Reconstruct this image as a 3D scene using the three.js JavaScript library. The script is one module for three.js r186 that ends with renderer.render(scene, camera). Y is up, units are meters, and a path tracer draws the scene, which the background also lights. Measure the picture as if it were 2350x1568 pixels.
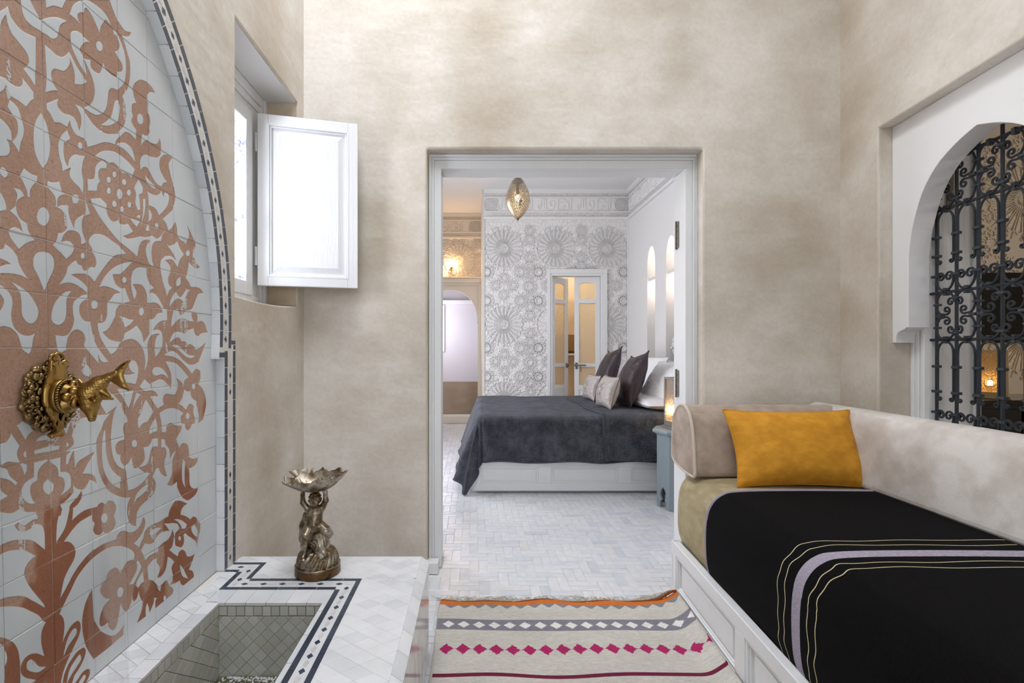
import * as THREE from 'three';
import { RoundedBoxGeometry } from 'three/addons/geometries/RoundedBoxGeometry.js';
import { mergeGeometries, mergeVertices, toCreasedNormals } from 'three/addons/utils/BufferGeometryUtils.js';
import { MarchingCubes } from 'three/addons/objects/MarchingCubes.js';
import { RectAreaLightUniformsLib } from 'three/addons/lights/RectAreaLightUniformsLib.js';

// ------------------------------------------------------------------ camera, sky, daylight, exposure
// x to the right, y up, the camera looks along -z; floor at y = 0, metres.
const renderer = new THREE.WebGLRenderer({ antialias: true });
renderer.toneMapping = THREE.LinearToneMapping;
renderer.toneMappingExposure = 1.0;
renderer.shadowMap.enabled = true;
renderer.shadowMap.type = THREE.PCFSoftShadowMap;
RectAreaLightUniformsLib.init();
const scene = new THREE.Scene();
const camera = new THREE.PerspectiveCamera(67.65, 2350 / 1568, 0.05, 60);   // focal length 1170 px of the 2350 px wide frame
camera.position.set(0, 1.2, 0);
camera.lookAt(0, 1.2, -5);
camera.setViewOffset(2350, 1568, 83, -15, 2350, 1568);                      // shifted lens: principal point at (1092, 799)
scene.background = new THREE.Color(0.80, 0.90, 1.0);
scene.backgroundIntensity = 2.0;
function daylight(name, w, h, pos, target, color, intensity) {              // soft area light, mostly for daylight at the openings
  const l = new THREE.RectAreaLight(color, intensity, w, h);
  l.name = name; l.position.set(...pos); l.lookAt(...target); scene.add(l);
  return l;
}
daylight('skylight_daylight', 1.1, 2.4, [-0.33, 4.7, -1.25], [-0.33, 0, -1.25], 0xf4f7ff, 10.0);
daylight('rear_fill_light', 2.2, 2.0, [0.3, 1.75, 2.75], [0.3, 1.5, -2], 0xf6f7fb, 0.9);  // general fill light added behind the camera, in an unseen rear doorway
daylight('window_daylight', 0.9, 1.1, [-2.1, 1.75, -1.25], [-1.0, 2.05, -2.4], 0xfaf9ff, 120);
daylight('bedroom_window_daylight', 1.5, 1.9, [-1.42, 1.55, -4.9], [2, 1.2, -4.9], 0xf6f5fa, 5.6);
daylight('corridor_window_daylight', 0.5, 0.8, [-0.92, 1.62, -8.75], [0.5, 1.5, -9.0], 0xf2f2ff, 9);
daylight('salon_area_light', 0.9, 1.2, [4.4, 1.7, -1.0], [3.2, 1.2, -3.6], 0xfff6ee, 5);  // unseen area light standing inside the salon, which has no window built

// ------------------------------------------------------------------ helpers
let seed = 7;
const rnd = () => { seed = (seed + 0x6d2b79f5) | 0; let t = Math.imul(seed ^ (seed >>> 15), 1 | seed); t = (t + Math.imul(t ^ (t >>> 7), 61 | t)) ^ t; return ((t ^ (t >>> 14)) >>> 0) / 4294967296; };
const rr = (a, b) => a + (b - a) * rnd();
const V = (x, y, z) => new THREE.Vector3(x, y, z);
const { lerp, clamp, smoothstep } = THREE.MathUtils;
const taken = new Map();
function numbered(name) { const n = taken.get(name) ?? 0; taken.set(name, n + 1); return n ? `${name}_${String(n).padStart(3, '0')}` : name; }
function tag(o, label, category, group) { o.userData.label = label; o.userData.category = category; if (group) o.userData.group = group; return o; }
function thing(name, label, category, pos = [0, 0, 0], turn = 0, group) {
  const o = new THREE.Group(); o.name = numbered(name); o.position.set(...pos); o.rotation.y = turn; scene.add(o);
  return tag(o, label, category, group);
}
function structure(name, geo, mat) { const o = new THREE.Mesh(geo, mat); o.name = name; o.userData.kind = 'structure'; scene.add(o); return o; }
function part(name, geo, mat, parent, label) { const m = new THREE.Mesh(geo, mat); m.name = name; parent.add(m); if (label) m.userData.label = label; return m; }
const flat = (g) => (g.index ? g.toNonIndexed() : g);
function merge(list) {
  return mergeGeometries(list.map((g) => {
    g = flat(g);
    if (!g.attributes.normal) g.computeVertexNormals();
    if (!g.attributes.uv) g.setAttribute('uv', new THREE.BufferAttribute(new Float32Array(g.attributes.position.count * 2), 2));
    for (const k of Object.keys(g.attributes)) if (!['position', 'normal', 'uv'].includes(k)) g.deleteAttribute(k);
    return g;
  }));
}
function metreUV(g, s = 1) {                        // uv in metres from the axis each face looks along
  g = flat(g); const p = g.attributes.position, uv = new Float32Array(p.count * 2), a = V(), b = V(), c = V(), n = V();
  for (let i = 0; i < p.count; i += 3) {
    a.fromBufferAttribute(p, i); b.fromBufferAttribute(p, i + 1); c.fromBufferAttribute(p, i + 2);
    n.copy(b).sub(a).cross(c.clone().sub(a)); const x = Math.abs(n.x), y = Math.abs(n.y), z = Math.abs(n.z);
    for (let k = 0; k < 3; k++) {
      const q = [a, b, c][k], [u, v] = x >= y && x >= z ? [q.z, q.y] : y >= z ? [q.x, q.z] : [q.x, q.y];
      uv[(i + k) * 2] = u * s; uv[(i + k) * 2 + 1] = v * s;
    }
  }
  g.setAttribute('uv', new THREE.BufferAttribute(uv, 2)); return g;
}
const box = (x0, x1, y0, y1, z0, z1, r = 0) => {    // box between two corners, edges rounded by r
  const w = Math.abs(x1 - x0), h = Math.abs(y1 - y0), d = Math.abs(z1 - z0);
  const g = r ? new RoundedBoxGeometry(w, h, d, 2, Math.min(r, w / 2.01, h / 2.01, d / 2.01)) : new THREE.BoxGeometry(w, h, d);
  return metreUV(g.translate((x0 + x1) / 2, (y0 + y1) / 2, (z0 + z1) / 2));
};
const poly = (pts) => new THREE.Shape(pts.map((p) => new THREE.Vector2(p[0], p[1])));
function slab(shape, depth, bevel = 0, curve = 10) { // a shape in x,y; its front face at z = 0, thickness to -z
  const g = new THREE.ExtrudeGeometry(shape, { depth: depth - 2 * bevel, bevelEnabled: bevel > 0, bevelSize: bevel, bevelThickness: bevel, bevelOffset: -bevel, bevelSegments: 2, curveSegments: curve });
  return metreUV(g.translate(0, 0, -depth + bevel));
}
function tube(pts, r, seg = 0, radial = 8, closed = false) {
  const c = new THREE.CatmullRomCurve3(pts.map((p) => (p.isVector3 ? p : V(...p))), closed);
  return new THREE.TubeGeometry(c, seg || pts.length * 4, r, radial, closed);
}
function rod(a, b, r, radial = 10) {
  a = V(...a); b = V(...b); const g = new THREE.CylinderGeometry(r, r, a.distanceTo(b), radial);
  g.applyQuaternion(new THREE.Quaternion().setFromUnitVectors(V(0, 1, 0), b.clone().sub(a).normalize()));
  return g.translate((a.x + b.x) / 2, (a.y + b.y) / 2, (a.z + b.z) / 2);
}
const lathe = (pts, seg = 32) => new THREE.LatheGeometry(pts.map((p) => new THREE.Vector2(p[0], p[1])), seg);
function grid(nu, nv, fn, closeU = false) {         // a surface sampled on a grid; fn(u, v) -> [x, y, z], u and v from 0 to 1
  const pos = [], uv = [], idx = [];
  for (let j = 0; j <= nv; j++) for (let i = 0; i <= nu; i++) { const p = fn(i / nu, j / nv); pos.push(p[0], p[1], p[2]); uv.push(p[3] ?? i / nu, p[4] ?? j / nv); }
  for (let j = 0; j < nv; j++) for (let i = 0; i < nu; i++) { const a = j * (nu + 1) + i, b = a + 1, c = a + nu + 1, d = c + 1; idx.push(a, b, d, a, d, c); }
  const g = new THREE.BufferGeometry();
  g.setAttribute('position', new THREE.Float32BufferAttribute(pos, 3)); g.setAttribute('uv', new THREE.Float32BufferAttribute(uv, 2)); g.setIndex(idx);
  g.computeVertexNormals();
  if (closeU) { const n = g.attributes.normal; for (let j = 0; j <= nv; j++) { const a = j * (nu + 1), b = a + nu, m = V(n.getX(a) + n.getX(b), n.getY(a) + n.getY(b), n.getZ(a) + n.getZ(b)).normalize(); n.setXYZ(a, m.x, m.y, m.z); n.setXYZ(b, m.x, m.y, m.z); } }
  return g;
}
// A tile: convex outline in x,y (counter-clockwise), thickness h down from z = 0, edge chamfer c; uv(x, y) -> [u, v]
function tileGeo(out, h, c, uv = (x, y) => [x, y]) {
  const n = out.length, cx = out.reduce((s, p) => s + p[0], 0) / n, cy = out.reduce((s, p) => s + p[1], 0) / n, pos = [], tex = [];
  const inn = out.map(([x, y]) => { const dx = cx - x, dy = cy - y, l = Math.hypot(dx, dy) || 1; return [x + (dx / l) * c * 1.4, y + (dy / l) * c * 1.4]; });
  const put = (x, y, z) => { pos.push(x, y, z); tex.push(...uv(x, y)); };
  for (let i = 1; i < n - 1; i++) { put(...inn[0], 0); put(...inn[i], 0); put(...inn[i + 1], 0); }
  for (let i = 0; i < n; i++) {
    const j = (i + 1) % n, ring = [[...inn[i], 0], [...inn[j], 0], [...out[j], -c], [...out[i], -c], [...out[j], -h], [...out[i], -h]];
    for (const [a, b, d] of [[0, 3, 2], [0, 2, 1], [3, 5, 4], [3, 4, 2]]) { put(...ring[a]); put(...ring[b]); put(...ring[d]); }
  }
  const g = new THREE.BufferGeometry();
  g.setAttribute('position', new THREE.Float32BufferAttribute(pos, 3)); g.setAttribute('uv', new THREE.Float32BufferAttribute(tex, 2)); g.computeVertexNormals();
  return g;
}
const frame = (o, x, y, z) => new THREE.Matrix4().makeBasis(V(...x), V(...y), V(...z)).setPosition(...o);
// Organic forms: tapered capsules and balls joined by a smooth minimum and meshed.
function organic(prims, lo, hi, cell, k = 0.01, extra) {
  const size = Math.ceil(Math.max(hi[0] - lo[0], hi[1] - lo[1], hi[2] - lo[2]) / cell) + 6, mc = new MarchingCubes(size, new THREE.MeshStandardMaterial(), false, false, 400000);
  const half = (size * cell) / 2, cx = (lo[0] + hi[0]) / 2, cy = (lo[1] + hi[1]) / 2, cz = (lo[2] + hi[2]) / 2, f = mc.field;
  for (let z = 0, i = 0; z < size; z++) for (let y = 0; y < size; y++) for (let x = 0; x < size; x++, i++) {
    const px = cx + (x - size / 2) * cell, py = cy + (y - size / 2) * cell, pz = cz + (z - size / 2) * cell; let d = 1e3;
    for (const q of prims) {
      const [ax, ay, az, ar, bx, by, bz, br] = q; let e;
      if (bx === undefined) e = Math.hypot(px - ax, py - ay, pz - az) - ar;
      else {
        const vx = bx - ax, vy = by - ay, vz = bz - az, t = clamp(((px - ax) * vx + (py - ay) * vy + (pz - az) * vz) / (vx * vx + vy * vy + vz * vz + 1e-12), 0, 1);
        e = Math.hypot(px - ax - vx * t, py - ay - vy * t, pz - az - vz * t) - (ar + (br - ar) * t);
      }
      const kk = q.k ?? k, h = clamp(0.5 + (0.5 * (d - e)) / kk, 0, 1); d = lerp(d, e, h) - kk * h * (1 - h);
    }
    f[i] = -(extra ? extra(px, py, pz, d) : d);
  }
  mc.isolation = 0; mc.update();
  const g = new THREE.BufferGeometry(), n = mc.count, p = mc.positionArray.slice(0, n * 3);
  for (let i = 0; i < n; i++) { p[i * 3] = cx + p[i * 3] * half; p[i * 3 + 1] = cy + p[i * 3 + 1] * half; p[i * 3 + 2] = cz + p[i * 3 + 2] * half; }
  g.setAttribute('position', new THREE.BufferAttribute(p, 3));
  const m = mergeVertices(g, cell * 0.01); m.computeVertexNormals();
  return m;
}

// ------------------------------------------------------------------ textures
const hash = (x, y, s) => { let h = Math.imul(x, 374761393) ^ Math.imul(y, 668265263) ^ Math.imul(s, 1274126177); h = Math.imul(h ^ (h >>> 13), 1274126177); return ((h ^ (h >>> 16)) >>> 0) / 4294967296; };
function vnoise(x, y, per, s) {                     // value noise that repeats after per cells
  const xi = Math.floor(x), yi = Math.floor(y), fx = x - xi, fy = y - yi, u = fx * fx * (3 - 2 * fx), v = fy * fy * (3 - 2 * fy), m = (a) => ((a % per) + per) % per;
  return lerp(lerp(hash(m(xi), m(yi), s), hash(m(xi + 1), m(yi), s), u), lerp(hash(m(xi), m(yi + 1), s), hash(m(xi + 1), m(yi + 1), s), u), v);
}
function fbm(u, v, per, oct, s = 0) { let a = 0.5, t = 0, w = 0; for (let i = 0; i < oct; i++) { t += a * vnoise(u * per, v * per, per, s + i * 17); w += a; a *= 0.5; per *= 2; } return t / w; }
function texture(w, h, fn, { srgb = false, repeat } = {}) {
  const d = new Uint8Array(w * h * 4);
  for (let y = 0, i = 0; y < h; y++) for (let x = 0; x < w; x++, i += 4) { const c = fn((x + 0.5) / w, (y + 0.5) / h, x, y); if (typeof c === 'number') d[i] = d[i + 1] = d[i + 2] = clamp(c, 0, 1) * 255; else { d[i] = c[0]; d[i + 1] = c[1]; d[i + 2] = c[2]; } d[i + 3] = 255; }
  return finish(new THREE.DataTexture(d, w, h), srgb, repeat);
}
function finish(t, srgb, repeat) {
  t.wrapS = t.wrapT = THREE.RepeatWrapping; t.magFilter = THREE.LinearFilter; t.minFilter = THREE.LinearMipmapLinearFilter; t.generateMipmaps = true;
  if (srgb) t.colorSpace = THREE.SRGBColorSpace;
  if (repeat) t.repeat.set(...repeat);
  t.needsUpdate = true; return t;
}
function canvas(w, h, draw, { srgb = true, repeat } = {}) { const c = document.createElement('canvas'); c.width = w; c.height = h; draw(c.getContext('2d'), w, h); return finish(new THREE.CanvasTexture(c), srgb, repeat); }
const mix3 = (a, b, t) => [lerp(a[0], b[0], t), lerp(a[1], b[1], t), lerp(a[2], b[2], t)].map((x) => clamp(x, 0, 255));
const std = (o) => new THREE.MeshStandardMaterial(o), phys = (o) => new THREE.MeshPhysicalMaterial(o);

// lime plaster (tadelakt): cloudy tones, trowel strokes, hairline crazing; 2.2 m repeat
const plasterMap = texture(1024, 1024, (u, v) => {
  const cloud = fbm(u, v, 4, 5, 1), cloud2 = fbm(u + 0.31, v + 0.17, 9, 4, 50), stroke = fbm(u * 1, v * 3 + cloud * 0.3, 8, 4, 90);
  let t = clamp((cloud - 0.5) * 1.5 + (cloud2 - 0.5) * 0.7 + (stroke - 0.5) * 0.45 + 0.5, 0, 1);
  const c = mix3([188, 176, 158], [225, 219, 210], t), cr = Math.abs(fbm(u, v, 22, 4, 130) - 0.5); const k = cr < 0.004 ? 0.982 : 1;
  const fine = 1 + (fbm(u, v, 160, 2, 7) - 0.5) * 0.05; return c.map((x) => clamp(x * k * fine, 0, 255));
}, { srgb: true, repeat: [1 / 2.2, 1 / 2.2] });
const plasterBump = texture(512, 512, (u, v) => 0.6 * fbm(u, v, 6, 5, 3) + 0.4 * fbm(u * 1, v * 2, 24, 3, 33), { repeat: [1 / 2.2, 1 / 2.2] });
const grainBump = texture(512, 512, (u, v) => fbm(u * 1, v * 0.06 + 0.02 * fbm(u, v, 4, 2, 5), 128, 3, 11), { repeat: [2, 2] });
const fineBump = texture(256, 256, (u, v) => fbm(u, v, 48, 3, 21), { repeat: [5, 5] });
const softBump = texture(256, 256, (u, v) => fbm(u, v, 6, 4, 61), { repeat: [3, 3] });
const glazeMap = texture(512, 512, (u, v) => mix3([214, 216, 218], [233, 234, 236], fbm(u, v, 8, 5, 77)), { srgb: true, repeat: [2.3, 2.3] });
const velvetMap = (a, b, s) => texture(512, 512, (u, v) => { const n = fbm(u, v, 5, 5, s), m = fbm(u + 0.4, v, 14, 4, s + 9); return mix3(a, b, clamp((n - 0.5) * 1.6 + (m - 0.5) * 1.1 + 0.55, 0, 1)); }, { srgb: true, repeat: [1.7, 1.7] });
const weaveBump = texture(256, 256, (u, v) => { const a = Math.sin(u * 6.2832 * 64), b = Math.sin(v * 6.2832 * 64); return 0.5 + 0.25 * (Math.floor(u * 64) + Math.floor(v * 64) & 1 ? a : b) + 0.25 * (fbm(u, v, 64, 2, 5) - 0.5); }, { repeat: [6, 6] });
const M = {};
M.plaster = std({ map: plasterMap, roughness: 0.62, bumpMap: plasterBump, bumpScale: 0.006 });
M.whitewash = std({ color: 0xe9e8e8, roughness: 0.85, bumpMap: softBump, bumpScale: 0.002 });
M.whitePlaster = std({ color: 0xe4e2e0, roughness: 0.8, bumpMap: plasterBump, bumpScale: 0.004 });
M.paint = std({ color: 0xe4e5e6, roughness: 0.42, bumpMap: grainBump, bumpScale: 0.0008 });
M.warmPaint = std({ color: 0xdcd2c4, roughness: 0.55, bumpMap: grainBump, bumpScale: 0.0006 });
M.grout = std({ color: 0xd9d6d0, roughness: 0.95, bumpMap: fineBump, bumpScale: 0.001 });
M.dirtyGrout = std({ color: 0x8d7858, roughness: 0.95, bumpMap: fineBump, bumpScale: 0.001 });
M.glaze = [0xffffff, 0xf4f5f6, 0xeceef1, 0xfaf8f3].map((c) => phys({ color: c, map: glazeMap, roughness: 0.22, bumpMap: softBump, bumpScale: 0.0012 }));
M.pool = [0xdcdcd3, 0xd2d3ca, 0xe2e2da, 0xd6d5c8].map((c) => phys({ color: c, map: glazeMap, roughness: 0.3, bumpMap: softBump, bumpScale: 0.0015 }));
M.blueTile = [0x333d4d, 0x3a4556, 0x2f3846].map((c) => phys({ color: c, roughness: 0.25, bumpMap: softBump, bumpScale: 0.001 }));
M.greyTile = [0xc3bfbd, 0xcbc6c4].map((c) => phys({ color: c, roughness: 0.3 }));
M.iron = std({ color: 0x3b4046, roughness: 0.55, metalness: 0.35, bumpMap: fineBump, bumpScale: 0.0012 });
M.castIron = M.iron;
M.brass = std({ color: 0x9c7c46, roughness: 0.3, metalness: 1 });
M.darkBrass = std({ color: 0x8c7650, roughness: 0.38, metalness: 1 });
M.oldSteel = std({ color: 0x807a70, roughness: 0.4, metalness: 0.9, bumpMap: fineBump, bumpScale: 0.001 });
const silverMap = texture(512, 512, (u, v) => { const n = fbm(u, v, 7, 5, 301), m = fbm(u, v, 40, 3, 320); return mix3([98, 78, 54], [172, 164, 150], clamp((n - 0.5) * 2.6 + (m - 0.5) * 0.8 + 0.55, 0, 1)); }, { srgb: true, repeat: [5, 5] });
M.silver = std({ map: silverMap, roughness: 0.34, metalness: 0.8 });
M.bronze = std({ color: 0x6a4f34, roughness: 0.34, metalness: 0.8, bumpMap: fineBump, bumpScale: 0.001 });
M.velvetPale = phys({ map: velvetMap([190, 181, 172], [216, 211, 206], 401), roughness: 0.85, sheen: 0.6, sheenColor: new THREE.Color(0.85, 0.83, 0.8), sheenRoughness: 0.5, bumpMap: fineBump, bumpScale: 0.0006 });
M.velvetTaupe = phys({ map: velvetMap([152, 134, 119], [184, 168, 154], 431), roughness: 0.85, sheen: 0.5, sheenColor: new THREE.Color(0.7, 0.64, 0.58), sheenRoughness: 0.5, bumpMap: fineBump, bumpScale: 0.0006 });
M.piping = phys({ color: 0xc6b9ac, roughness: 0.8, sheen: 0.4, sheenColor: new THREE.Color(0.8, 0.76, 0.72) });
M.mustard = phys({ map: velvetMap([192, 130, 22], [216, 152, 38], 461), roughness: 0.8, sheen: 0.5, sheenColor: new THREE.Color(0.9, 0.6, 0.2), sheenRoughness: 0.45, bumpMap: fineBump, bumpScale: 0.0005 });
M.khaki = phys({ map: velvetMap([158, 143, 108], [184, 170, 134], 491), roughness: 0.95, sheen: 0.3, sheenColor: new THREE.Color(0.6, 0.55, 0.42), bumpMap: weaveBump, bumpScale: 0.0015 });
M.linen = phys({ color: 0xf4f4f6, roughness: 0.9, bumpMap: softBump, bumpScale: 0.006 });
M.plum = phys({ map: velvetMap([40, 30, 36], [66, 52, 58], 521), roughness: 0.45, sheen: 0.8, sheenColor: new THREE.Color(0.35, 0.28, 0.32), sheenRoughness: 0.35, bumpMap: softBump, bumpScale: 0.004 });
M.black = std({ color: 0x0b0b0c, roughness: 0.25 });
M.tealPaint = std({ color: 0x8a969d, roughness: 0.4, bumpMap: grainBump, bumpScale: 0.0008 });
const bulbMat = (c, k) => std({ color: 0x222222, emissive: c, emissiveIntensity: k });

// ------------------------------------------------------------------ left wall with the tiled fountain arch
const WX = -0.9115, PX = -0.940, AX = 1.111;        // wall face, tile panel face, axis of the arch (distance from the camera)
const COUNTER = 0.39, JAMB = 1.85, ARC = { u: 0.59, v: 1.29, r: 1.228, R: 1.31 }, STEP = 1.165;
const toWall = (x) => frame([x, 0, 0], [0, 0, -1], [0, 1, 0], [1, 0, 0]);   // local x = distance along the wall, y up, z into the room
const arcU = (v, r = ARC.r) => ARC.u + Math.sqrt(Math.max(0, r * r - (v - ARC.v) ** 2));
const apexV = ARC.v + Math.sqrt(ARC.r ** 2 - (AX - ARC.u) ** 2);
{
  const pts = [[JAMB, 0.05], [JAMB, STEP]];
  const t0 = Math.asin((STEP - ARC.v) / ARC.r), t1 = Math.acos((AX - ARC.u) / ARC.r);
  for (let i = 0; i <= 30; i++) { const t = lerp(t0, t1, i / 30); pts.push([ARC.u + ARC.r * Math.cos(t), ARC.v + ARC.r * Math.sin(t)]); }
  const right = pts.slice(); for (let i = right.length - 2; i >= 0; i--) pts.push([2 * AX - right[i][0], right[i][1]]);
  const wall = poly([[-2.9, 0], [2.9, 0], [2.9, 4.3], [-2.9, 4.3]]);
  wall.holes.push(new THREE.Path(pts.map((p) => new THREE.Vector2(...p))));
  const sill = [[1.932, 1.398]]; for (let i = 1; i <= 8; i++) { const t = i / 8; sill.push([lerp(1.932, 2.608, t), lerp(1.398, 1.412, t) - 0.012 * Math.sin(Math.PI * t)]); }
  wall.holes.push(new THREE.Path([...sill, [2.608, 2.457], [1.932, 2.457]].map((p) => new THREE.Vector2(...p))));
  var wallLeft = structure('wall_left', slab(wall, 0.26, 0.006).applyMatrix4(toWall(WX)), M.plaster);
  part('backing', box(-1.3, -0.9422, 0.05, 2.5, -1.9, -0.3), M.grout, wallLeft);
}
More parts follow.
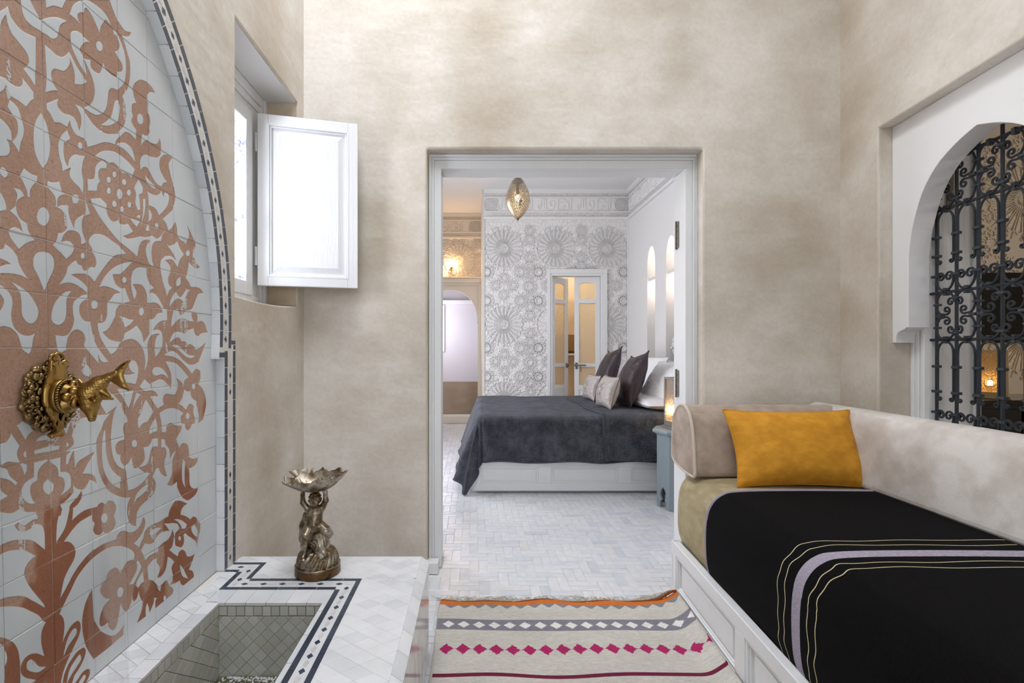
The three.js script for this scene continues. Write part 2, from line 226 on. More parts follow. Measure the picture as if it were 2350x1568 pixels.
// carved ornament of the tile panel, in millimetres along the wall and up: w = white glaze left standing, b = glaze cut away to the terracotta; ! marks a sharp corner
const DESIGN = `
b 1102,1952! 1309,2094! 1317,2082 1333,2064 1352,2053 1367,2050 1390,2061! 1384,2048 1370,2037 1354,2030! 1367,2010 1379,1988 1385,1977! 1399,1919! 1410,1935 1430,1952 1454,1959! 1474,1958 1494,1948! 1471,1938 1459,1924 1457,1911 1462,1900 1459,1878! 1467,1867 1471,1852 1466,1834! 1468,1822 1460,1807! 1460,1794! 1474,1793 1496,1798 1509,1809 1514,1823! 1520,1812 1521,1796 1520,1781! 1523,1768! 1537,1781 1560,1790 1580,1790! 1568,1776 1560,1761 1568,1738 1576,1721 1586,1700 1593,1678! 1595,1671! 1587,1646 1577,1625 1530,1587! 1545,1580 1555,1566 1561,1559! 1577,1571 1587,1583 1593,1595! 1602,1577 1604,1556! 1623,1544 1644,1541 1653,1534! 1662,1550 1669,1564 1669,1580 1659,1599! 1676,1584 1692,1567 1708,1552 1708,1536 1694,1513! 1706,1497 1718,1483 1737,1476! 1720,1468 1699,1470 1671,1482! 1667,1462 1660,1441 1649,1427! 1667,1416 1680,1400! 1713,1404 1737,1402 1758,1389! 1727,1383 1713,1367 1699,1345 1685,1329 1653,1321! 1687,1318! 1699,1319 1718,1316 1723,1299 1720,1284! 1742,1292 1767,1285 1782,1264 1788,1254! 1775,1219! 1757,1191 1732,1157! 1740,1117 1740,1095 1727,1076! 1752,1060 1772,1031 1776,1001 1762,965 1752,953 1727,945! 1709,963! 1706,949 1687,947! 1680,935 1664,931 1651,942 1648,955! 1629,958! 1627,938 1614,926 1598,913! 1619,882! 1631,893 1647,892 1664,882 1671,860 1671,845! 1685,834 1708,829 1727,829! 1718,814 1699,805 1671,806! 1674,783 1674,762 1680,745 1699,731 1727,726! 1713,710 1685,703 1662,703 1634,720! 1389,793! 1364,799 1326,819 1298,844 1275,882 1265,923 1263,966 1271,984 1282,998! 1294,1031! 1258,1033! 1211,1031! 1211,1020! 1202,1023! 1192,959! 1195,920 1190,885 1191,862! 1172,851 1154,844! 1159,833! 1155,820! 1092,841! 1092,849! 1065,858 1050,868! 1039,865 1027,867 1007,876! 1007,1888!
w 1053,1919! 1057,1895 1065,1885 1078,1882 1101,1884! 1102,1908! 1089,1919 1075,1934!
w 1007,1865! 1017,1877 1024,1887! 1029,1871 1041,1862 1059,1857 1089,1863! 1089,1758! 1078,1768 1060,1780! 1067,1789 1072,1803 1066,1818 1050,1827 1032,1837 1023,1852 1020,1867! 1012,1851 1008,1836 1007,1819!
w 1007,1736! 1017,1739 1029,1736 1041,1735 1052,1739 1058,1748 1057,1760! 1070,1753 1085,1743! 1085,1729! 1078,1722 1067,1704! 1052,1708 1038,1709 1028,1710! 1024,1721 1020,1729! 1017,1716 1007,1704!
w 1029,1701! 1024,1685! 1036,1673 1044,1666 1047,1651 1044,1634 1034,1618! 1043,1610 1050,1601! 1054,1624 1060,1641 1061,1657 1055,1676 1047,1694
w 1007,1654! 1020,1649 1031,1638 1034,1619! 1022,1618! 1028,1609 1029,1596 1022,1585 1007,1579!
w 1007,1554! 1014,1559 1022,1555 1023,1546 1017,1539 1010,1542 1007,1545!
w 1007,1507! 1015,1497 1020,1484 1020,1476! 1007,1470!
w 1061,1574! 1051,1554! 1059,1542 1067,1528 1068,1517! 1074,1516! 1075,1532 1080,1542 1087,1552! 1093,1554! 1093,1568! 1078,1568
w 1037,1525! 1044,1515 1042,1498 1039,1488 1028,1476! 1041,1469 1050,1459 1056,1443! 1058,1440! 1069,1449! 1067,1460! 1052,1466 1044,1478 1042,1492 1047,1504 1061,1516! 1052,1525
w 1048,1468! 1055,1454 1058,1440! 1050,1444 1039,1446 1031,1442 1026,1436 1029,1425 1039,1413 1050,1403! 1063,1416 1076,1424 1088,1430! 1076,1438 1069,1449 1067,1461! 1055,1463
w 1018,1407! 1015,1397 1007,1394! 1007,1377! 1020,1374 1032,1369! 1019,1366 1007,1360! 1007,1347! 1027,1350 1050,1350 1071,1344! 1059,1358 1050,1372 1046,1387! 1032,1401
w 1032,1333! 1050,1327 1068,1318 1083,1303 1095,1283 1095,1268 1087,1255 1076,1251 1065,1256 1056,1270 1055,1292 1051,1315 1041,1326
w 1007,1325! 1020,1318 1031,1306 1035,1291 1032,1267 1036,1247 1047,1233 1059,1226 1074,1225 1088,1231! 1083,1218! 1080,1196! 1074,1186! 1059,1196 1050,1217! 1045,1228 1032,1239 1017,1243 1007,1241! 1007,1273! 1015,1286 1015,1298 1007,1308!
w 1114,1961! 1115,1943! 1125,1953 1137,1963 1159,1972! 1169,1998!
w 1102,1908! 1117,1923 1137,1938 1154,1946 1172,1951! 1157,1935 1151,1923 1147,1901 1140,1892 1131,1886 1117,1886 1101,1884!
w 1112,1862! 1127,1860 1142,1857 1157,1860 1168,1870 1179,1885! 1188,1877 1202,1863 1218,1853! 1232,1842! 1218,1829! 1195,1818! 1195,1843 1188,1861 1180,1873! 1182,1863 1176,1847 1165,1833 1152,1828 1137,1822 1130,1810 1131,1798 1135,1788 1147,1779! 1129,1769 1114,1758! 1117,1792 1115,1825
w 1211,2025! 1192,2003 1183,1983 1180,1972! 1195,1972 1215,1968! 1206,1974 1203,1985 1209,1995 1218,2002! 1223,2004! 1224,2014 1230,2020 1240,2017 1256,2006 1266,1995 1274,1985! 1278,2006 1290,2027 1297,2034 1315,2030! 1303,2044 1282,2050 1258,2048 1235,2042
w 1283,1961 1283,1951 1276,1942 1267,1940 1262,1945 1262,1954 1269,1963 1278,1966
w 1182,1928! 1188,1938 1202,1947 1217,1949! 1218,1946! 1243,1944! 1235,1941 1223,1931 1214,1918 1211,1907 1218,1902 1226,1895 1243,1902! 1244,1888 1253,1882 1270,1884 1279,1896 1286,1921! 1292,1911 1312,1904 1334,1908! 1336,1924! 1352,1933 1357,1947 1351,1957 1337,1964! 1326,1971! 1337,1980 1345,1997 1340,2009 1333,2016! 1322,2014! 1320,2026! 1333,2029! 1352,2008 1364,1990 1369,1968 1369,1935 1361,1905 1336,1875! 1317,1871 1306,1859 1303,1841 1299,1818 1287,1794 1266,1778 1243,1774 1224,1777! 1243,1793 1253,1811 1257,1836 1250,1859 1238,1875 1223,1892! 1232,1859! 1218,1867 1204,1879 1190,1895 1183,1911
w 1149,1761! 1117,1735! 1118,1724 1127,1717 1138,1703! 1154,1709 1174,1708! 1182,1728! 1185,1715 1199,1702 1222,1703! 1230,1699 1235,1686! 1258,1700 1284,1717 1306,1726 1330,1730! 1334,1743 1352,1764 1364,1776 1382,1782 1409,1775! 1412,1803! 1397,1811 1391,1821 1399,1836! 1393,1845 1394,1865 1401,1872! 1412,1878! 1402,1891 1397,1907 1399,1919! 1385,1977! 1386,1945 1381,1915 1376,1900 1355,1869! 1366,1852 1371,1829 1366,1806 1359,1790 1340,1768! 1339,1762! 1301,1746 1276,1744 1253,1750 1235,1761 1224,1769! 1218,1774! 1197,1772! 1206,1764 1214,1753 1215,1735 1209,1715! 1202,1731 1192,1739 1179,1739 1165,1736 1152,1739 1146,1748
w 1337,1850! 1328,1842 1322,1825 1317,1806 1311,1791! 1297,1776 1279,1759! 1297,1765 1317,1776 1338,1794! 1346,1822 1346,1838 1341,1850!
w 1441,1848 1440,1837 1432,1828 1421,1826 1415,1834 1416,1845 1424,1854 1434,1856
w 1437,1804! 1432,1785 1432,1768! 1443,1784 1460,1794! 1460,1807! 1447,1803
w 1219,1685 1219,1678 1214,1674 1209,1673 1205,1677 1206,1684 1210,1688 1216,1689
w 1103,1709! 1091,1687 1085,1666 1084,1642 1087,1619 1095,1603 1107,1590! 1119,1607 1126,1630 1127,1653 1123,1674 1115,1694
w 1174,1701! 1159,1684 1150,1664 1149,1648 1153,1629 1159,1616 1160,1601! 1172,1610 1185,1619! 1181,1606 1183,1596 1195,1587 1209,1581 1221,1569! 1223,1597 1218,1623 1223,1651! 1232,1670! 1226,1661! 1211,1657 1197,1654 1183,1641 1178,1629 1176,1618! 1168,1628 1164,1647 1165,1669! 1183,1685!
w 1261,1675! 1276,1690 1297,1702 1320,1709 1340,1710 1373,1704 1405,1692! 1393,1663! 1379,1670 1363,1667 1356,1664! 1343,1675 1325,1681 1317,1679 1307,1673! 1292,1676 1261,1673!
w 1299,1668! 1287,1672 1271,1662 1260,1646 1258,1627 1253,1615 1234,1609! 1236,1581! 1265,1589! 1268,1606 1276,1616! 1270,1626 1271,1640 1279,1650 1297,1656!
w 1334,1733! 1349,1743 1366,1749 1385,1747 1397,1737 1407,1712! 1385,1723 1363,1730 1343,1731
w 1313,1634 1312,1627 1307,1623 1302,1623 1299,1628 1299,1634 1304,1638 1310,1638
w 1333,1654 1332,1648 1327,1643 1322,1643 1319,1648 1320,1654 1324,1658 1330,1659
w 1372,1647 1371,1641 1366,1636 1360,1636 1356,1640 1357,1647 1362,1651 1368,1652
w 1313,1605 1312,1599 1308,1594 1302,1594 1299,1599 1300,1605 1305,1610 1310,1610
w 1390,1624 1389,1618 1384,1613 1378,1613 1374,1618 1376,1624 1381,1629 1387,1629
w 1358,1610 1356,1600 1349,1593 1341,1593 1335,1601 1337,1612 1344,1619 1352,1618
w 1334,1577 1333,1571 1328,1566 1321,1567 1318,1571 1319,1578 1324,1582 1330,1582
w 1362,1571 1361,1565 1357,1561 1351,1562 1348,1566 1349,1572 1353,1576 1359,1576
w 1392,1591 1391,1585 1386,1581 1381,1581 1377,1586 1378,1592 1383,1596 1389,1596
w 1459,1752! 1443,1746 1430,1732 1426,1717 1430,1698! 1440,1711 1457,1715 1471,1707 1485,1693 1507,1682 1527,1684! 1533,1695 1552,1705! 1533,1716 1518,1732 1515,1752 1522,1768! 1523,1782! 1512,1767 1496,1759 1474,1753
w 1448,1689! 1464,1684 1485,1677 1501,1671! 1485,1665 1460,1672 1452,1680
w 1422,1670! 1409,1651 1404,1640! 1412,1626 1409,1608 1409,1599! 1417,1586 1422,1583! 1430,1588! 1428,1611 1423,1627! 1438,1636! 1440,1654
w 1460,1649! 1478,1646 1500,1649 1518,1660 1524,1674! 1529,1664 1537,1654! 1539,1667 1552,1672 1562,1664 1560,1644 1545,1621 1514,1593! 1500,1607 1485,1611 1469,1610! 1464,1630
w 1244,1564! 1276,1575! 1298,1567! 1298,1553 1303,1538 1315,1529 1326,1528 1343,1537! 1344,1530! 1355,1528 1367,1531 1378,1535! 1398,1519! 1379,1507 1357,1498! 1376,1495 1401,1502 1427,1512! 1454,1516 1482,1527! 1493,1523 1506,1523 1523,1535 1532,1546 1545,1553! 1530,1539 1524,1519! 1497,1512 1484,1501 1479,1482 1480,1458 1488,1438! 1468,1442 1458,1456 1452,1475 1454,1491 1473,1508! 1458,1509 1437,1501 1424,1485 1419,1469 1416,1453! 1382,1467 1344,1481 1312,1500 1279,1524 1258,1544 1248,1556
w 1239,1455! 1240,1465 1253,1478 1271,1484 1292,1484 1320,1476 1344,1469! 1370,1452! 1344,1446! 1326,1439 1301,1416 1274,1385 1257,1362! 1245,1373 1233,1377! 1233,1386! 1243,1397 1256,1398 1262,1410 1258,1425 1249,1435 1250,1442 1244,1449
w 1441,1621! 1451,1624! 1452,1606 1447,1578 1437,1553 1427,1531! 1434,1552 1441,1580
w 1468,1600! 1479,1588 1477,1574 1463,1560! 1468,1579
w 1386,1552! 1408,1555 1427,1555! 1414,1535! 1398,1542
w 1413,1562! 1421,1570 1429,1571! 1429,1562!
w 1459,1555! 1465,1549 1470,1539! 1459,1534 1450,1534!
w 1510,1561 1509,1554 1503,1550 1497,1551 1494,1557 1496,1563 1501,1568 1507,1567
w 1397,1436! 1364,1427 1334,1414 1309,1398 1287,1375 1272,1351! 1290,1356 1315,1354 1348,1346! 1349,1358! 1329,1368 1319,1390! 1346,1394! 1367,1409
w 1348,1346! 1326,1339 1312,1325 1302,1315 1301,1287 1295,1270 1283,1263 1268,1262! 1271,1244 1280,1223 1297,1201 1315,1182! 1334,1193 1346,1210! 1352,1216! 1334,1217 1312,1221 1295,1231 1286,1240! 1301,1245 1315,1259 1326,1276 1332,1285! 1334,1299 1346,1312 1367,1320 1387,1326! 1379,1338 1367,1360! 1349,1358!
w 1373,1383 1370,1377 1364,1373 1358,1375 1356,1381 1358,1387 1364,1390 1370,1388
w 1414,1422! 1398,1409 1391,1389 1392,1366 1397,1347 1405,1332! 1413,1347 1411,1359 1397,1374! 1417,1377 1437,1376 1451,1364 1458,1347 1459,1328! 1468,1330! 1468,1359! 1475,1368 1491,1374! 1468,1388 1458,1405 1456,1422! 1458,1427! 1434,1427
w 1542,1477! 1524,1463 1519,1446 1523,1423 1534,1394 1545,1375 1553,1354! 1561,1372 1579,1386! 1561,1395 1559,1414 1569,1432 1569,1449 1557,1459 1544,1464! 1565,1472 1585,1471 1600,1461 1610,1454! 1619,1477 1644,1501! 1623,1515 1606,1537! 1593,1526 1577,1518 1561,1513 1551,1523! 1557,1509! 1581,1495 1602,1474! 1581,1482 1561,1482
w 1677,1511 1674,1503 1666,1499 1658,1500 1655,1507 1658,1515 1666,1519 1674,1518
w 1621,1426! 1604,1416 1598,1403 1602,1393! 1619,1400 1623,1413
w 1468,1359! 1489,1359 1511,1347 1536,1320! 1551,1318! 1553,1283! 1526,1281 1504,1270 1484,1251! 1504,1254 1523,1248 1530,1230 1528,1206 1519,1190 1498,1172! 1493,1192 1493,1213 1500,1231 1517,1241! 1497,1241 1477,1235 1469,1227! 1469,1282! 1486,1285 1497,1295 1508,1302 1530,1306! 1519,1324 1504,1331 1486,1332 1468,1329!
w 1413,1262! 1392,1250 1367,1239 1361,1224 1352,1214! 1370,1221 1395,1224 1417,1217 1437,1201 1447,1182 1451,1159 1446,1135! 1458,1150 1463,1175 1460,1206 1465,1222 1470,1228! 1469,1240! 1458,1228 1443,1215! 1439,1232 1431,1247
w 1445,1302 1441,1294 1434,1290 1426,1293 1423,1301 1426,1309 1434,1313 1441,1311
w 1269,1308 1266,1300 1258,1296 1250,1298 1247,1306 1250,1314 1258,1318 1266,1315
w 1342,1283! 1352,1283 1367,1281 1382,1277 1402,1277! 1389,1265 1366,1254! 1360,1268 1351,1279
w 1585,1316! 1608,1323! 1614,1310 1629,1304 1647,1317 1656,1323! 1687,1318! 1685,1305 1697,1287! 1667,1288 1644,1294 1623,1293 1602,1285 1585,1272 1573,1265! 1575,1288
w 1598,1376! 1581,1362 1569,1344 1566,1324! 1581,1340 1602,1353 1623,1354 1648,1342! 1649,1361 1662,1380 1678,1391! 1653,1387 1636,1372 1623,1362 1608,1365
w 1561,1213! 1573,1235 1589,1248 1614,1251 1644,1247 1667,1258 1697,1265! 1706,1246 1727,1240 1747,1250 1788,1254! 1776,1219! 1742,1202 1711,1192! 1699,1204 1676,1212 1660,1209! 1649,1220 1627,1220! 1619,1230 1602,1233 1585,1226
w 1544,1218! 1551,1209 1559,1188! 1553,1186! 1545,1199
w 1538,1177! 1561,1188 1585,1190 1610,1179 1636,1162 1667,1147 1699,1144 1732,1154! 1742,1121! 1718,1129 1704,1125 1690,1113! 1662,1134 1627,1156 1593,1170 1565,1175
w 1577,1206! 1593,1210 1619,1204 1644,1189 1671,1177 1708,1174! 1685,1166 1658,1170 1631,1182 1610,1194 1591,1202
w 1545,1159! 1589,1154 1619,1140 1669,1104! 1647,1095 1642,1081 1640,1071! 1629,1090 1598,1106! 1608,1089 1606,1069 1593,1053! 1573,1056 1549,1060 1536,1055 1532,1042 1538,1028! 1506,1020! 1470,1060! 1508,1057! 1497,1070 1479,1076 1449,1077! 1426,1092! 1447,1111! 1465,1099 1473,1096! 1475,1084! 1565,1086! 1569,1073! 1575,1091 1573,1118 1561,1140
w 1479,1085! 1477,1098! 1493,1101 1515,1106 1538,1101 1557,1087! 1523,1084!
w 1482,1131! 1489,1141 1508,1143 1530,1137 1549,1123 1561,1105! 1542,1117 1523,1121 1504,1118 1488,1122
w 1644,1066! 1662,1058 1680,1058! 1685,1040 1699,1028 1715,1022! 1732,966! 1725,946! 1708,964 1697,987 1701,1004! 1687,1014 1671,1014 1653,998! 1631,1015 1612,1022! 1631,1037 1642,1060
w 1709,1071 1706,1064 1699,1061 1692,1065 1689,1073 1692,1080 1699,1083 1706,1079
w 1675,976 1672,969 1664,967 1657,971 1654,979 1657,986 1664,988 1672,984
w 1336,1092! 1370,1089 1401,1083! 1395,1069 1389,1053 1381,1036! 1370,1049 1355,1069
w 1411,1076! 1431,1069! 1414,1055 1404,1043 1398,1030! 1400,1048 1406,1064
w 1452,1053! 1441,1039 1434,1022 1417,1002! 1420,975! 1434,984 1447,988 1460,987! 1473,1001 1488,1013! 1475,1028
w 1515,1005! 1542,1013 1573,1014 1602,1008 1627,997 1640,989! 1627,983 1625,971 1631,958! 1629,952! 1610,953 1589,961 1569,969 1553,964 1549,951 1549,943! 1526,947! 1526,964 1521,988
w 1497,994! 1479,980 1471,968 1468,957 1468,951! 1486,954 1502,953! 1506,965 1502,981
w 1480,936! 1475,925 1461,917 1441,919! 1446,901 1446,884 1434,873 1421,866! 1441,865 1458,868 1468,881 1472,896 1482,910 1497,911 1508,906! 1508,932!
w 1524,927! 1542,923! 1545,907 1563,889 1568,859! 1581,871 1600,877! 1583,856 1579,830 1576,807 1553,782! 1575,774 1589,776 1604,779! 1608,760 1619,740 1634,720! 1606,720! 1447,762! 1465,766 1489,776 1498,797 1493,812 1481,824! 1500,844! 1509,847! 1523,825 1542,812 1552,810! 1545,826 1538,846! 1542,863 1549,875 1547,892 1538,900 1524,901!
w 1638,842! 1649,829 1647,802 1647,774 1650,747! 1634,773 1631,806 1634,828
w 1415,934 1412,927 1404,926 1396,930 1393,938 1396,945 1404,947 1412,942
w 1288,989! 1282,962 1282,920 1288,891 1306,860 1329,839 1349,827! 1350,857! 1332,870 1310,895 1298,926 1294,960 1292,988
w 1312,967! 1317,928 1329,901 1346,884 1363,875! 1363,883! 1352,896 1348,907 1349,917! 1336,922 1330,935 1332,947 1343,954 1357,954! 1367,955! 1360,975 1359,990 1364,997 1376,1000! 1373,1013 1355,1038 1354,1055! 1333,1046! 1322,1026 1315,997
w 1392,902! 1381,890 1363,883! 1370,869! 1373,845! 1378,814! 1408,813 1441,821 1472,838! 1461,841 1441,850 1422,865! 1419,867! 1404,868 1398,877 1395,891
w 1461,810! 1434,805 1414,796 1404,788! 1434,779! 1441,788 1458,797
w 1113,1409! 1101,1407 1089,1400 1083,1387 1085,1370 1097,1351 1111,1323! 1117,1335 1125,1352 1135,1371 1138,1387 1135,1400 1125,1408
w 1120,1566! 1135,1568 1152,1576! 1159,1556! 1166,1551! 1152,1542 1147,1532 1146,1516! 1140,1514! 1143,1527 1137,1541 1121,1553
w 1146,1516! 1159,1524 1178,1528! 1178,1514 1182,1500 1188,1489 1194,1479! 1196,1495 1206,1508 1226,1521! 1218,1502 1218,1485 1223,1470 1231,1454! 1215,1446! 1214,1462 1205,1472 1190,1474 1174,1468 1163,1455 1157,1440! 1172,1446 1185,1445 1194,1436 1189,1421 1172,1404! 1153,1417 1133,1429! 1142,1438 1148,1458! 1161,1463 1172,1474 1174,1489 1170,1503 1159,1512
w 1208,1553 1206,1544 1199,1539 1192,1539 1188,1546 1190,1555 1197,1560 1205,1560
w 1125,1489 1120,1474 1108,1465 1096,1468 1091,1480 1096,1496 1108,1505 1120,1502
w 1227,1550! 1232,1551! 1242,1526! 1227,1517! 1229,1535
w 1201,1406! 1188,1398 1174,1384! 1171,1371 1163,1357 1151,1342! 1170,1349 1192,1350 1214,1343 1237,1331! 1234,1346 1216,1359 1185,1370! 1204,1375 1230,1378 1243,1373 1257,1362! 1235,1388! 1223,1386 1217,1396! 1206,1398
w 1227,1421 1225,1416 1221,1413 1216,1414 1214,1419 1216,1425 1221,1428 1225,1426
w 1187,1332! 1170,1328 1157,1319 1142,1304 1133,1286 1130,1266 1135,1256 1148,1251 1161,1256 1170,1269 1172,1288 1172,1306 1176,1319
w 1237,1330! 1218,1325 1202,1315 1192,1305 1190,1286 1194,1266 1189,1248 1179,1233 1165,1227 1141,1228! 1144,1206 1150,1185! 1170,1195! 1176,1222 1188,1237 1204,1243 1221,1236 1228,1221 1223,1206! 1233,1195! 1272,1160! 1269,1185! 1279,1168 1292,1163 1306,1164! 1274,1195 1258,1218 1249,1245 1244,1264! 1226,1265 1214,1276 1210,1293 1216,1307 1230,1316! 1235,1322!
w 1334,1142! 1343,1134 1364,1128 1389,1127 1409,1130! 1392,1136 1382,1151 1384,1161 1398,1166 1411,1160 1421,1143 1419,1123 1414,1109 1409,1099! 1382,1105 1352,1108 1334,1122 1329,1132
w 1271,1125! 1279,1129 1295,1122 1317,1108! 1309,1106 1292,1114
w 1306,1090! 1279,1084 1257,1072! 1274,1059 1288,1042 1295,1031! 1333,1047! 1354,1020! 1352,1051! 1329,1072
w 1258,1033! 1295,1030! 1312,1033! 1292,1016 1283,1007! 1271,1019
w 1228,1162! 1245,1148 1248,1136! 1238,1129! 1218,1138!
w 1189,1038! 1176,1045! 1172,1031 1152,1023! 1163,1015 1171,1001!
w 1089,1000! 1097,1008 1109,1011 1119,1010! 1133,1008 1142,1004 1147,998! 1121,999!
w 1085,982! 1120,984! 1152,980! 1151,971! 1121,972! 1085,974!
w 1066,985! 1061,983 1059,978 1063,972 1067,971!
w 1171,983! 1176,980 1178,975 1171,970!
w 1212,1020! 1202,1023! 1194,1010 1186,996! 1192,984 1191,974 1182,968 1172,965! 1172,961! 1194,960!
w 1187,962! 1170,953! 1169,934! 1176,931! 1180,942 1188,955 1192,960!
w 1050,961! 1059,961! 1069,956! 1069,942! 1063,934! 1059,947 1054,957
w 1007,966! 1023,956 1029,943 1038,932 1047,924! 1043,918! 1032,930 1020,938 1007,943!
w 1007,927! 1012,915 1026,902! 1007,897!
w 1086,956! 1119,956! 1122,952! 1109,947 1099,939 1095,929 1095,915! 1081,912 1077,902 1078,890 1083,877 1090,868! 1076,871 1061,885 1056,901 1059,912 1068,920 1086,925!
w 1123,953! 1154,953! 1154,919! 1170,915 1181,906 1184,890 1181,875 1154,865! 1163,876 1166,890 1161,903 1148,911! 1148,923 1142,935 1131,944
w 1121,912! 1111,906 1108,897 1113,885 1123,876! 1131,880 1136,889 1133,900
w 1044,1041! 1057,1049! 1093,1026! 1078,1022 1068,1015 1065,1007!
w 1007,1010! 1019,1011 1027,1018 1032,1027! 1051,998! 1046,990 1045,981 1048,971 1053,962! 1038,967 1024,971 1007,967!
b 1195,915! 1204,929 1223,936 1257,944! 1240,925 1226,909 1218,899! 1238,894 1256,883 1263,864! 1250,875 1240,878! 1223,861 1199,870 1190,885
b 1215,860! 1217,845 1204,830 1181,824! 1183,835 1204,848
b 1389,794! 1382,786 1375,773 1375,748 1386,723 1401,711 1410,708! 1411,723 1414,742 1431,756 1465,766! 1468,789! 1401,808!
w 1461,810! 1434,805 1414,796 1404,781 1400,768! 1414,781 1441,788 1458,797
b 1095,852! 1095,832! 1085,835! 1070,831 1063,829 1054,834 1048,841! 1040,838! 1047,826 1061,818 1076,818 1085,825! 1097,821 1107,812 1112,794 1113,759! 1097,776 1081,791 1059,801 1032,809 1007,809! 1007,791! 1027,791 1050,784 1068,774 1090,754! 1076,751 1065,741 1062,729! 1066,715 1078,691 1097,662 1109,643 1113,632! 1087,658 1065,679 1047,690 1024,699 1007,702! 1007,688! 1032,677 1057,662 1081,640 1097,624 1109,605! 1117,598! 1159,575! 1159,589 1151,599! 1157,607! 1153,633! 1163,669 1176,688 1192,704 1197,719 1196,730 1188,743 1176,753 1163,757! 1143,762! 1144,793 1147,813 1155,833!
b 1143,763! 1166,785 1174,803 1179,820 1182,826! 1191,825! 1190,812 1188,797! 1206,805 1230,809 1266,805! 1250,791! 1228,789 1204,784 1181,770 1163,756!
b 1266,805! 1271,809 1282,811 1295,802! 1306,808 1320,803 1332,789 1332,775 1324,763! 1332,742 1320,728 1303,725 1287,737! 1276,732 1263,738 1254,751 1259,767! 1252,777 1250,793
w 1303,764 1298,757 1289,757 1282,764 1280,773 1285,780 1294,780 1301,773
b 1127,634! 1106,608! 1115,601! 1106,592 1102,578 1103,557 1110,528! 1092,545 1077,553 1064,554 1055,547 1052,537 1055,524 1067,509 1092,489! 1083,488! 1074,473! 1152,420! 1156,444! 1162,461 1171,476 1183,489 1193,501 1206,515 1213,530 1212,545 1206,554 1197,556 1183,553 1169,541 1159,528! 1164,548 1165,569 1161,586 1151,598! 1156,606!
w 1162,496! 1166,510 1172,525 1181,537 1191,543 1198,541 1202,534 1200,526 1191,520 1177,512 1167,501
w 1066,534! 1067,541 1073,543 1078,541 1086,531 1092,521 1100,512 1115,503! 1106,502 1094,504 1083,511 1073,520 1067,528
b 1152,420! 1161,439 1165,453 1174,466 1184,474 1200,482 1215,483 1222,481 1228,474 1228,464 1220,450 1207,439 1193,430 1181,401!
w 1171,422! 1176,446 1184,459 1197,467 1207,472 1212,471 1215,464 1214,456 1204,450 1190,442 1177,432
b 1184,399! 1197,413 1207,418 1218,424 1229,424 1237,421 1242,415 1242,406 1237,398 1229,391 1216,377!
w 1198,389! 1207,406 1216,412 1224,415 1229,410 1228,404 1220,397 1206,384!
b 1249,608! 1239,598 1229,586 1223,572 1219,556 1218,538 1221,513 1229,483 1243,455 1256,433! 1307,432 1362,434! 1361,448 1364,461! 1351,453 1333,451 1316,457 1297,472 1278,491 1262,518 1254,537! 1252,571
b 995,631! 1007,628! 1019,619 1034,603 1044,585 1049,563 1051,538 1051,489! 1015,513! 1019,560 1022,580 1016,605! 1007,617!
b 1349,601! 1340,617 1329,627 1312,629 1299,622 1296,609! 1282,604 1277,593 1282,579 1295,564 1312,554! 1292,548 1279,535 1274,514 1279,502 1290,498 1303,499! 1309,482 1320,469 1332,469 1340,483 1346,509 1350,525! 1358,507 1370,491 1382,494 1392,508 1392,525! 1401,504 1414,506 1422,524 1414,538 1401,550 1382,557! 1398,569 1414,584 1414,603 1401,616! 1386,622 1370,622 1357,613
w 1360,547 1355,540 1345,541 1338,550 1337,560 1342,567 1351,566 1359,558
b 1153,633! 1170,649 1192,672 1216,689 1245,701 1279,705 1306,703 1332,699! 1337,709 1349,714 1367,709 1382,699 1401,694 1421,698 1434,709 1441,723! 1449,708 1446,691 1434,676 1417,667 1401,662! 1424,642! 1434,656 1444,665! 1446,676 1461,684 1486,686 1515,683! 1530,685 1557,685! 1565,702 1581,716 1593,721! 1623,713 1662,692! 1640,690 1627,682 1623,669! 1653,654 1680,634! 1694,639 1713,630 1725,614! 1737,602 1737,581 1727,555 1718,525! 1715,547 1690,569 1667,586 1651,601! 1640,598! 1644,584 1640,568 1627,564 1610,573 1595,583 1593,600! 1593,620 1606,624 1619,626! 1606,645 1581,657 1557,664 1536,671! 1549,657 1563,639! 1538,647 1511,647 1493,638! 1486,632 1468,635 1447,645! 1431,631! 1441,614 1451,594! 1468,600 1489,599 1508,596! 1511,608 1526,614 1557,616 1573,627 1577,639! 1586,620 1583,599 1577,585 1563,581! 1585,560 1608,542! 1614,551 1631,554 1649,542 1662,521 1685,512 1706,511! 1694,495 1680,480 1671,473! 1690,461 1700,444 1699,436! 1640,436! 1627,446 1619,462! 1602,463 1565,471! 1577,477 1583,488 1577,510 1575,523 1589,534! 1573,550 1555,563! 1551,545 1542,526 1523,518 1504,522! 1515,537 1515,549 1502,568 1504,579! 1486,582 1461,574! 1461,557 1465,533! 1486,521 1504,499 1508,488! 1519,474! 1526,491 1542,495 1553,490 1563,471! 1581,455 1585,444 1579,437! 1495,436! 1497,454 1504,463! 1489,471! 1486,455 1468,438! 1465,454 1458,471! 1451,459 1452,436! 1414,437! 1427,452 1434,463 1439,483! 1427,506 1422,524! 1421,531 1431,537 1446,537! 1442,556 1441,569! 1414,551 1414,543! 1401,550! 1431,579 1434,586! 1417,614! 1414,605! 1401,616! 1405,630! 1395,645 1370,664 1340,679 1312,687 1284,689 1256,685 1233,678! 1204,661 1181,635 1157,607!
w 1468,663! 1479,671 1500,670 1523,662! 1504,657 1486,654 1475,657
w 1585,666! 1606,661 1631,648 1659,626! 1651,615! 1629,622! 1623,636 1602,656
w 1627,592 1625,588 1619,588 1614,592 1612,598 1614,602 1619,602 1625,598
w 1706,611! 1687,609 1690,590 1708,570 1723,562! 1723,583
w 1621,511! 1640,490 1649,474 1667,446! 1636,467 1625,489
w 1549,440 1546,435 1542,434 1537,439 1535,446 1537,451 1542,451 1546,447`;
const ornament = [];
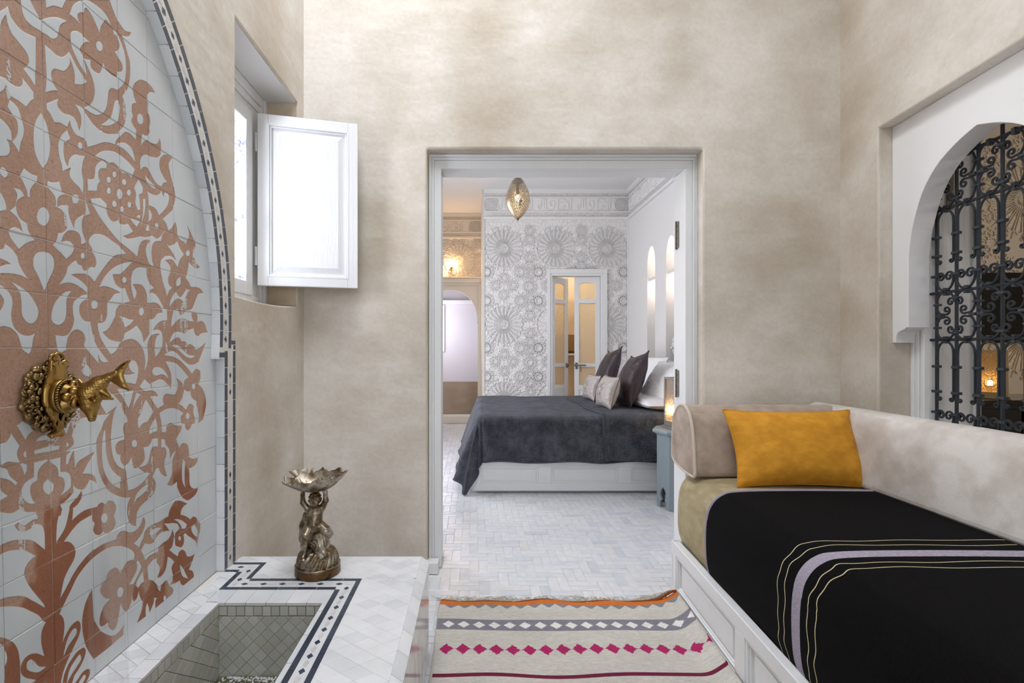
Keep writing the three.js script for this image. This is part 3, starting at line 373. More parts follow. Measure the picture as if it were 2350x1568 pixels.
for (const line of DESIGN.trim().split('\n')) ornament.push([line[0], line.slice(2).split(' ').map((s) => { const [a, b] = s.split(','); return [parseFloat(a), parseFloat(b), s.endsWith('!')]; })]);
const U0 = 0.40, UW = 1.48, V0 = 0.36, VH = 2.08, TS = 2048;
const maskCanvas = document.createElement('canvas'); maskCanvas.width = maskCanvas.height = TS;
{
  const g = maskCanvas.getContext('2d'); g.fillStyle = '#fff'; g.fillRect(0, 0, TS, TS);
  const X = (u) => ((u / 1000 - U0) / UW) * TS, Y = (v) => (1 - (v / 1000 - V0) / VH) * TS;
  for (const mirror of [true, false]) {
    g.save(); g.beginPath(); const edge = X(993);
    if (mirror) g.rect(0, 0, edge, TS); else g.rect(edge, 0, TS, TS);
    g.clip();
    for (const [k, p] of ornament) {
      g.beginPath(); g.fillStyle = k === 'w' ? '#fff' : '#000'; const n = p.length, q = (i) => p[(i + n) % n];
      const PXL = (a) => [X(mirror ? 2 * AX * 1000 - a[0] : a[0]), Y(a[1])];
      g.moveTo(...PXL(q(0)));
      for (let i = 0; i < n; i++) {
        const a = q(i), b = q(i + 1), f = 1 / 6, ha = a[2] ? a : [a[0] + (b[0] - q(i - 1)[0]) * f, a[1] + (b[1] - q(i - 1)[1]) * f], hb = b[2] ? b : [b[0] - (q(i + 2)[0] - a[0]) * f, b[1] - (q(i + 2)[1] - a[1]) * f];
        g.bezierCurveTo(...PXL(ha), ...PXL(hb), ...PXL(b));
      }
      g.fill();
    }
    g.restore();
  }
}
{
  const m = maskCanvas.getContext('2d').getImageData(0, 0, TS, TS).data, col = new Uint8Array(TS * TS * 4), hgt = new Uint8Array(TS * TS * 4), rough = new Uint8Array(TS * TS * 4);
  for (let y = 0; y < TS; y++) for (let x = 0; x < TS; x++) {
    const src = ((TS - 1 - y) * TS + x) * 4, i = (y * TS + x) * 4, u = x / TS, v = y / TS;
    let w = m[src] / 255; const cloud = fbm(u, v, 10, 3, 700), fine = vnoise(u * 420, v * 600, 4096, 710), pore = vnoise(u * 300, v * 760, 4096, 720);
    if (w < 0.5) { const smear = fbm(u * 1, v * 0.35, 26, 3, 740); if (smear > 0.775 && fine > 0.35) w = 0.55 + 0.3 * fine; }      // crumbs of glaze left on the clay
    const clay = mix3([162, 127, 107], [189, 157, 138], clamp(cloud * 1.1 + (fine - 0.5) * 0.5, 0, 1)), pit = pore > 0.93 ? 0.8 : 1;
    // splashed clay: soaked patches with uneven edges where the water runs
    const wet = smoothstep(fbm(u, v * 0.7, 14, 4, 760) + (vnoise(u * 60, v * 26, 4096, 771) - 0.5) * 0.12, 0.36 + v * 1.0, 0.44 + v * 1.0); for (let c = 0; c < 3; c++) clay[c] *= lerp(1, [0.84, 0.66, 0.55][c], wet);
    const glz = mix3([196, 202, 206], [216, 220, 222], clamp((cloud - 0.5) * 1.8 + 0.5, 0, 1)), speck = vnoise(u * 150, v * 210, 4096, 731) > 0.992 ? 0.6 : 1;
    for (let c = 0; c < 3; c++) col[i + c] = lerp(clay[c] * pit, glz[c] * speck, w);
    const edge = w;
    hgt[i] = hgt[i + 1] = hgt[i + 2] = clamp(0.78 * edge + (1 - w) * (0.16 * fine + (pore > 0.93 ? -0.1 : 0.06)) + w * 0.12 * cloud, 0, 1) * 255;
    rough[i] = rough[i + 1] = rough[i + 2] = lerp(215, 62 + 40 * cloud, w); col[i + 3] = hgt[i + 3] = rough[i + 3] = 255;
  }
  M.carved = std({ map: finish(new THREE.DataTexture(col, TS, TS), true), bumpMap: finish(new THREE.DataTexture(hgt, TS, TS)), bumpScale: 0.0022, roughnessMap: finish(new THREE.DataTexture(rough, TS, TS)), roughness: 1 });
}
{
  const uv = (x, y) => [(x - U0) / UW, (y - V0) / VH], T = toWall(PX);
  const cut = (p, nx, ny, lim) => { const o = []; for (let i = 0; i < p.length; i++) { const a = p[i], b = p[(i + 1) % p.length], da = lim - a[0] * nx - a[1] * ny, db = lim - b[0] * nx - b[1] * ny; if (da >= 0) o.push(a); if (da * db < 0) { const t = da / (da - db); o.push([lerp(a[0], b[0], t), lerp(a[1], b[1], t)]); } } return o; };
  const trim = (p) => {                                // the part of a tile that lies inside the arch
    const right = p.some((q) => q[0] > AX), left = p.some((q) => q[0] < AX);
    if (p[2][1] <= STEP + 0.04) { p = cut(p, 1, 0, JAMB - 0.001); return cut(p, -1, 0, JAMB - 0.001 - 2 * AX); }
    for (let i = 0; i <= 60 && p.length; i++) { const a = lerp(-0.1, 1.2, i / 60), c = Math.cos(a), s = Math.sin(a), r = ARC.r - 0.001; if (right) p = cut(p, c, s, ARC.u * c + ARC.v * s + r); if (left) p = cut(p, -c, s, (ARC.u - 2 * AX) * c + ARC.v * s + r); }
    const ar = Math.abs(p.reduce((q, a, i) => { const b = p[(i + 1) % p.length]; return q + a[0] * b[1] - b[0] * a[1]; }, 0) / 2); return ar > 3e-5 ? p.filter((a, i) => Math.hypot(a[0] - p[(i + 1) % p.length][0], a[1] - p[(i + 1) % p.length][1]) > 2e-4) : [];
  };
  for (let i = -6; i < 7; i++) for (let j = -7; j < 11; j++) {
    const jt = () => rr(-0.0012, 0.0012), U = (k, v) => AX + 0.006 + 0.1187 * k - 0.025 * (v - 1.4), Vv = (k) => 1.2 + 0.1182 * k, v0 = Math.max(COUNTER, Vv(j)), v1 = Vv(j + 1), gp = 0.0009;
    const c = [[U(i, v0) + gp, v0 + gp], [U(i + 1, v0) - gp, v0 + gp], [U(i + 1, v1) - gp, v1 - gp], [U(i, v1) + gp, v1 - gp]].map(([a, b]) => [a + jt() * 0.5, b + jt() * 0.5]);
    const out = trim(c); if (out.length < 3) continue;
    const g = tileGeo(out, 0.014, 0.0012, uv); g.applyMatrix4(new THREE.Matrix4().makeTranslation(0, 0, rr(-0.001, 0.0008))); g.applyMatrix4(T);
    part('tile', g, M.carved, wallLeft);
  }
}
// the mosaic border: two rows of dark strips, dark diamonds and grey lozenges between them on white
function bandAlong(path, parent, names, T, sides = 1, shift = 0) {
  // path: [[u, v], ...] of the centre line; strips lie 0.031 m to either side
  const cum = [0]; for (let i = 1; i < path.length; i++) cum.push(cum[i - 1] + Math.hypot(path[i][0] - path[i - 1][0], path[i][1] - path[i - 1][1]));
  const L = cum[cum.length - 1];
  const at = (s, o) => { s = clamp(s, 0, L); let i = 1; while (i < cum.length - 1 && cum[i] < s) i++; const t = (s - cum[i - 1]) / (cum[i] - cum[i - 1]), a = path[i - 1], b = path[i], l = cum[i] - cum[i - 1], dx = (b[0] - a[0]) / l, dy = (b[1] - a[1]) / l; return [lerp(a[0], b[0], t) + dy * o, lerp(a[1], b[1], t) - dx * o]; };
  const put = (name, pts, mat, h) => { const a = pts.reduce((s, p, i) => { const q = pts[(i + 1) % pts.length]; return s + p[0] * q[1] - q[0] * p[1]; }, 0); if (a < 0) pts = pts.reverse(); part(name, tileGeo(pts, 0.008, 0.0006).applyMatrix4(new THREE.Matrix4().makeTranslation(0, 0, h + rr(-0.0003, 0.0003))).applyMatrix4(T), mat, parent); };
  const n = Math.max(1, Math.round(L / 0.062));
  for (const o of [-1, 1]) for (let i = 0; i < n; i++) { const a = (L * i) / n + 0.0009, b = (L * (i + 1)) / n - 0.0009, w = rr(-0.0006, 0.0006); put(names[0], [at(a, o * 0.0408), at(b, o * 0.0408), at(b, o * (0.0208 + w)), at(a, o * (0.0208 + w))], M.blueTile[Math.floor(rnd() * 3)], 0.001); }
  for (let i = 0; i < n; i++) {
    const a = (L * i) / n, s = L / n, m = a + s * 0.5;
    put(names[1], [at(m - 0.0135, 0), at(m, 0.0092), at(m + 0.0135, 0), at(m, -0.0092)], M.blueTile[Math.floor(rnd() * 3)], 0.0006);
    if (i < n - 1 || true) { const q = a + s; if (q < L - 0.01) put(names[2], [at(q - 0.0175, 0), at(q - 0.007, 0.0062), at(q + 0.007, 0.0062), at(q + 0.0175, 0), at(q + 0.007, -0.0062), at(q - 0.007, -0.0062)], M.greyTile[Math.floor(rnd() * 2)], 0.0006); }
    for (const o of [-1, 1]) { const e = 0.0012, z = 0.0196; put(names[3], [at(m - s / 2 + e, o * z), at(m + s / 2 - e, o * z), at(m + s / 2 - 0.016, o * 0.0088), at(m + 0.003, o * 0.0118), at(m - 0.003, o * 0.0118), at(m - s / 2 + 0.016, o * 0.0088)], M.glaze[Math.floor(rnd() * 4)], 0.0002); }
  }
}
{
  const T = toWall(WX), arc = [], rm = (ARC.r + ARC.R) / 2;
  const t0 = Math.asin((1.2 - ARC.v) / rm), t1 = Math.acos((AX - ARC.u) / rm);
  for (let i = 0; i <= 60; i++) { const t = lerp(t0, t1, i / 60); arc.push([ARC.u + rm * Math.cos(t), ARC.v + rm * Math.sin(t)]); }
  const names = ['mosaic_strip', 'mosaic_diamond', 'mosaic_lozenge', 'mosaic_filler'];
  bandAlong(arc, wallLeft, names, T);
  bandAlong([[1.891, 1.19], [1.891, COUNTER + 0.003]], wallLeft, names, T);
  const put = (x0, x1, y0, y1, m) => part('mosaic_strip', tileGeo([[x0, y0], [x1, y0], [x1, y1], [x0, y1]], 0.008, 0.0006).applyMatrix4(new THREE.Matrix4().makeTranslation(0, 0, 0.001)).applyMatrix4(T), m, wallLeft);
  put(1.812, 1.85, 1.166, 1.184, M.blueTile[0]); put(1.90, 1.932, 1.213, 1.228, M.blueTile[1]); put(1.915, 1.932, 1.194, 1.211, M.blueTile[2]);
  const lining = (pts, o = 0.0002) => part('band_bed', slab(poly(pts), 0.006).applyMatrix4(toWall(WX + o)), M.grout, wallLeft);
  const inner = arc.map(([u, v]) => { const l = Math.hypot(u - ARC.u, v - ARC.v); return [ARC.u + ((u - ARC.u) / l) * (ARC.r + 0.0005), ARC.v + ((v - ARC.v) / l) * (ARC.r + 0.0005)]; }), outer = arc.map(([u, v]) => { const l = Math.hypot(u - ARC.u, v - ARC.v); return [ARC.u + ((u - ARC.u) / l) * ARC.R, ARC.v + ((v - ARC.v) / l) * ARC.R]; });
  lining([...inner, ...outer.slice().reverse()]); lining([[1.851, COUNTER], [1.932, COUNTER], [1.932, 1.228], [1.82, 1.228], [1.82, 1.167], [1.851, 1.167]], 0.0005);
  // reveal tiles between the wall face and the recessed panel
  const reveal = (u0, v0, u1, v1) => {
    const l = Math.hypot(u1 - u0, v1 - v0), dx = (u1 - u0) / l, dy = (v1 - v0) / l;                     // the tile faces the axis of the arch
    const F = frame([WX, v0, -u0], [0, dy, -dx], [-1, 0, 0], [0, dx, dy]), w = WX - PX + 0.001;
    part('reveal_tile', tileGeo([[0.0008, 0], [l - 0.0008, 0], [l - 0.0008, w], [0.0008, w]], 0.01, 0.0008).applyMatrix4(new THREE.Matrix4().makeTranslation(0, 0, 0.002)).applyMatrix4(F), M.glaze[Math.floor(rnd() * 3)], wallLeft);
  };
  const s0 = Math.asin((STEP - ARC.v) / ARC.r), s1 = Math.acos((AX - ARC.u) / ARC.r), n = Math.round(((s1 - s0) * ARC.r) / 0.085);
  for (let i = 0; i < n; i++) { const a = lerp(s0, s1, i / n), b = lerp(s0, s1, (i + 1) / n); reveal(ARC.u + ARC.r * Math.cos(a), ARC.v + ARC.r * Math.sin(a), ARC.u + ARC.r * Math.cos(b), ARC.v + ARC.r * Math.sin(b)); }
  for (let i = 0; i < 8; i++) reveal(JAMB, lerp(COUNTER, STEP, i / 8), JAMB, lerp(COUNTER, STEP, (i + 1) / 8));
  part('corbel_underside', box(WX, PX, STEP - 0.004, STEP + 0.003, -1.85, -1.81), M.glaze[0], wallLeft);
}

// ------------------------------------------------------------------ back wall, ceiling with the skylight well, rear wall
const BZ = -2.7;
{
  const r = 0.012, s = poly([[-1.17, 0], [-0.258, 0], [-0.258, 2.2546 - r], [-0.2545, 2.2546 - 0.0035], [-0.258 + r, 2.2546], [1.2 - r, 2.2546], [1.1965, 2.2546 - 0.0035], [1.2, 2.2546 - r], [1.2, 0], [2.4, 0], [2.4, 4.3], [-1.17, 4.3]]);
  structure('wall_back', slab(s, 0.11, 0.012).translate(0, 0, BZ), M.plaster);
  const s2 = poly([[-1.7, 0], [-0.262, 0], [-0.262, 2.255], [1.262, 2.255], [1.262, 0], [2.4, 0], [2.4, 3.7], [-1.7, 3.7]]);
  structure('wall_bedroom_front', slab(s2, 0.14).translate(0, 0, BZ - 0.11), M.whitewash);
}
{
  const c = poly([[-1.2, -2.9], [2.6, -2.9], [2.6, 2.9], [-1.2, 2.9]]); c.holes.push(new THREE.Path([[-0.9, 0.0], [0.25, 0.0], [0.25, 2.5], [-0.9, 2.5]].map((p) => new THREE.Vector2(...p))));
  structure('ceiling', slab(c, 0.55).rotateX(-Math.PI / 2).translate(0, 4.85, 0), M.whitePlaster);
  const w = poly([[-1.2, 0], [-0.8, 0], [-0.8, 2.75], [1.4, 2.75], [1.4, 0], [2.6, 0], [2.6, 4.3], [-1.2, 4.3]]);
  structure('wall_rear', slab(w, 0.25).translate(0, 0, 3.05), M.plaster);
}

// ------------------------------------------------------------------ floor: white brick tiles in a double herringbone
{
  structure('floor', box(-2.2, 5.4, -0.12, -0.0035, -10.2, 4.5), std({ color: 0xe2e1df, roughness: 0.9, bumpMap: fineBump, bumpScale: 0.001 }));
  const floor = scene.getObjectByName('floor'), L = 0.152, W = 0.1, g = 0.0012;
  const tone = texture(256, 256, (u, v) => mix3([216, 217, 220], [230, 231, 234], fbm(u * 0.4, v, 12, 4, 811)), { srgb: true, repeat: [3, 3] });
  const wave = texture(256, 256, (u, v) => fbm(u, v, 10, 3, 841), { repeat: [4, 4] });
  const mats = [0xffffff, 0xfafbfd, 0xf3f5f9, 0xfdfbf8, 0xf7f8fa, 0xeceff5].map((c) => phys({ color: c, map: tone, roughness: 0.22, bumpMap: wave, bumpScale: 0.0025 }));
  const brick = (w, h) => tileGeo([[-w / 2 + g, -h / 2 + g], [w / 2 - g, -h / 2 + g], [w / 2 - g, h / 2 - g], [-w / 2 + g, h / 2 - g]], 0.012, 0.0018);
  const lay = new THREE.Matrix4().makeRotationX(-Math.PI / 2), kinds = { h: [0, 1, 2].map(() => brick(L, W / 2).applyMatrix4(lay)), v: [0, 1, 2].map(() => brick(W / 2, L).applyMatrix4(lay)) };
  for (const k of ['h', 'v']) kinds[k].forEach((q, i) => { const uv = q.attributes.uv; for (let j = 0; j < uv.count; j++) { const a = uv.getX(j), b = uv.getY(j); uv.setXY(j, (k === 'h' ? a : b) + i * 0.37, (k === 'h' ? b : a) + i * 0.21); } });
  const list = [];
  for (let a = -60; a < 60; a++) for (let b = -60; b < 60; b++) {
    const x = a * W + b * (L + W), y = a * W + b * (W - L);
    for (const [k, cx, cy] of [['h', x + L / 2, y + W / 4], ['h', x + L / 2, y + (3 * W) / 4], ['v', x + L + W / 4, y + W - L / 2], ['v', x + L + (3 * W) / 4, y + W - L / 2]]) {
      const X = cx - 0.03, Z = -(cy + 0.02) - 2.0;
      if (X < -1.0 || X > 2.3 || Z > 0.4 || Z < -8.2 || (Z > -2.7 && (X > 1.9 || X < -0.9)) || (Z > -2.95 && Z < -2.68 && (X < -0.2 || X > 1.25))) continue;
      if (X > 2.02 && Z < -2.9) continue;
      const d = -Z, px = 1092 + (1170 * X) / d, py = 799 + (1170 * 1.2) / d, seen = d > 1.5 && px > 960 && px < 1600 && py < 1568 && py > 960 && !(X > -0.1 && d > 4.25 && d < 6.2) && !(X > -0.15 && X < 0.9 && d < 2.38) && !(X > 0.95 && d < 2.5);
      list.push([k, X, Z, seen ? 1 / (d * d) : 0]);
    }
  }
  list.sort((p, q) => q[3] - p[3]);
  const rest = mats.map(() => []);
  list.forEach(([k, X, Z], i) => {
    const m = Math.floor(rnd() * mats.length * 0.999), mi = rnd() < 0.55 ? m % 2 : m, geo = kinds[k][Math.floor(rnd() * 3)], y = rr(-0.0006, 0.0006);
    if (i < 300) { const o = part('brick_tile', geo, mats[mi], floor); o.position.set(X, y, Z); o.rotation.set(rr(-0.006, 0.006), 0, rr(-0.006, 0.006)); } else rest[mi].push(geo.clone().translate(X, y, Z));
  });
  rest.forEach((r, i) => { if (r.length) part('brick_tile_field', merge(r), mats[i], floor).userData.kind = 'stuff'; });
}

// ------------------------------------------------------------------ the tiled fountain basin under the arch
const BAS = { x0: -0.818, x1: -0.485, z: -1.622, zn: -0.55, end: -2.0, edge: -0.21 };
{
  const t = thing('fountain_basin', 'white tiled fountain basin with a dark mosaic border built against the carved tile wall', 'basin', [0, 0, 0]);
  const top = COUNTER - 0.0016, NEAR = -0.15, side = -0.183;
  // masonry body around the sunken basin
  const body = [box(BAS.x1 + 0.006, BAS.edge - 0.014, 0, top, BAS.end + 0.035, NEAR), box(BAS.edge - 0.02, side - 0.012, 0, top - 0.022, BAS.end + 0.012, NEAR), box(-0.94, side - 0.012, 0, top - 0.022, BAS.end + 0.012, BAS.end + 0.04), box(-0.94, BAS.x0 - 0.006, 0, top, BAS.end + 0.035, NEAR), box(BAS.x0 - 0.006, BAS.x1 + 0.006, 0, top, BAS.end + 0.035, BAS.z - 0.006), box(BAS.x0 - 0.006, BAS.x1 + 0.006, 0, top, BAS.zn + 0.006, NEAR), box(BAS.x0 - 0.01, BAS.x1 + 0.01, 0, 0.07, BAS.z - 0.01, BAS.zn + 0.01)];
  part('body', merge(body), M.grout, t);
  const lay = (h = 0) => frame([0, COUNTER + h, 0], [1, 0, 0], [0, 0, -1], [0, 1, 0]);     // local x = world x, local y = distance from the camera
  const put = (name, pts, mat, h = 0) => part(name, tileGeo(pts, 0.009, 0.0004).applyMatrix4(lay(h + rr(-0.00015, 0.00015))), mat, t);
  const G = () => M.glaze[Math.floor(rnd() * 3)];
  // mosaic border, outer and inner rows of dark strips with a diamond line between
  const outer = [[-0.9115, 1.925], [-0.79, 1.925], [-0.79, 1.79], [-0.40, 1.79], [-0.40, 0.3]], inner = [[-0.9115, 1.845], [-0.862, 1.845], [-0.862, 1.71], [-0.472, 1.71], [-0.472, 0.3]];
  const strips = (pl, sgn) => { for (let i = 0; i < pl.length - 1; i++) {
    const [a, b] = [pl[i], pl[i + 1]], l = Math.hypot(b[0] - a[0], b[1] - a[1]), n = Math.max(1, Math.round(l / 0.062)), dx = (b[0] - a[0]) / l, dy = (b[1] - a[1]) / l, w = 0.0165 * sgn, nx = dy * w, ny = -dx * w, e = i ? 0.017 * 0 : 0;
    for (let k = 0; k < n; k++) { const s = (l * k) / n + 0.0009 + e, q = (l * (k + 1)) / n - 0.0009; let p = [[a[0] + dx * s, a[1] + dy * s], [a[0] + dx * q, a[1] + dy * q], [a[0] + dx * q + nx, a[1] + dy * q + ny], [a[0] + dx * s + nx, a[1] + dy * s + ny]]; const ar = (p[1][0] - p[0][0]) * (p[2][1] - p[0][1]) - (p[2][0] - p[0][0]) * (p[1][1] - p[0][1]); if (ar < 0) p = p.reverse(); put('mosaic_strip', p, M.blueTile[Math.floor(rnd() * 3)], 0.0006); }
  } };
  strips(outer, 1); strips(inner, -1);
  const mid = outer.map((p, i) => [(p[0] + inner[i][0]) / 2, (p[1] + inner[i][1]) / 2]);
  for (let i = 0; i < mid.length - 1; i++) {
    const a = mid[i], b = mid[i + 1], l = Math.hypot(b[0] - a[0], b[1] - a[1]), n = Math.max(1, Math.round(l / 0.062)), dx = (b[0] - a[0]) / l, dy = (b[1] - a[1]) / l, P = (s, o) => [a[0] + dx * s + dy * o, a[1] + dy * s - dx * o];
    for (let k = 0; k < n; k++) {
      const s = (l * (k + 0.5)) / n, q = (l * (k + 1)) / n, ccw = (p) => { const ar = (p[1][0] - p[0][0]) * (p[2][1] - p[0][1]) - (p[2][0] - p[0][0]) * (p[1][1] - p[0][1]); return ar < 0 ? p.reverse() : p; };
      put('mosaic_diamond', ccw([P(s - 0.0125, 0), P(s, -0.0085), P(s + 0.0125, 0), P(s, 0.0085)]), M.blueTile[Math.floor(rnd() * 3)], 0.0008);
      put('mosaic_lozenge', ccw([P(q - 0.015, 0), P(q - 0.005, -0.0065), P(q + 0.006, -0.006), P(q + 0.015, 0), P(q + 0.005, 0.0065), P(q - 0.006, 0.006)]), M.greyTile[Math.floor(rnd() * 2)], 0.0008);
    }
  }
  // white ground between the two rows
  const bandFill = (x0, x1, y0, y1) => put('mosaic_ground', [[x0, y0], [x1, y0], [x1, y1], [x0, y1]], M.glaze[1], -0.0004);
  bandFill(-0.9115, -0.8065, 1.8605, 1.9085); bandFill(-0.8465, -0.8065, 1.725, 1.8615); bandFill(-0.8465, -0.4165, 1.7255, 1.7735); bandFill(-0.4565, -0.4165, 0.3, 1.7255);
  // pale diamond tiles on the wide shelf, clipped to its outline
  const clip = (pts, x0, x1, y0, y1) => { let p = pts; for (const [ax, s, lim] of [[0, 1, x0], [0, -1, x1], [1, 1, y0], [1, -1, y1]]) { const o = []; for (let i = 0; i < p.length; i++) { const a = p[i], b = p[(i + 1) % p.length], da = s * (a[ax] - lim), db = s * (b[ax] - lim); if (da >= 0) o.push(a); if (da * db < 0) { const t = da / (da - db); o.push([lerp(a[0], b[0], t), lerp(a[1], b[1], t)]); } } p = o; if (!p.length) break; } return p; };
  const area = (p) => Math.abs(p.reduce((s, a, i) => { const b = p[(i + 1) % p.length]; return s + a[0] * b[1] - b[0] * a[1]; }, 0) / 2);
  const lattice = (name, x0, x1, y0, y1, w, h, mats, gap, F, skew = 0) => {
    for (let i = Math.floor(x0 / w) - 1; i <= x1 / w + 1; i++) for (let j = Math.floor(y0 / h) * 2 - 2; j <= (y1 / h) * 2 + 2; j++) {
      const cx = (i + (j & 1 ? 0.5 : 0)) * w, cy = (j * h) / 2, q = 1 - gap / Math.min(w, h) * 2;
      const p = clip([[cx - (w / 2) * q, cy + skew], [cx, cy - (h / 2) * q], [cx + (w / 2) * q, cy - skew], [cx, cy + (h / 2) * q]], x0, x1, y0, y1);
      if (p.length > 2 && area(p) > w * h * 0.02) F(name, p, mats[Math.floor(rnd() * mats.length)]);
    }
  };
  const white = [M.glaze[0], M.glaze[0], M.glaze[0], M.glaze[1]];
  lattice('shelf_tile', -0.40, BAS.edge - 0.0008, 0.35, 1.79, 0.085, 0.062, white, 0.00025, put);
  lattice('shelf_tile', -0.79, BAS.edge - 0.0008, 1.79, -BAS.end - 0.02, 0.085, 0.062, white, 0.00025, put);
  lattice('shelf_tile', -0.9115, -0.862, 1.71, 1.845, 0.085, 0.062, white, 0.0006, put);
  lattice('curb_tile', -0.94, -0.862, 0.5, 1.71, 0.075, 0.05, white, 0.0007, put);
  lattice('shelf_tile', -0.9115, -0.79, 1.925, -BAS.end - 0.02, 0.085, 0.062, white, 0.0006, put);
  // rim tiles around the opening
  const n1 = 6; for (let k = 0; k < n1; k++) { const a = lerp(-0.862, BAS.x1 + 0.012, k / n1) + 0.001, b = lerp(-0.862, BAS.x1 + 0.012, (k + 1) / n1) - 0.001; put('rim_tile', [[k ? a : a + 0.04, -BAS.z - 0.002], [b, -BAS.z - 0.002], [b, 1.709], [a, 1.709]], G()); }
  for (let k = 0; k < 15; k++) { const a = 1.70 - k * 0.075, b = a - 0.0735; put('rim_tile', [[-0.861, b], [BAS.x0 + 0.001, b], [BAS.x0 + 0.001, k ? a : a - 0.078], [-0.861, a]], G()); }
  for (let k = 0; k < 9; k++) { const a = 1.70 - k * 0.13; put('rim_tile', [[BAS.x1 - 0.002, a - 0.128], [-0.4725, a - 0.128], [-0.4725, a], [BAS.x1 - 0.002, a]], G()); }
  // bevelled edge tiles along the open side and the end, then the marble faces
  const edge = (a, b, nn) => { for (let k = 0; k < nn; k++) {                      // a, b: [x, d] along the edge line; the bevel falls outwards
    const p = [lerp(a[0], b[0], k / nn), lerp(a[1], b[1], k / nn)], q = [lerp(a[0], b[0], (k + 1) / nn), lerp(a[1], b[1], (k + 1) / nn)], l = Math.hypot(q[0] - p[0], q[1] - p[1]), dx = (q[0] - p[0]) / l, dy = (q[1] - p[1]) / l, ox = -dy, oy = dx;
    const along = [dx, 0, -dy], down = V(ox * 0.03, -0.02, -oy * 0.03).normalize(), up = V(...along).cross(down); if (up.y < 0) up.negate();
    const F = new THREE.Matrix4().makeBasis(V(...along), up.clone().cross(V(...along)), up).setPosition(p[0], COUNTER, -p[1]);
    const s = V(...along), yv = up.clone().cross(s), sg = Math.sign(yv.dot(down)); const w = 0.036 * sg; let pts = [[0.0008, 0], [l - 0.0008, 0], [l - 0.0008, w], [0.0008, w]]; if (sg < 0) pts = pts.reverse();
    part('edge_tile', tileGeo(pts, 0.009, 0.001).applyMatrix4(F), G(), t);
  } };
  edge([BAS.edge, -BAS.end - 0.02], [BAS.edge, 0.35], 16);
  edge([-0.92, -BAS.end - 0.02], [BAS.edge, -BAS.end - 0.02], 8);
  M.marble = phys({ map: texture(512, 512, (u, v) => { const a = Math.abs(fbm(u * 1, v * 0.3, 10, 5, 901) - 0.5), b = fbm(u, v, 6, 4, 915); return mix3([228, 228, 230], [120, 122, 128], clamp(0.9 - a * 16, 0, 0.75) * clamp(b * 2 - 0.6, 0, 1)); }, { srgb: true, repeat: [1.4, 1.4] }), roughness: 0.12 });
  for (let k = 0; k < 6; k++) part('side_panel', box(side - 0.014, side, 0.004, COUNTER - 0.021, -0.32 - k * 0.275, -0.32 - k * 0.275 - 0.2735, 0.001), M.marble, t);
  part('end_panel', box(-0.94, side - 0.002, 0.004, COUNTER - 0.021, BAS.end - 0.002, BAS.end + 0.012, 0.001), M.marble, t);
  // inside of the basin: a row of squares under the rim, then greenish diamond tiles
  const mason = M.dirtyGrout;
  part('basin_lining', merge([box(BAS.x0 - 0.007, BAS.x0 - 0.001, 0.08, COUNTER - 0.009, BAS.z, BAS.zn), box(BAS.x1 + 0.001, BAS.x1 + 0.007, 0.08, COUNTER - 0.009, BAS.z, BAS.zn), box(BAS.x0 - 0.006, BAS.x1 + 0.006, 0.08, COUNTER - 0.009, BAS.z - 0.007, BAS.z - 0.001), box(BAS.x0, BAS.x1, 0.06, 0.075, BAS.z, BAS.zn)]), mason, t);
  const faces = [frame([BAS.x0, 0, BAS.z], [1, 0, 0], [0, 1, 0], [0, 0, 1]), frame([BAS.x0, 0, BAS.zn], [0, 0, -1], [0, 1, 0], [1, 0, 0]), frame([BAS.x1, 0, BAS.z], [0, 0, 1], [0, 1, 0], [-1, 0, 0])];
  const lens = [BAS.x1 - BAS.x0, BAS.zn - BAS.z, BAS.zn - BAS.z];
  faces.forEach((F, f) => {
    const P = (name, p, mat) => part(name, tileGeo(p, 0.006, 0.0005).applyMatrix4(new THREE.Matrix4().makeTranslation(0, 0, 0.001 + rr(-0.0003, 0.0003))).applyMatrix4(F), mat, t);
    const n = Math.round(lens[f] / 0.028); for (let k = 0; k < n; k++) { const a = (lens[f] * k) / n + 0.0012, b = (lens[f] * (k + 1)) / n - 0.0012, j = rr(-0.001, 0.001); P('border_tile', [[a, COUNTER - 0.041 + j], [b, COUNTER - 0.041 + j], [b, COUNTER - 0.012], [a, COUNTER - 0.012]], M.pool[Math.floor(rnd() * 3)]); }
    const w = f ? 0.058 : 0.0445; lattice('basin_tile', 0.001, lens[f] - 0.001, 0.08, COUNTER - 0.044, w, 0.0445, M.pool, 0.0008, P);
  });
  const water = thing('water', 'shallow greenish water standing in the fountain basin', 'water');
  const wg = grid(40, 60, (u, v) => { const x = lerp(BAS.x0 + 0.004, BAS.x1 - 0.004, u), z = lerp(BAS.zn - 0.004, BAS.z + 0.004, v), r = Math.hypot(x + 0.72, z + 1.25); return [x, 0.158 + 0.0022 * Math.sin(r * 95) * Math.exp(-r * 3) + 0.0012 * Math.sin(x * 70 + z * 45), z]; });
  part('water_surface', wg, phys({ color: 0xd9ddc8, roughness: 0.04, transmission: 1, thickness: 0, ior: 1.33, side: THREE.DoubleSide }), water);
  const bub = new THREE.SphereGeometry(1, 8, 6), foam = []; for (let i = 0; i < 240; i++) { const x = rr(BAS.x0 + 0.02, BAS.x1 - 0.02), r = rr(0.0015, 0.005) ; foam.push(bub.clone().scale(r, r * 0.7, r).translate(x, 0.1595, BAS.z + 0.012 + Math.abs(rr(-1, 1) * rr(0, 1)) * 0.05)); }
  const fm = part('foam', merge(foam), phys({ color: 0xf6f8f8, roughness: 0.2, transmission: 0.5, thickness: 0 }), water, 'white froth along the far edge of the water'); fm.userData.kind = 'stuff';
}

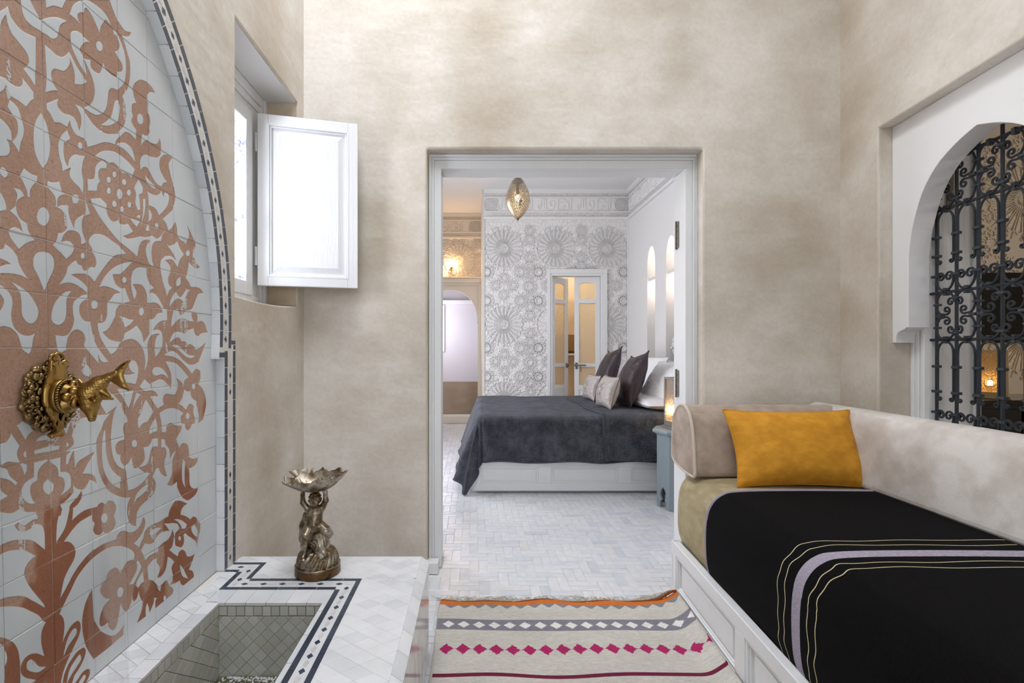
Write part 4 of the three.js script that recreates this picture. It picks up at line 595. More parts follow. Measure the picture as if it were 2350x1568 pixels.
// ------------------------------------------------------------------ window in the left wall, with its shutter
{
  const T = toWall(0), w = new THREE.Group(); w.name = 'window_1'; w.userData.kind = 'structure'; scene.add(w);
  const bx = (u0, u1, y0, y1, x0, x1, r = 0.004) => box(x0, x1, y0, y1, -u1, -u0, r);
  const u0 = 1.932, u1 = 2.608, y0 = 1.385, y1 = 2.457;
  part('frame_head', merge([bx(u0, u1, y1 - 0.05, y1, -1.115, -1.072), bx(u0, u1, y1 - 0.085, y1 - 0.05, -1.115, -1.08), bx(u0, u1, y1 - 0.125, y1 - 0.085, -1.115, -1.09)]), M.paint, w);
  part('soffit_lining', bx(u0 + 0.001, u1 - 0.001, y1 - 0.004, y1 - 0.0005, -1.07, WX - 0.012, 0), M.whitePlaster, w); part('reveal_lining', box(-1.066, WX - 0.012, 1.418, y1 - 0.005, -u1 + 0.0005, -u1 + 0.004), std({ color: 0xe9dccb, roughness: 0.8, map: plasterMap }), w);
  part('frame_sill', merge([bx(u0, u1, y0, 1.425, -1.115, -1.066), bx(u0, u1, 1.427, 1.452, -1.115, -1.078)]), M.paint, w);
  part('frame_jamb', merge([bx(u1 - 0.03, u1, y0, y1, -1.115, -1.066), bx(u1 - 0.055, u1 - 0.03, y0, y1, -1.115, -1.076), bx(u1 - 0.155, u1 - 0.055, y0, y1, -1.115, -1.088)]), M.paint, w);
  part('frame_jamb', bx(u0, u0 + 0.05, y0, y1, -1.115, -1.08), M.paint, w);
  const sash = [bx(2.385, 2.45, 1.452, 2.332, -1.108, -1.072), bx(u0 + 0.05, u0 + 0.115, 1.452, 2.332, -1.108, -1.072), bx(u0 + 0.05, 2.45, 1.452, 1.515, -1.108, -1.074), bx(u0 + 0.05, 2.45, 2.27, 2.332, -1.108, -1.074)];
  sash.forEach((g, i) => part(i < 2 ? 'sash_stile' : 'sash_rail', g, M.paint, w));
  const mott = texture(512, 512, (u, v) => { const big = fbm(u, v, 5, 4, 1201), small = fbm(u, v, 60, 3, 1230), la = Math.min(Math.abs(((u * 22 + v * 14) % 1) - 0.5), Math.abs((((u * 22 - v * 14) % 1) + 1) % 1 - 0.5)); let t = clamp((big - 0.42) * 2.6 + (small - 0.5) * 2.2 + 0.5, 0, 1); if (la < 0.06) t *= 0.82; return mix3([118, 122, 134], [212, 213, 215], t); }, { srgb: true, repeat: [1.6, 1.6] });  // bright and dark outside view refracted by the glass, painted as tint, plus lattice
  part('window_pane', bx(u0 + 0.1, 2.39, 1.5, 2.29, -1.094, -1.09, 0), phys({ color: 0xffffff, map: mott, roughness: 0.45, transmission: 1, thickness: 0, bumpMap: fineBump, bumpScale: 0.002 }), w);
  part('hinge_pin', rod([-1.062, 2.15, -2.463], [-1.062, 2.24, -2.463], 0.006), M.paint, w); part('hinge_pin', rod([-1.062, 1.6, -2.463], [-1.062, 1.69, -2.463], 0.006), M.paint, w);
  void T;
}
{
  const t = thing('window_shutter', 'white painted raised-panel shutter swung open beside the bright window', 'shutter', [-1.055, 1.503, -2.462], Math.atan2(0.125, 0.456));
  const W = 0.473, H = 0.834, s = 0.048, D = 0.03;
  part('stile', box(0, s, 0, H, -D, 0, 0.003), M.paint, t); part('stile', box(W - s, W, 0, H, -D, 0, 0.003), M.paint, t);
  part('rail', box(s, W - s, 0, s, -D, -0.0003, 0.003), M.paint, t); part('rail', box(s, W - s, H - s, H, -D, -0.0003, 0.003), M.paint, t);
  const ring = (a, b, z0, z1) => merge([box(a, b, a, H - a, z0, z1, 0.002), box(W - b, W - a, a, H - a, z0, z1, 0.002), box(b, W - b, a, b, z0, z1, 0.002), box(b, W - b, H - b, H - a, z0, z1, 0.002)]);
  part('moulding', merge([ring(s - 0.004, s + 0.006, -0.012, 0.0012), ring(s + 0.006, s + 0.016, -0.016, -0.004)]), M.paint, t);
  const q = s + 0.016, pan = poly([[q, q], [W - q, q], [W - q, H - q], [q, H - q]]);
  const g = new THREE.ExtrudeGeometry(pan, { depth: 0.006, bevelEnabled: true, bevelSize: 0.032, bevelOffset: -0.032, bevelThickness: 0.011, bevelSegments: 1 });
  const v = 0.001; part('panel', metreUV(g.translate(0, 0, -0.0205 + v)), M.paint, t);
}

// ------------------------------------------------------------------ white frame of the doorway
{
  const d = new THREE.Group(); d.name = 'door_1'; d.userData.kind = 'structure'; scene.add(d);
  const z = -2.778, zb = -2.95, L = -0.2565, R = 1.2115, T = 2.2535, w = 0.068;
  const leg = (x, s) => merge([box(x, x + s * 0.013, 0, T, z - 0.05, z + 0.008, 0.004), box(x + s * 0.0125, x + s * 0.019, 0, T - 0.013, z - 0.05, z, 0.002), box(x + s * 0.0185, x + s * 0.029, 0, T - 0.0185, z - 0.05, z + 0.005, 0.004), box(x + s * 0.0285, x + s * w, 0, T - 0.0285, z - 0.05, z - 0.004, 0.005)]);
  part('casing', leg(L, 1), M.paint, d); part('casing', leg(R, -1), M.paint, d);
  part('casing_head', merge([box(L + 0.001, R - 0.001, T - 0.013, T + 0.0005, z - 0.05, z + 0.0085, 0.004), box(L + 0.013, R - 0.013, T - 0.019, T - 0.0125, z - 0.05, z + 0.0004, 0.002), box(L + 0.0185, R - 0.0185, T - 0.029, T - 0.0185, z - 0.05, z + 0.0055, 0.004), box(L + 0.0285, R - 0.0285, T - 0.074, T - 0.0285, z - 0.049, z - 0.0035, 0.005)]), M.paint, d);
  part('jamb', box(L - 0.005, L + w - 0.0015, 0, T - 0.002, zb, z - 0.045, 0.006), M.paint, d); part('jamb', box(R - w + 0.0015, R + 0.045, 0, T - 0.002, zb, z - 0.045, 0.006), M.paint, d);
  part('jamb_head', box(L + w - 0.004, R - w + 0.004, T - 0.0725, T - 0.004, zb + 0.001, z - 0.046, 0.014), M.paint, d);
  for (const y of [1.84, 1.0]) part('hinge', merge([box(R - w - 0.004, R - w - 0.0005, y - 0.075, y + 0.075, -2.9, -2.872, 0.001), rod([R - w - 0.005, y - 0.08, -2.9], [R - w - 0.005, y + 0.08, -2.9], 0.005), ...[-0.05, -0.02, 0.02, 0.05].map((o) => rod([R - w - 0.006, y + o, -2.884], [R - w - 0.003, y + o, -2.884], 0.004, 6))]), M.oldSteel, d, 'worn steel hinge');
  part('threshold_block', box(-0.262, -0.2, 0, 0.06, -2.77, -2.7, 0.004), M.whitewash, d);
}

// ------------------------------------------------------------------ brass fish spout on the tile wall
{
  const t = thing('water_spout', 'brass fish-shaped water spout with a leafy rosette on the carved tile wall', 'spout', [PX + 0.002, 1.0945, -1.115]);
  t.rotation.y = Math.PI / 2;                                     // local z out of the wall, local x towards the viewer's left... turned so that x runs along the wall
  const plate = grid(140, 14, (u, v) => { const a = u * Math.PI * 2, sc = 0.5 + 0.5 * Math.cos(a * 15), R = 0.066 + 0.006 * sc + 0.003 * Math.sin(a * 6), r = R * Math.sin((v * Math.PI) / 2); return [r * Math.cos(a), r * Math.sin(a) * 1.08, 0.012 * (1 - v ** 6)]; }, true);
  part('rosette', plate, M.darkBrass, t, 'leaf-edged brass plate');
  const leaves = []; for (let i = 0; i < 150; i++) { const a = rr(0, 6.283), o = rr(0.043, 0.07), r = rr(0.003, 0.0062); leaves.push(new THREE.SphereGeometry(r, 9, 7).scale(rr(0.8, 1.9), rr(0.7, 1.1), rr(0.7, 1.2)).rotateZ(rr(0, 3.1)).rotateX(rr(-0.6, 0.6)).translate(Math.cos(a) * o, Math.sin(a) * o * 1.07, rr(0.008, 0.021) * (1.25 - o * 5))); }
  for (let i = 0; i < 15; i++) { const a = ((i + 0.5) / 15) * 6.283, c = Math.cos(a), q = Math.sin(a); for (let k = -1; k <= 1; k++) leaves.push(new THREE.ConeGeometry(0.0052, 0.022, 7).scale(1, 1, 0.5).translate(0, 0.006, 0).rotateZ(a - Math.PI / 2 + k * 0.55).translate(c * 0.061, q * 0.066, 0.012 + 0.002 * k)); leaves.push(new THREE.TorusGeometry(0.0068, 0.0026, 8, 14, 5.2).rotateZ(a).translate(c * 0.056, q * 0.06, 0.017)); }
  part('leaf_scrolls', merge(leaves), M.darkBrass, t);
  const sh = new THREE.Shape(); sh.moveTo(0, -0.082); sh.bezierCurveTo(0.012, -0.05, 0.038, -0.03, 0.038, 0.0); sh.bezierCurveTo(0.038, 0.035, 0.018, 0.05, 0.019, 0.082); sh.quadraticCurveTo(0.008, 0.074, 0, 0.08); sh.quadraticCurveTo(-0.008, 0.074, -0.019, 0.082); sh.bezierCurveTo(-0.018, 0.05, -0.038, 0.035, -0.038, 0.0); sh.bezierCurveTo(-0.038, -0.03, -0.012, -0.05, 0, -0.082);
  part('shield', toCreasedNormals(new THREE.ExtrudeGeometry(sh, { depth: 0.001, bevelEnabled: true, bevelSize: 0.012, bevelOffset: -0.012, bevelThickness: 0.008, bevelSegments: 5, curveSegments: 20 }), 0.9).translate(0, 0, 0.021), M.brass, t, 'smooth pointed brass shield');
  part('foot_scroll', merge([new THREE.SphereGeometry(0.012, 16, 10).scale(1.5, 0.6, 0.8).translate(0, -0.083, 0.018), new THREE.SphereGeometry(0.006, 12, 8).translate(0.012, -0.085, 0.022), new THREE.SphereGeometry(0.006, 12, 8).translate(-0.012, -0.085, 0.022), new THREE.TorusGeometry(0.012, 0.004, 8, 16, 3.5).translate(0.006, 0.082, 0.02), new THREE.TorusGeometry(0.008, 0.0035, 8, 16, 4).translate(-0.01, 0.083, 0.022)]), M.brass, t);
  part('collar', lathe([[0, 0.0], [0.033, 0.0], [0.0345, 0.003], [0.0345, 0.012], [0.032, 0.015], [0, 0.015]], 48).rotateX(Math.PI / 2).scale(0.92, 1.08, 1).translate(0, 0, 0.026), M.brass, t);
  const rope = []; for (let i = 0; i < 40; i++) { const a = (i / 40) * 6.283; rope.push(new THREE.SphereGeometry(0.0034, 8, 6).scale(1, 0.7, 1.3).rotateZ(a + 0.7).translate(Math.cos(a) * 0.0305, Math.sin(a) * 0.0355, 0.045)); }
  part('rope_moulding', merge(rope), M.darkBrass, t);
  // grotesque mask between collar and fish: brow, cheeks, round open mouth
  const ringM = []; for (let i = 0; i < 12; i++) { const a = (i / 12) * 6.283, b = ((i + 1) / 12) * 6.283; ringM.push([-0.006 + 0.0095 * Math.cos(a), -0.012 + 0.0095 * Math.sin(a), 0.071 + 0.002 * Math.sin(a), 0.0048, -0.006 + 0.0095 * Math.cos(b), -0.012 + 0.0095 * Math.sin(b), 0.071 + 0.002 * Math.sin(b), 0.0048]); }
  const mask = organic([[0, 0.006, 0.044, 0.0235, 0, 0.004, 0.058, 0.0195], [0, -0.014, 0.044, 0.0225, 0, -0.01, 0.056, 0.017], [-0.012, 0.012, 0.068, 0.0095], [0.012, 0.012, 0.068, 0.0095], [-0.001, 0.018, 0.072, 0.0055, 0.002, 0.001, 0.077, 0.006], [0.016, -0.004, 0.062, 0.009], [-0.02, 0.0, 0.058, 0.009], [0, 0.027, 0.058, 0.008, 0.014, 0.024, 0.055, 0.006], [0, 0.0, 0.06, 0.015, 0, 0.004, 0.09, 0.013], ...ringM], [-0.04, -0.045, 0.02], [0.04, 0.045, 0.1], 0.0017, 0.0035);
  part('mask', mask, M.brass, t);
  const fish = organic([[0, -0.044, 0.0985, 0.009, 0, -0.016, 0.094, 0.0195], [0, -0.016, 0.094, 0.0195, 0, 0.008, 0.094, 0.0235], [0, 0.008, 0.094, 0.0235, 0, 0.028, 0.114, 0.0165], [0, 0.028, 0.114, 0.0165, 0, 0.042, 0.136, 0.0088], [0, 0.042, 0.136, 0.0088, 0, 0.05, 0.152, 0.0066], [0.016, -0.004, 0.112, 0.0055, 0.027, -0.008, 0.124, 0.003], [-0.016, -0.004, 0.112, 0.0055, -0.027, -0.008, 0.124, 0.003], [0, 0.01, 0.124, 0.008, 0, 0.0, 0.136, 0.0045], [0.0115, -0.022, 0.1, 0.005], [-0.0115, -0.022, 0.1, 0.005], [0, 0.026, 0.076, 0.006, 0, 0.036, 0.07, 0.003]], [-0.04, -0.06, 0.06], [0.04, 0.085, 0.19], 0.0014, 0.004,
    (x, y, z, d) => d + (y > -0.014 ? 0.0004 * Math.sin((y * 0.75 + z * 0.66) * 900) * Math.sin(Math.atan2(x, z - 0.09 - y * 0.6) * 14) : 0) + (Math.abs(y + 0.017) < 0.0016 ? 0.0012 : 0));
  part('fish', fish, M.brass, t);
  const tl = new THREE.Shape(); tl.moveTo(0.138, 0.036); tl.bezierCurveTo(0.146, 0.058, 0.162, 0.076, 0.183, 0.079); tl.bezierCurveTo(0.176, 0.066, 0.168, 0.056, 0.167, 0.047); tl.bezierCurveTo(0.168, 0.034, 0.176, 0.022, 0.185, 0.012); tl.bezierCurveTo(0.17, 0.012, 0.152, 0.024, 0.138, 0.036);
  part('tail_fin', toCreasedNormals(new THREE.ExtrudeGeometry(tl, { depth: 0.002, bevelEnabled: true, bevelSize: 0.004, bevelOffset: -0.004, bevelThickness: 0.003, bevelSegments: 3, curveSegments: 14 }), 0.9).translate(0, 0, -0.001).rotateY(-Math.PI / 2), M.brass, t);
  part('mouth', lathe([[0.0, 0], [0.0042, 0], [0.0062, 0.001], [0.0075, 0.006], [0.006, 0.009]], 18).translate(0, -0.055, 0.0985), M.darkBrass, t);
  // thin falling sheet of water
  const wt = thing('water_stream', 'thin clear stream of water falling from the brass fish mouth', 'water');
  const fan = (w0, w1, sp, ph) => grid(24, 60, (u, v) => { const fall = v * v * 0.885, x = -0.8415 + 0.05 * v * sp + lerp(w0, w1, Math.min(1, v * 1.8)) * (u - 0.5), z = -1.115 - 0.006 * Math.sin(v * 5 + ph) - 0.028 * v * (u - 0.3) + 0.004 * Math.sin(u * 11 + v * 9 + ph) * Math.min(1, v * 3); return [x, 1.043 - fall, z]; });
  const wm = phys({ color: 0xffffff, roughness: 0.28, transmission: 1, thickness: 0, ior: 1.12, side: THREE.DoubleSide });
  part('water_sheet', fan(0.01, 0.07, 1.0, 0), wm, wt); part('water_sheet', fan(0.006, 0.03, 1.5, 2), wm, wt);
}

// ------------------------------------------------------------------ statuette on the basin shelf
{
  const t = thing('statuette', 'aged silver statuette of a boy on a fish lifting a shell bowl', 'statuette', [-0.571, COUNTER + 0.0012, -1.842], 0.1);
  part('base', lathe([[0, 0], [0.079, 0], [0.081, 0.003], [0.0805, 0.024], [0.079, 0.028], [0.076, 0.031], [0, 0.031]], 72), M.bronze, t, 'brown bronze round base');
  part('base_rim', new THREE.TorusGeometry(0.0775, 0.0038, 10, 80).rotateX(Math.PI / 2).translate(0, 0.0305, 0), M.silver, t, 'silvered rim of the base');
  const mound = grid(160, 26, (u, v) => { const a = u * Math.PI * 2, tw = a + v * 0.5, fl = Math.abs(Math.sin(tw * 11 + 1.4 * Math.sin(a * 2))), prof = 0.0735 * Math.pow(Math.cos(v * Math.PI / 2), 0.42), r = prof * (1 + 0.075 * (fl - 0.5) * Math.min(1, (1 - v) * 3)), y = 0.03 + 0.062 * Math.sin(v * Math.PI / 2) + 0.004 * fl * (1 - v); return [r * Math.cos(a), y, r * Math.sin(a)]; }, true);
  part('wave_mound', mound, M.silver, t);
  const C = (cx, cy) => [(cx - 525) / 3455, (1458 - cy) / 3455];
  const q = (a, za, ra, b, zb, rb) => { const [ax, ay] = C(...a), [bx, by] = b ? C(...b) : []; return b ? [ax, ay, za, ra, bx, by, zb, rb] : [ax, ay, za, ra]; };
  // dolphin-like fish: head towards the viewer, tail sweeping up behind the boy
  const fp = [q([575, 1010], 0.022, 0.03), q([580, 1070], 0.03, 0.03), q([600, 1120], 0.038, 0.022, [655, 1165], 0.052, 0.011), q([560, 1150], 0.04, 0.016, [600, 1200], 0.056, 0.01), q([640, 1060], 0.03, 0.014), q([500, 1050], 0.036, 0.017), q([560, 920], 0.012, 0.018, [540, 870], 0.02, 0.008), q([600, 900], 0.012, 0.01, [570, 850], 0.026, 0.005), q([540, 1000], -0.01, 0.035, [390, 1040], -0.03, 0.034), q([390, 1040], -0.03, 0.034, [360, 900], -0.028, 0.024), q([360, 900], -0.028, 0.024, [385, 760], -0.022, 0.016), q([385, 760], -0.022, 0.016, [420, 690], -0.02, 0.01), q([340, 950], -0.026, 0.008, [305, 900], -0.026, 0.003), q([345, 990], -0.026, 0.008, [315, 950], -0.026, 0.003)];
  part('fish', organic(fp, [-0.085, 0.04, -0.075], [0.08, 0.24, 0.085], 0.0028, 0.008, (x, y, z, d) => { if (x < -0.028 && y > 0.11) return d + 0.0008 * Math.sin(y * 560 + x * 300) * Math.sin(y * 300 - x * 640); return d + 0.0013 * Math.sin(Math.hypot(x + 0.008, y - 0.114) * 700) * (Math.hypot(x + 0.008, y - 0.114) < 0.022 && z > 0.02 ? 1 : 0) + (x > 0.01 && y > 0.11 ? 0.0008 * Math.sin(x * 800 + y * 200) : 0); }), M.silver, t);
  // boy: one continuous figure
  const bp = [q([505, 690], 0.014, 0.027, [500, 770], 0.016, 0.026), q([500, 770], 0.016, 0.026, [495, 850], 0.014, 0.029), q([460, 690], 0.024, 0.0135), q([545, 690], 0.024, 0.0135), q([500, 820], 0.03, 0.017), q([420, 650], 0.01, 0.0125, [580, 640], 0.01, 0.0125), q([500, 610], 0.012, 0.011, [500, 570], 0.014, 0.011),
    q([415, 650], 0.01, 0.0125, [352, 565], 0.012, 0.0095), q([352, 565], 0.012, 0.0098, [352, 460], 0.016, 0.0075), q([352, 455], 0.016, 0.008, [360, 425], 0.016, 0.006), q([372, 440], 0.024, 0.004, [380, 420], 0.026, 0.003), q([350, 430], 0.026, 0.0035, [352, 405], 0.026, 0.003),
    q([582, 645], 0.01, 0.0125, [632, 545], 0.012, 0.0098), q([632, 545], 0.012, 0.0098, [630, 440], 0.016, 0.0075), q([630, 430], 0.016, 0.008, [622, 400], 0.016, 0.006), q([608, 420], 0.024, 0.004, [602, 398], 0.026, 0.003),
    q([440, 870], 0.02, 0.0215, [412, 950], 0.05, 0.0175), q([412, 950], 0.05, 0.017, [402, 1060], 0.052, 0.013), q([402, 1060], 0.052, 0.013, [398, 1140], 0.05, 0.0085), q([396, 1155], 0.05, 0.009, [392, 1195], 0.066, 0.0065), ...[0, 1, 2, 3, 4].map((i) => q([372 + i * 11, 1200], 0.07, 0.0028, [370 + i * 11, 1210], 0.075, 0.0025)),
    q([560, 860], 0.016, 0.021, [645, 905], 0.028, 0.0175), q([645, 905], 0.028, 0.0172, [680, 955], 0.022, 0.014), q([680, 955], 0.022, 0.013, [660, 1000], 0.002, 0.0085)];
  bp.forEach((p, i) => { if (i === 10 || i === 11 || i === 15 || (i > 19 && i < 25)) p.k = 0.0015; });
  part('boy', organic(bp, [-0.07, 0.06, -0.03], [0.065, 0.32, 0.09], 0.0026, 0.0045), M.silver, t);
  const [hx, hy] = C(500, 530), hz = 0.016, H = (x, y, z, r, ...b) => b.length ? [hx + x, hy + y, hz + z, r, hx + b[0], hy + b[1], hz + b[2], b[3]] : [hx + x, hy + y, hz + z, r];
  const head = organic([H(0, 0, 0, 0.0205), H(0, -0.008, 0.006, 0.0165), H(0, -0.013, 0.012, 0.0085), H(0, -0.002, 0.019, 0.0026, 0, -0.006, 0.0235, 0.0036), H(0.009, -0.006, 0.0135, 0.0075), H(-0.009, -0.006, 0.0135, 0.0075), H(0, -0.0105, 0.0195, 0.0025, 0.003, -0.0105, 0.019, 0.002), H(0, -0.0145, 0.0188, 0.003), H(0.0195, -0.003, 0, 0.005), H(-0.0195, -0.003, 0, 0.005), H(0.0075, 0.0062, 0.016, 0.0035, 0.003, 0.006, 0.0185, 0.003), H(-0.0075, 0.0062, 0.016, 0.0035, -0.003, 0.006, 0.0185, 0.003), H(0.0068, 0.001, 0.0165, 0.003), H(-0.0068, 0.001, 0.0165, 0.003)], [hx - 0.03, hy - 0.03, hz - 0.03], [hx + 0.03, hy + 0.03, hz + 0.032], 0.0014, 0.0022, (x, y, z, d) => Math.max(d, -(Math.hypot((x - hx) / 1.5, y - hy + 0.0122, z - hz - 0.0225) - 0.0026)));
  part('head', head, M.silver, t);
  const hair = []; for (let i = 0; i < 46; i++) { const a = rr(0, 6.283), e = rr(-0.2, 1.45), c = Math.cos(e), y = Math.sin(e); if (Math.sin(a) * c > 0.45 && y < 0.55) continue; hair.push(H(0.0205 * c * Math.cos(a), 0.004 + 0.0205 * y, -0.001 + 0.02 * c * Math.sin(a), rr(0.0042, 0.006))); }
  part('hair', organic(hair, [hx - 0.034, hy - 0.02, hz - 0.034], [hx + 0.034, hy + 0.036, hz + 0.034], 0.0016, 0.0012), M.bronze, t, 'dark curly hair');
  // scalloped shell bowl, outside and inside surfaces with a thick wavy rim
  const shellAt = (u, v, off) => { const a = u * Math.PI * 2, ca = Math.cos(a), sa = Math.sin(a), rib = 1.5 - 2.4 * Math.abs(Math.sin(a * 4.5 + 0.3 + 0.3 * Math.sin(a))) + 0.22 * Math.cos(a * 31 + v * 6) + 0.12 * Math.sin(a * 53), big = 1 + 0.06 * Math.max(0, ca), rx = 0.108 * big, rz = 0.07, p = Math.pow(v, 0.62); const s = 1 + 0.05 * rib * v * v - off * 0.035; return [(-0.012 + rx * p * ca * s), 0.297 + 0.052 * Math.pow(v, 1.35) + 0.014 * ca * v * v + 0.006 * rib * v ** 2.5 + off * 0.005 + 0.008 * Math.max(0, -sa) * v * v, 0.014 + rz * p * sa * s]; };
  const outerS = grid(220, 26, (u, v) => shellAt(u, Math.max(v, 0.001), 0), true), innerS = grid(220, 26, (u, v) => shellAt(u, Math.max(v, 0.001) * 0.97, 1), true), rim = grid(220, 3, (u, v) => { const a = shellAt(u, 1, 0), b = shellAt(u, 0.97, 1); return [lerp(a[0], b[0], v), lerp(a[1], b[1], v) + 0.002 * Math.sin(v * Math.PI), lerp(a[2], b[2], v)]; }, true);
  part('shell_bowl', merge([outerS, innerS, rim]), M.silver, t);
  const lip = grid(30, 10, (u, v) => { const a = lerp(3.6, 4.7, u); const r = 0.072 + 0.03 * v; return [-0.03 + r * Math.cos(a) * 0.9, 0.345 + 0.016 * v + 0.0015 * Math.cos(u * 19), 0.012 + r * Math.sin(a)]; });
  part('shell_hinge', lip, M.silver, t);
}
for (const m of scene.getObjectByName('statuette').children) m.geometry = metreUV(m.geometry.clone());
scene.getObjectByName('statuette').scale.setScalar(0.985);

// ------------------------------------------------------------------ bedroom shell
const FZ = -6.9, CE = 3.35;                          // far carved wall, ceiling height
const strapwork = canvas(1024, 1024, (g, w) => {        // fine interlaced strapwork between the rosettes, as relief
  g.fillStyle = '#222'; g.fillRect(0, 0, w, w); g.strokeStyle = '#fff'; g.lineWidth = 5;
  for (let k = 0; k < 6; k++) for (let i = -24; i < 24; i++) { const a = (k * Math.PI) / 6, o = i * 64 + (i & 1 ? 14 : -14), c = Math.cos(a), s = Math.sin(a); g.beginPath(); g.moveTo(w / 2 + c * 1600 - s * o, w / 2 + s * 1600 + c * o); g.lineTo(w / 2 - c * 1600 - s * o, w / 2 - s * 1600 + c * o); g.stroke(); }
  for (let i = 0; i < 700; i++) { const x = rr(0, w), y = rr(0, w); g.beginPath(); g.arc(x, y, rr(4, 9), 0, 7); g.fillStyle = rnd() < 0.5 ? '#777' : '#000'; g.fill(); }
}, { srgb: false, repeat: [0.62, 0.62] });
const carvedTone = std({ color: 0xefedec, roughness: 0.9, bumpMap: strapwork, bumpScale: 0.0045 });
M.stucco = std({ color: 0xedebea, roughness: 0.9 });
{
  structure('ceiling_bedroom', box(-1.7, 2.6, CE, CE + 0.15, -9.7, -2.95), M.whitewash);
  // left wall with its window opening
  const w = poly([[2.95, 0], [6.9, 0], [6.9, CE], [2.95, CE]]); w.holes.push(new THREE.Path([[4.1, 0.5], [5.7, 0.5], [5.7, 2.5], [4.1, 2.5]].map((p) => new THREE.Vector2(...p))));
  structure('wall_bedroom_left', slab(w, 0.2).applyMatrix4(toWall(-1.45)), M.whitewash);
  // right wall with two arched niches
  const r = poly([[-8.2, 0], [-2.95, 0], [-2.95, CE], [-8.2, CE]]);
  const niche = (z, w2, y0, ys, yt) => { const p = [[z - w2, y0], [z + w2, y0], [z + w2, ys]]; for (let i = 1; i < 16; i++) { const a = (i / 16) * Math.PI; p.push([z + w2 * Math.cos(a), ys + (yt - ys) * Math.sin(a)]); } p.push([z - w2, ys]); return p; };
  const niches = [[-6.025, 0.135, 1.02, 2.16, 2.405], [-5.415, 0.14, 1.06, 2.15, 2.397]];
  for (const n of niches) r.holes.push(new THREE.Path(niche(...n).map((p) => new THREE.Vector2(...p))));
  const wr = structure('wall_bedroom_right', slab(r, 0.22, 0.003, 16).applyMatrix4(frame([2.07, 0, 0], [0, 0, 1], [0, 1, 0], [-1, 0, 0])), M.whitewash);
  part('niche_back', box(2.285, 2.31, 0.9, 2.5, -6.3, -5.1), M.whitewash, wr);
  for (const [z, w2] of niches) part('niche_shelf', box(2.09, 2.285, 2.005, 2.042, z - w2 - 0.004, z + w2 + 0.004, 0.004), M.whitewash, wr);
  niches.forEach(([z], i) => {
    const s = thing('niche_spotlight', i ? 'small round spotlight hidden at the top of the nearer arched niche' : 'small round spotlight hidden at the top of the farther arched niche', 'light', [2.2, 2.375, z]);
    part('bezel', lathe([[0.0, 0], [0.024, 0], [0.026, -0.006], [0.02, -0.008], [0.018, -0.003]], 20), M.oldSteel, s); part('lens', new THREE.CylinderGeometry(0.017, 0.017, 0.004, 18).translate(0, -0.006, 0), bulbMat(0xffe9cc, 5), s);
    const l = new THREE.PointLight(0xffe8d0, 0.07); l.shadow.radius = 1; l.position.set(0, -0.05, 0); l.name = 'niche_lamp'; s.add(l);
    const l2 = new THREE.PointLight(0xffead6, 0.07); l2.position.set(0, -0.46, 0); l2.name = 'niche_shelf_lamp'; s.add(l2);
    part('shelf_lens', new THREE.CylinderGeometry(0.014, 0.014, 0.004, 18).translate(0, -0.374, 0), bulbMat(0xffe9cc, 4), s);
  });
  // far wall: a block standing forward on the right, with the double doors
  const f = poly([[0.106, 0], [1.032, 0], [1.032, 2.179], [1.698, 2.179], [1.698, 0], [2.3, 0], [2.3, CE], [0.106, CE]]);
  var wallFar = structure('wall_far', slab(f, 0.16).translate(0, 0, FZ), carvedTone);
  part('return_wall', box(0.085, 0.106, 0, CE, -8.3, FZ + 0.0, 0.004), M.warmPaint, wallFar);
  // passage wall with the arched opening, and the corridor behind
  const ap = [[0.03, 0], [0.03, 1.58], [0.012, 1.6], [0.02, 1.62]]; for (let i = 0; i <= 20; i++) { const t = (i / 20) * Math.PI * 0.5; ap.push([-0.424 + 0.446 * Math.pow(Math.cos(t), 0.86), 1.64 + 0.484 * Math.sin(t)]); } for (let i = 19; i >= 0; i--) { const t = (i / 20) * Math.PI * 0.5; ap.push([-0.424 - 0.446 * Math.pow(Math.cos(t), 0.86), 1.64 + 0.484 * Math.sin(t)]); } ap.push([-0.87, 1.6], [-0.9, 1.58], [-0.9, 0]);
  const a = poly([[-1.7, 0], ...ap.reverse(), [0.3, 0], [0.3, CE], [-1.7, CE]]);
  var wallArch = structure('wall_arch', slab(a, 0.06, 0.004).translate(0, 0, -8.13), M.warmPaint);
  part('architrave', merge([box(-1.7, 0.085, 2.235, 2.30, -8.13, -8.07, 0.006), box(-1.7, 0.085, 2.30, 2.33, -8.13, -8.05, 0.006), box(-1.7, 0.085, 2.20, 2.235, -8.13, -8.095, 0.004), box(0.045, 0.085, 0, 2.2, -8.13, -8.09, 0.005)]), M.warmPaint, wallArch);
  part('step', box(-1.2, 0.085, 0, 0.115, -8.35, -8.10, 0.008), M.warmPaint, wallArch);
  structure('wall_corridor', merge([box(-1.7, 0.4, 0, CE, -9.45, -9.3), box(0.3, 0.4, 0, CE, -9.3, -8.19)]), std({ color: 0xd6d0d4, roughness: 0.85 }));
  part('dado', box(-1.2, 0.3, 0, 0.587, -9.3, -9.285, 0.003), std({ color: 0xbfae9d, map: plasterMap, roughness: 0.7 }), scene.getObjectByName('wall_corridor'));
  part('cornice', box(-1.2, 0.3, 2.0, 2.07, -9.3, -9.2, 0.012), M.whitewash, scene.getObjectByName('wall_corridor'));
  structure('wall_passage_left', merge([box(-1.7, -1.45, 0, CE, -8.13, -6.9), box(-1.7, -0.98, 0, 1.2, -9.3, -8.19), box(-1.7, -0.98, 2.05, CE, -9.3, -8.19), box(-1.7, -0.98, 1.2, 2.05, -8.45, -8.19), box(-1.7, -0.98, 1.2, 2.05, -9.3, -9.05)]), M.whitewash);
  const cw = new THREE.Group(); cw.name = 'window_2'; cw.userData.kind = 'structure'; scene.add(cw);
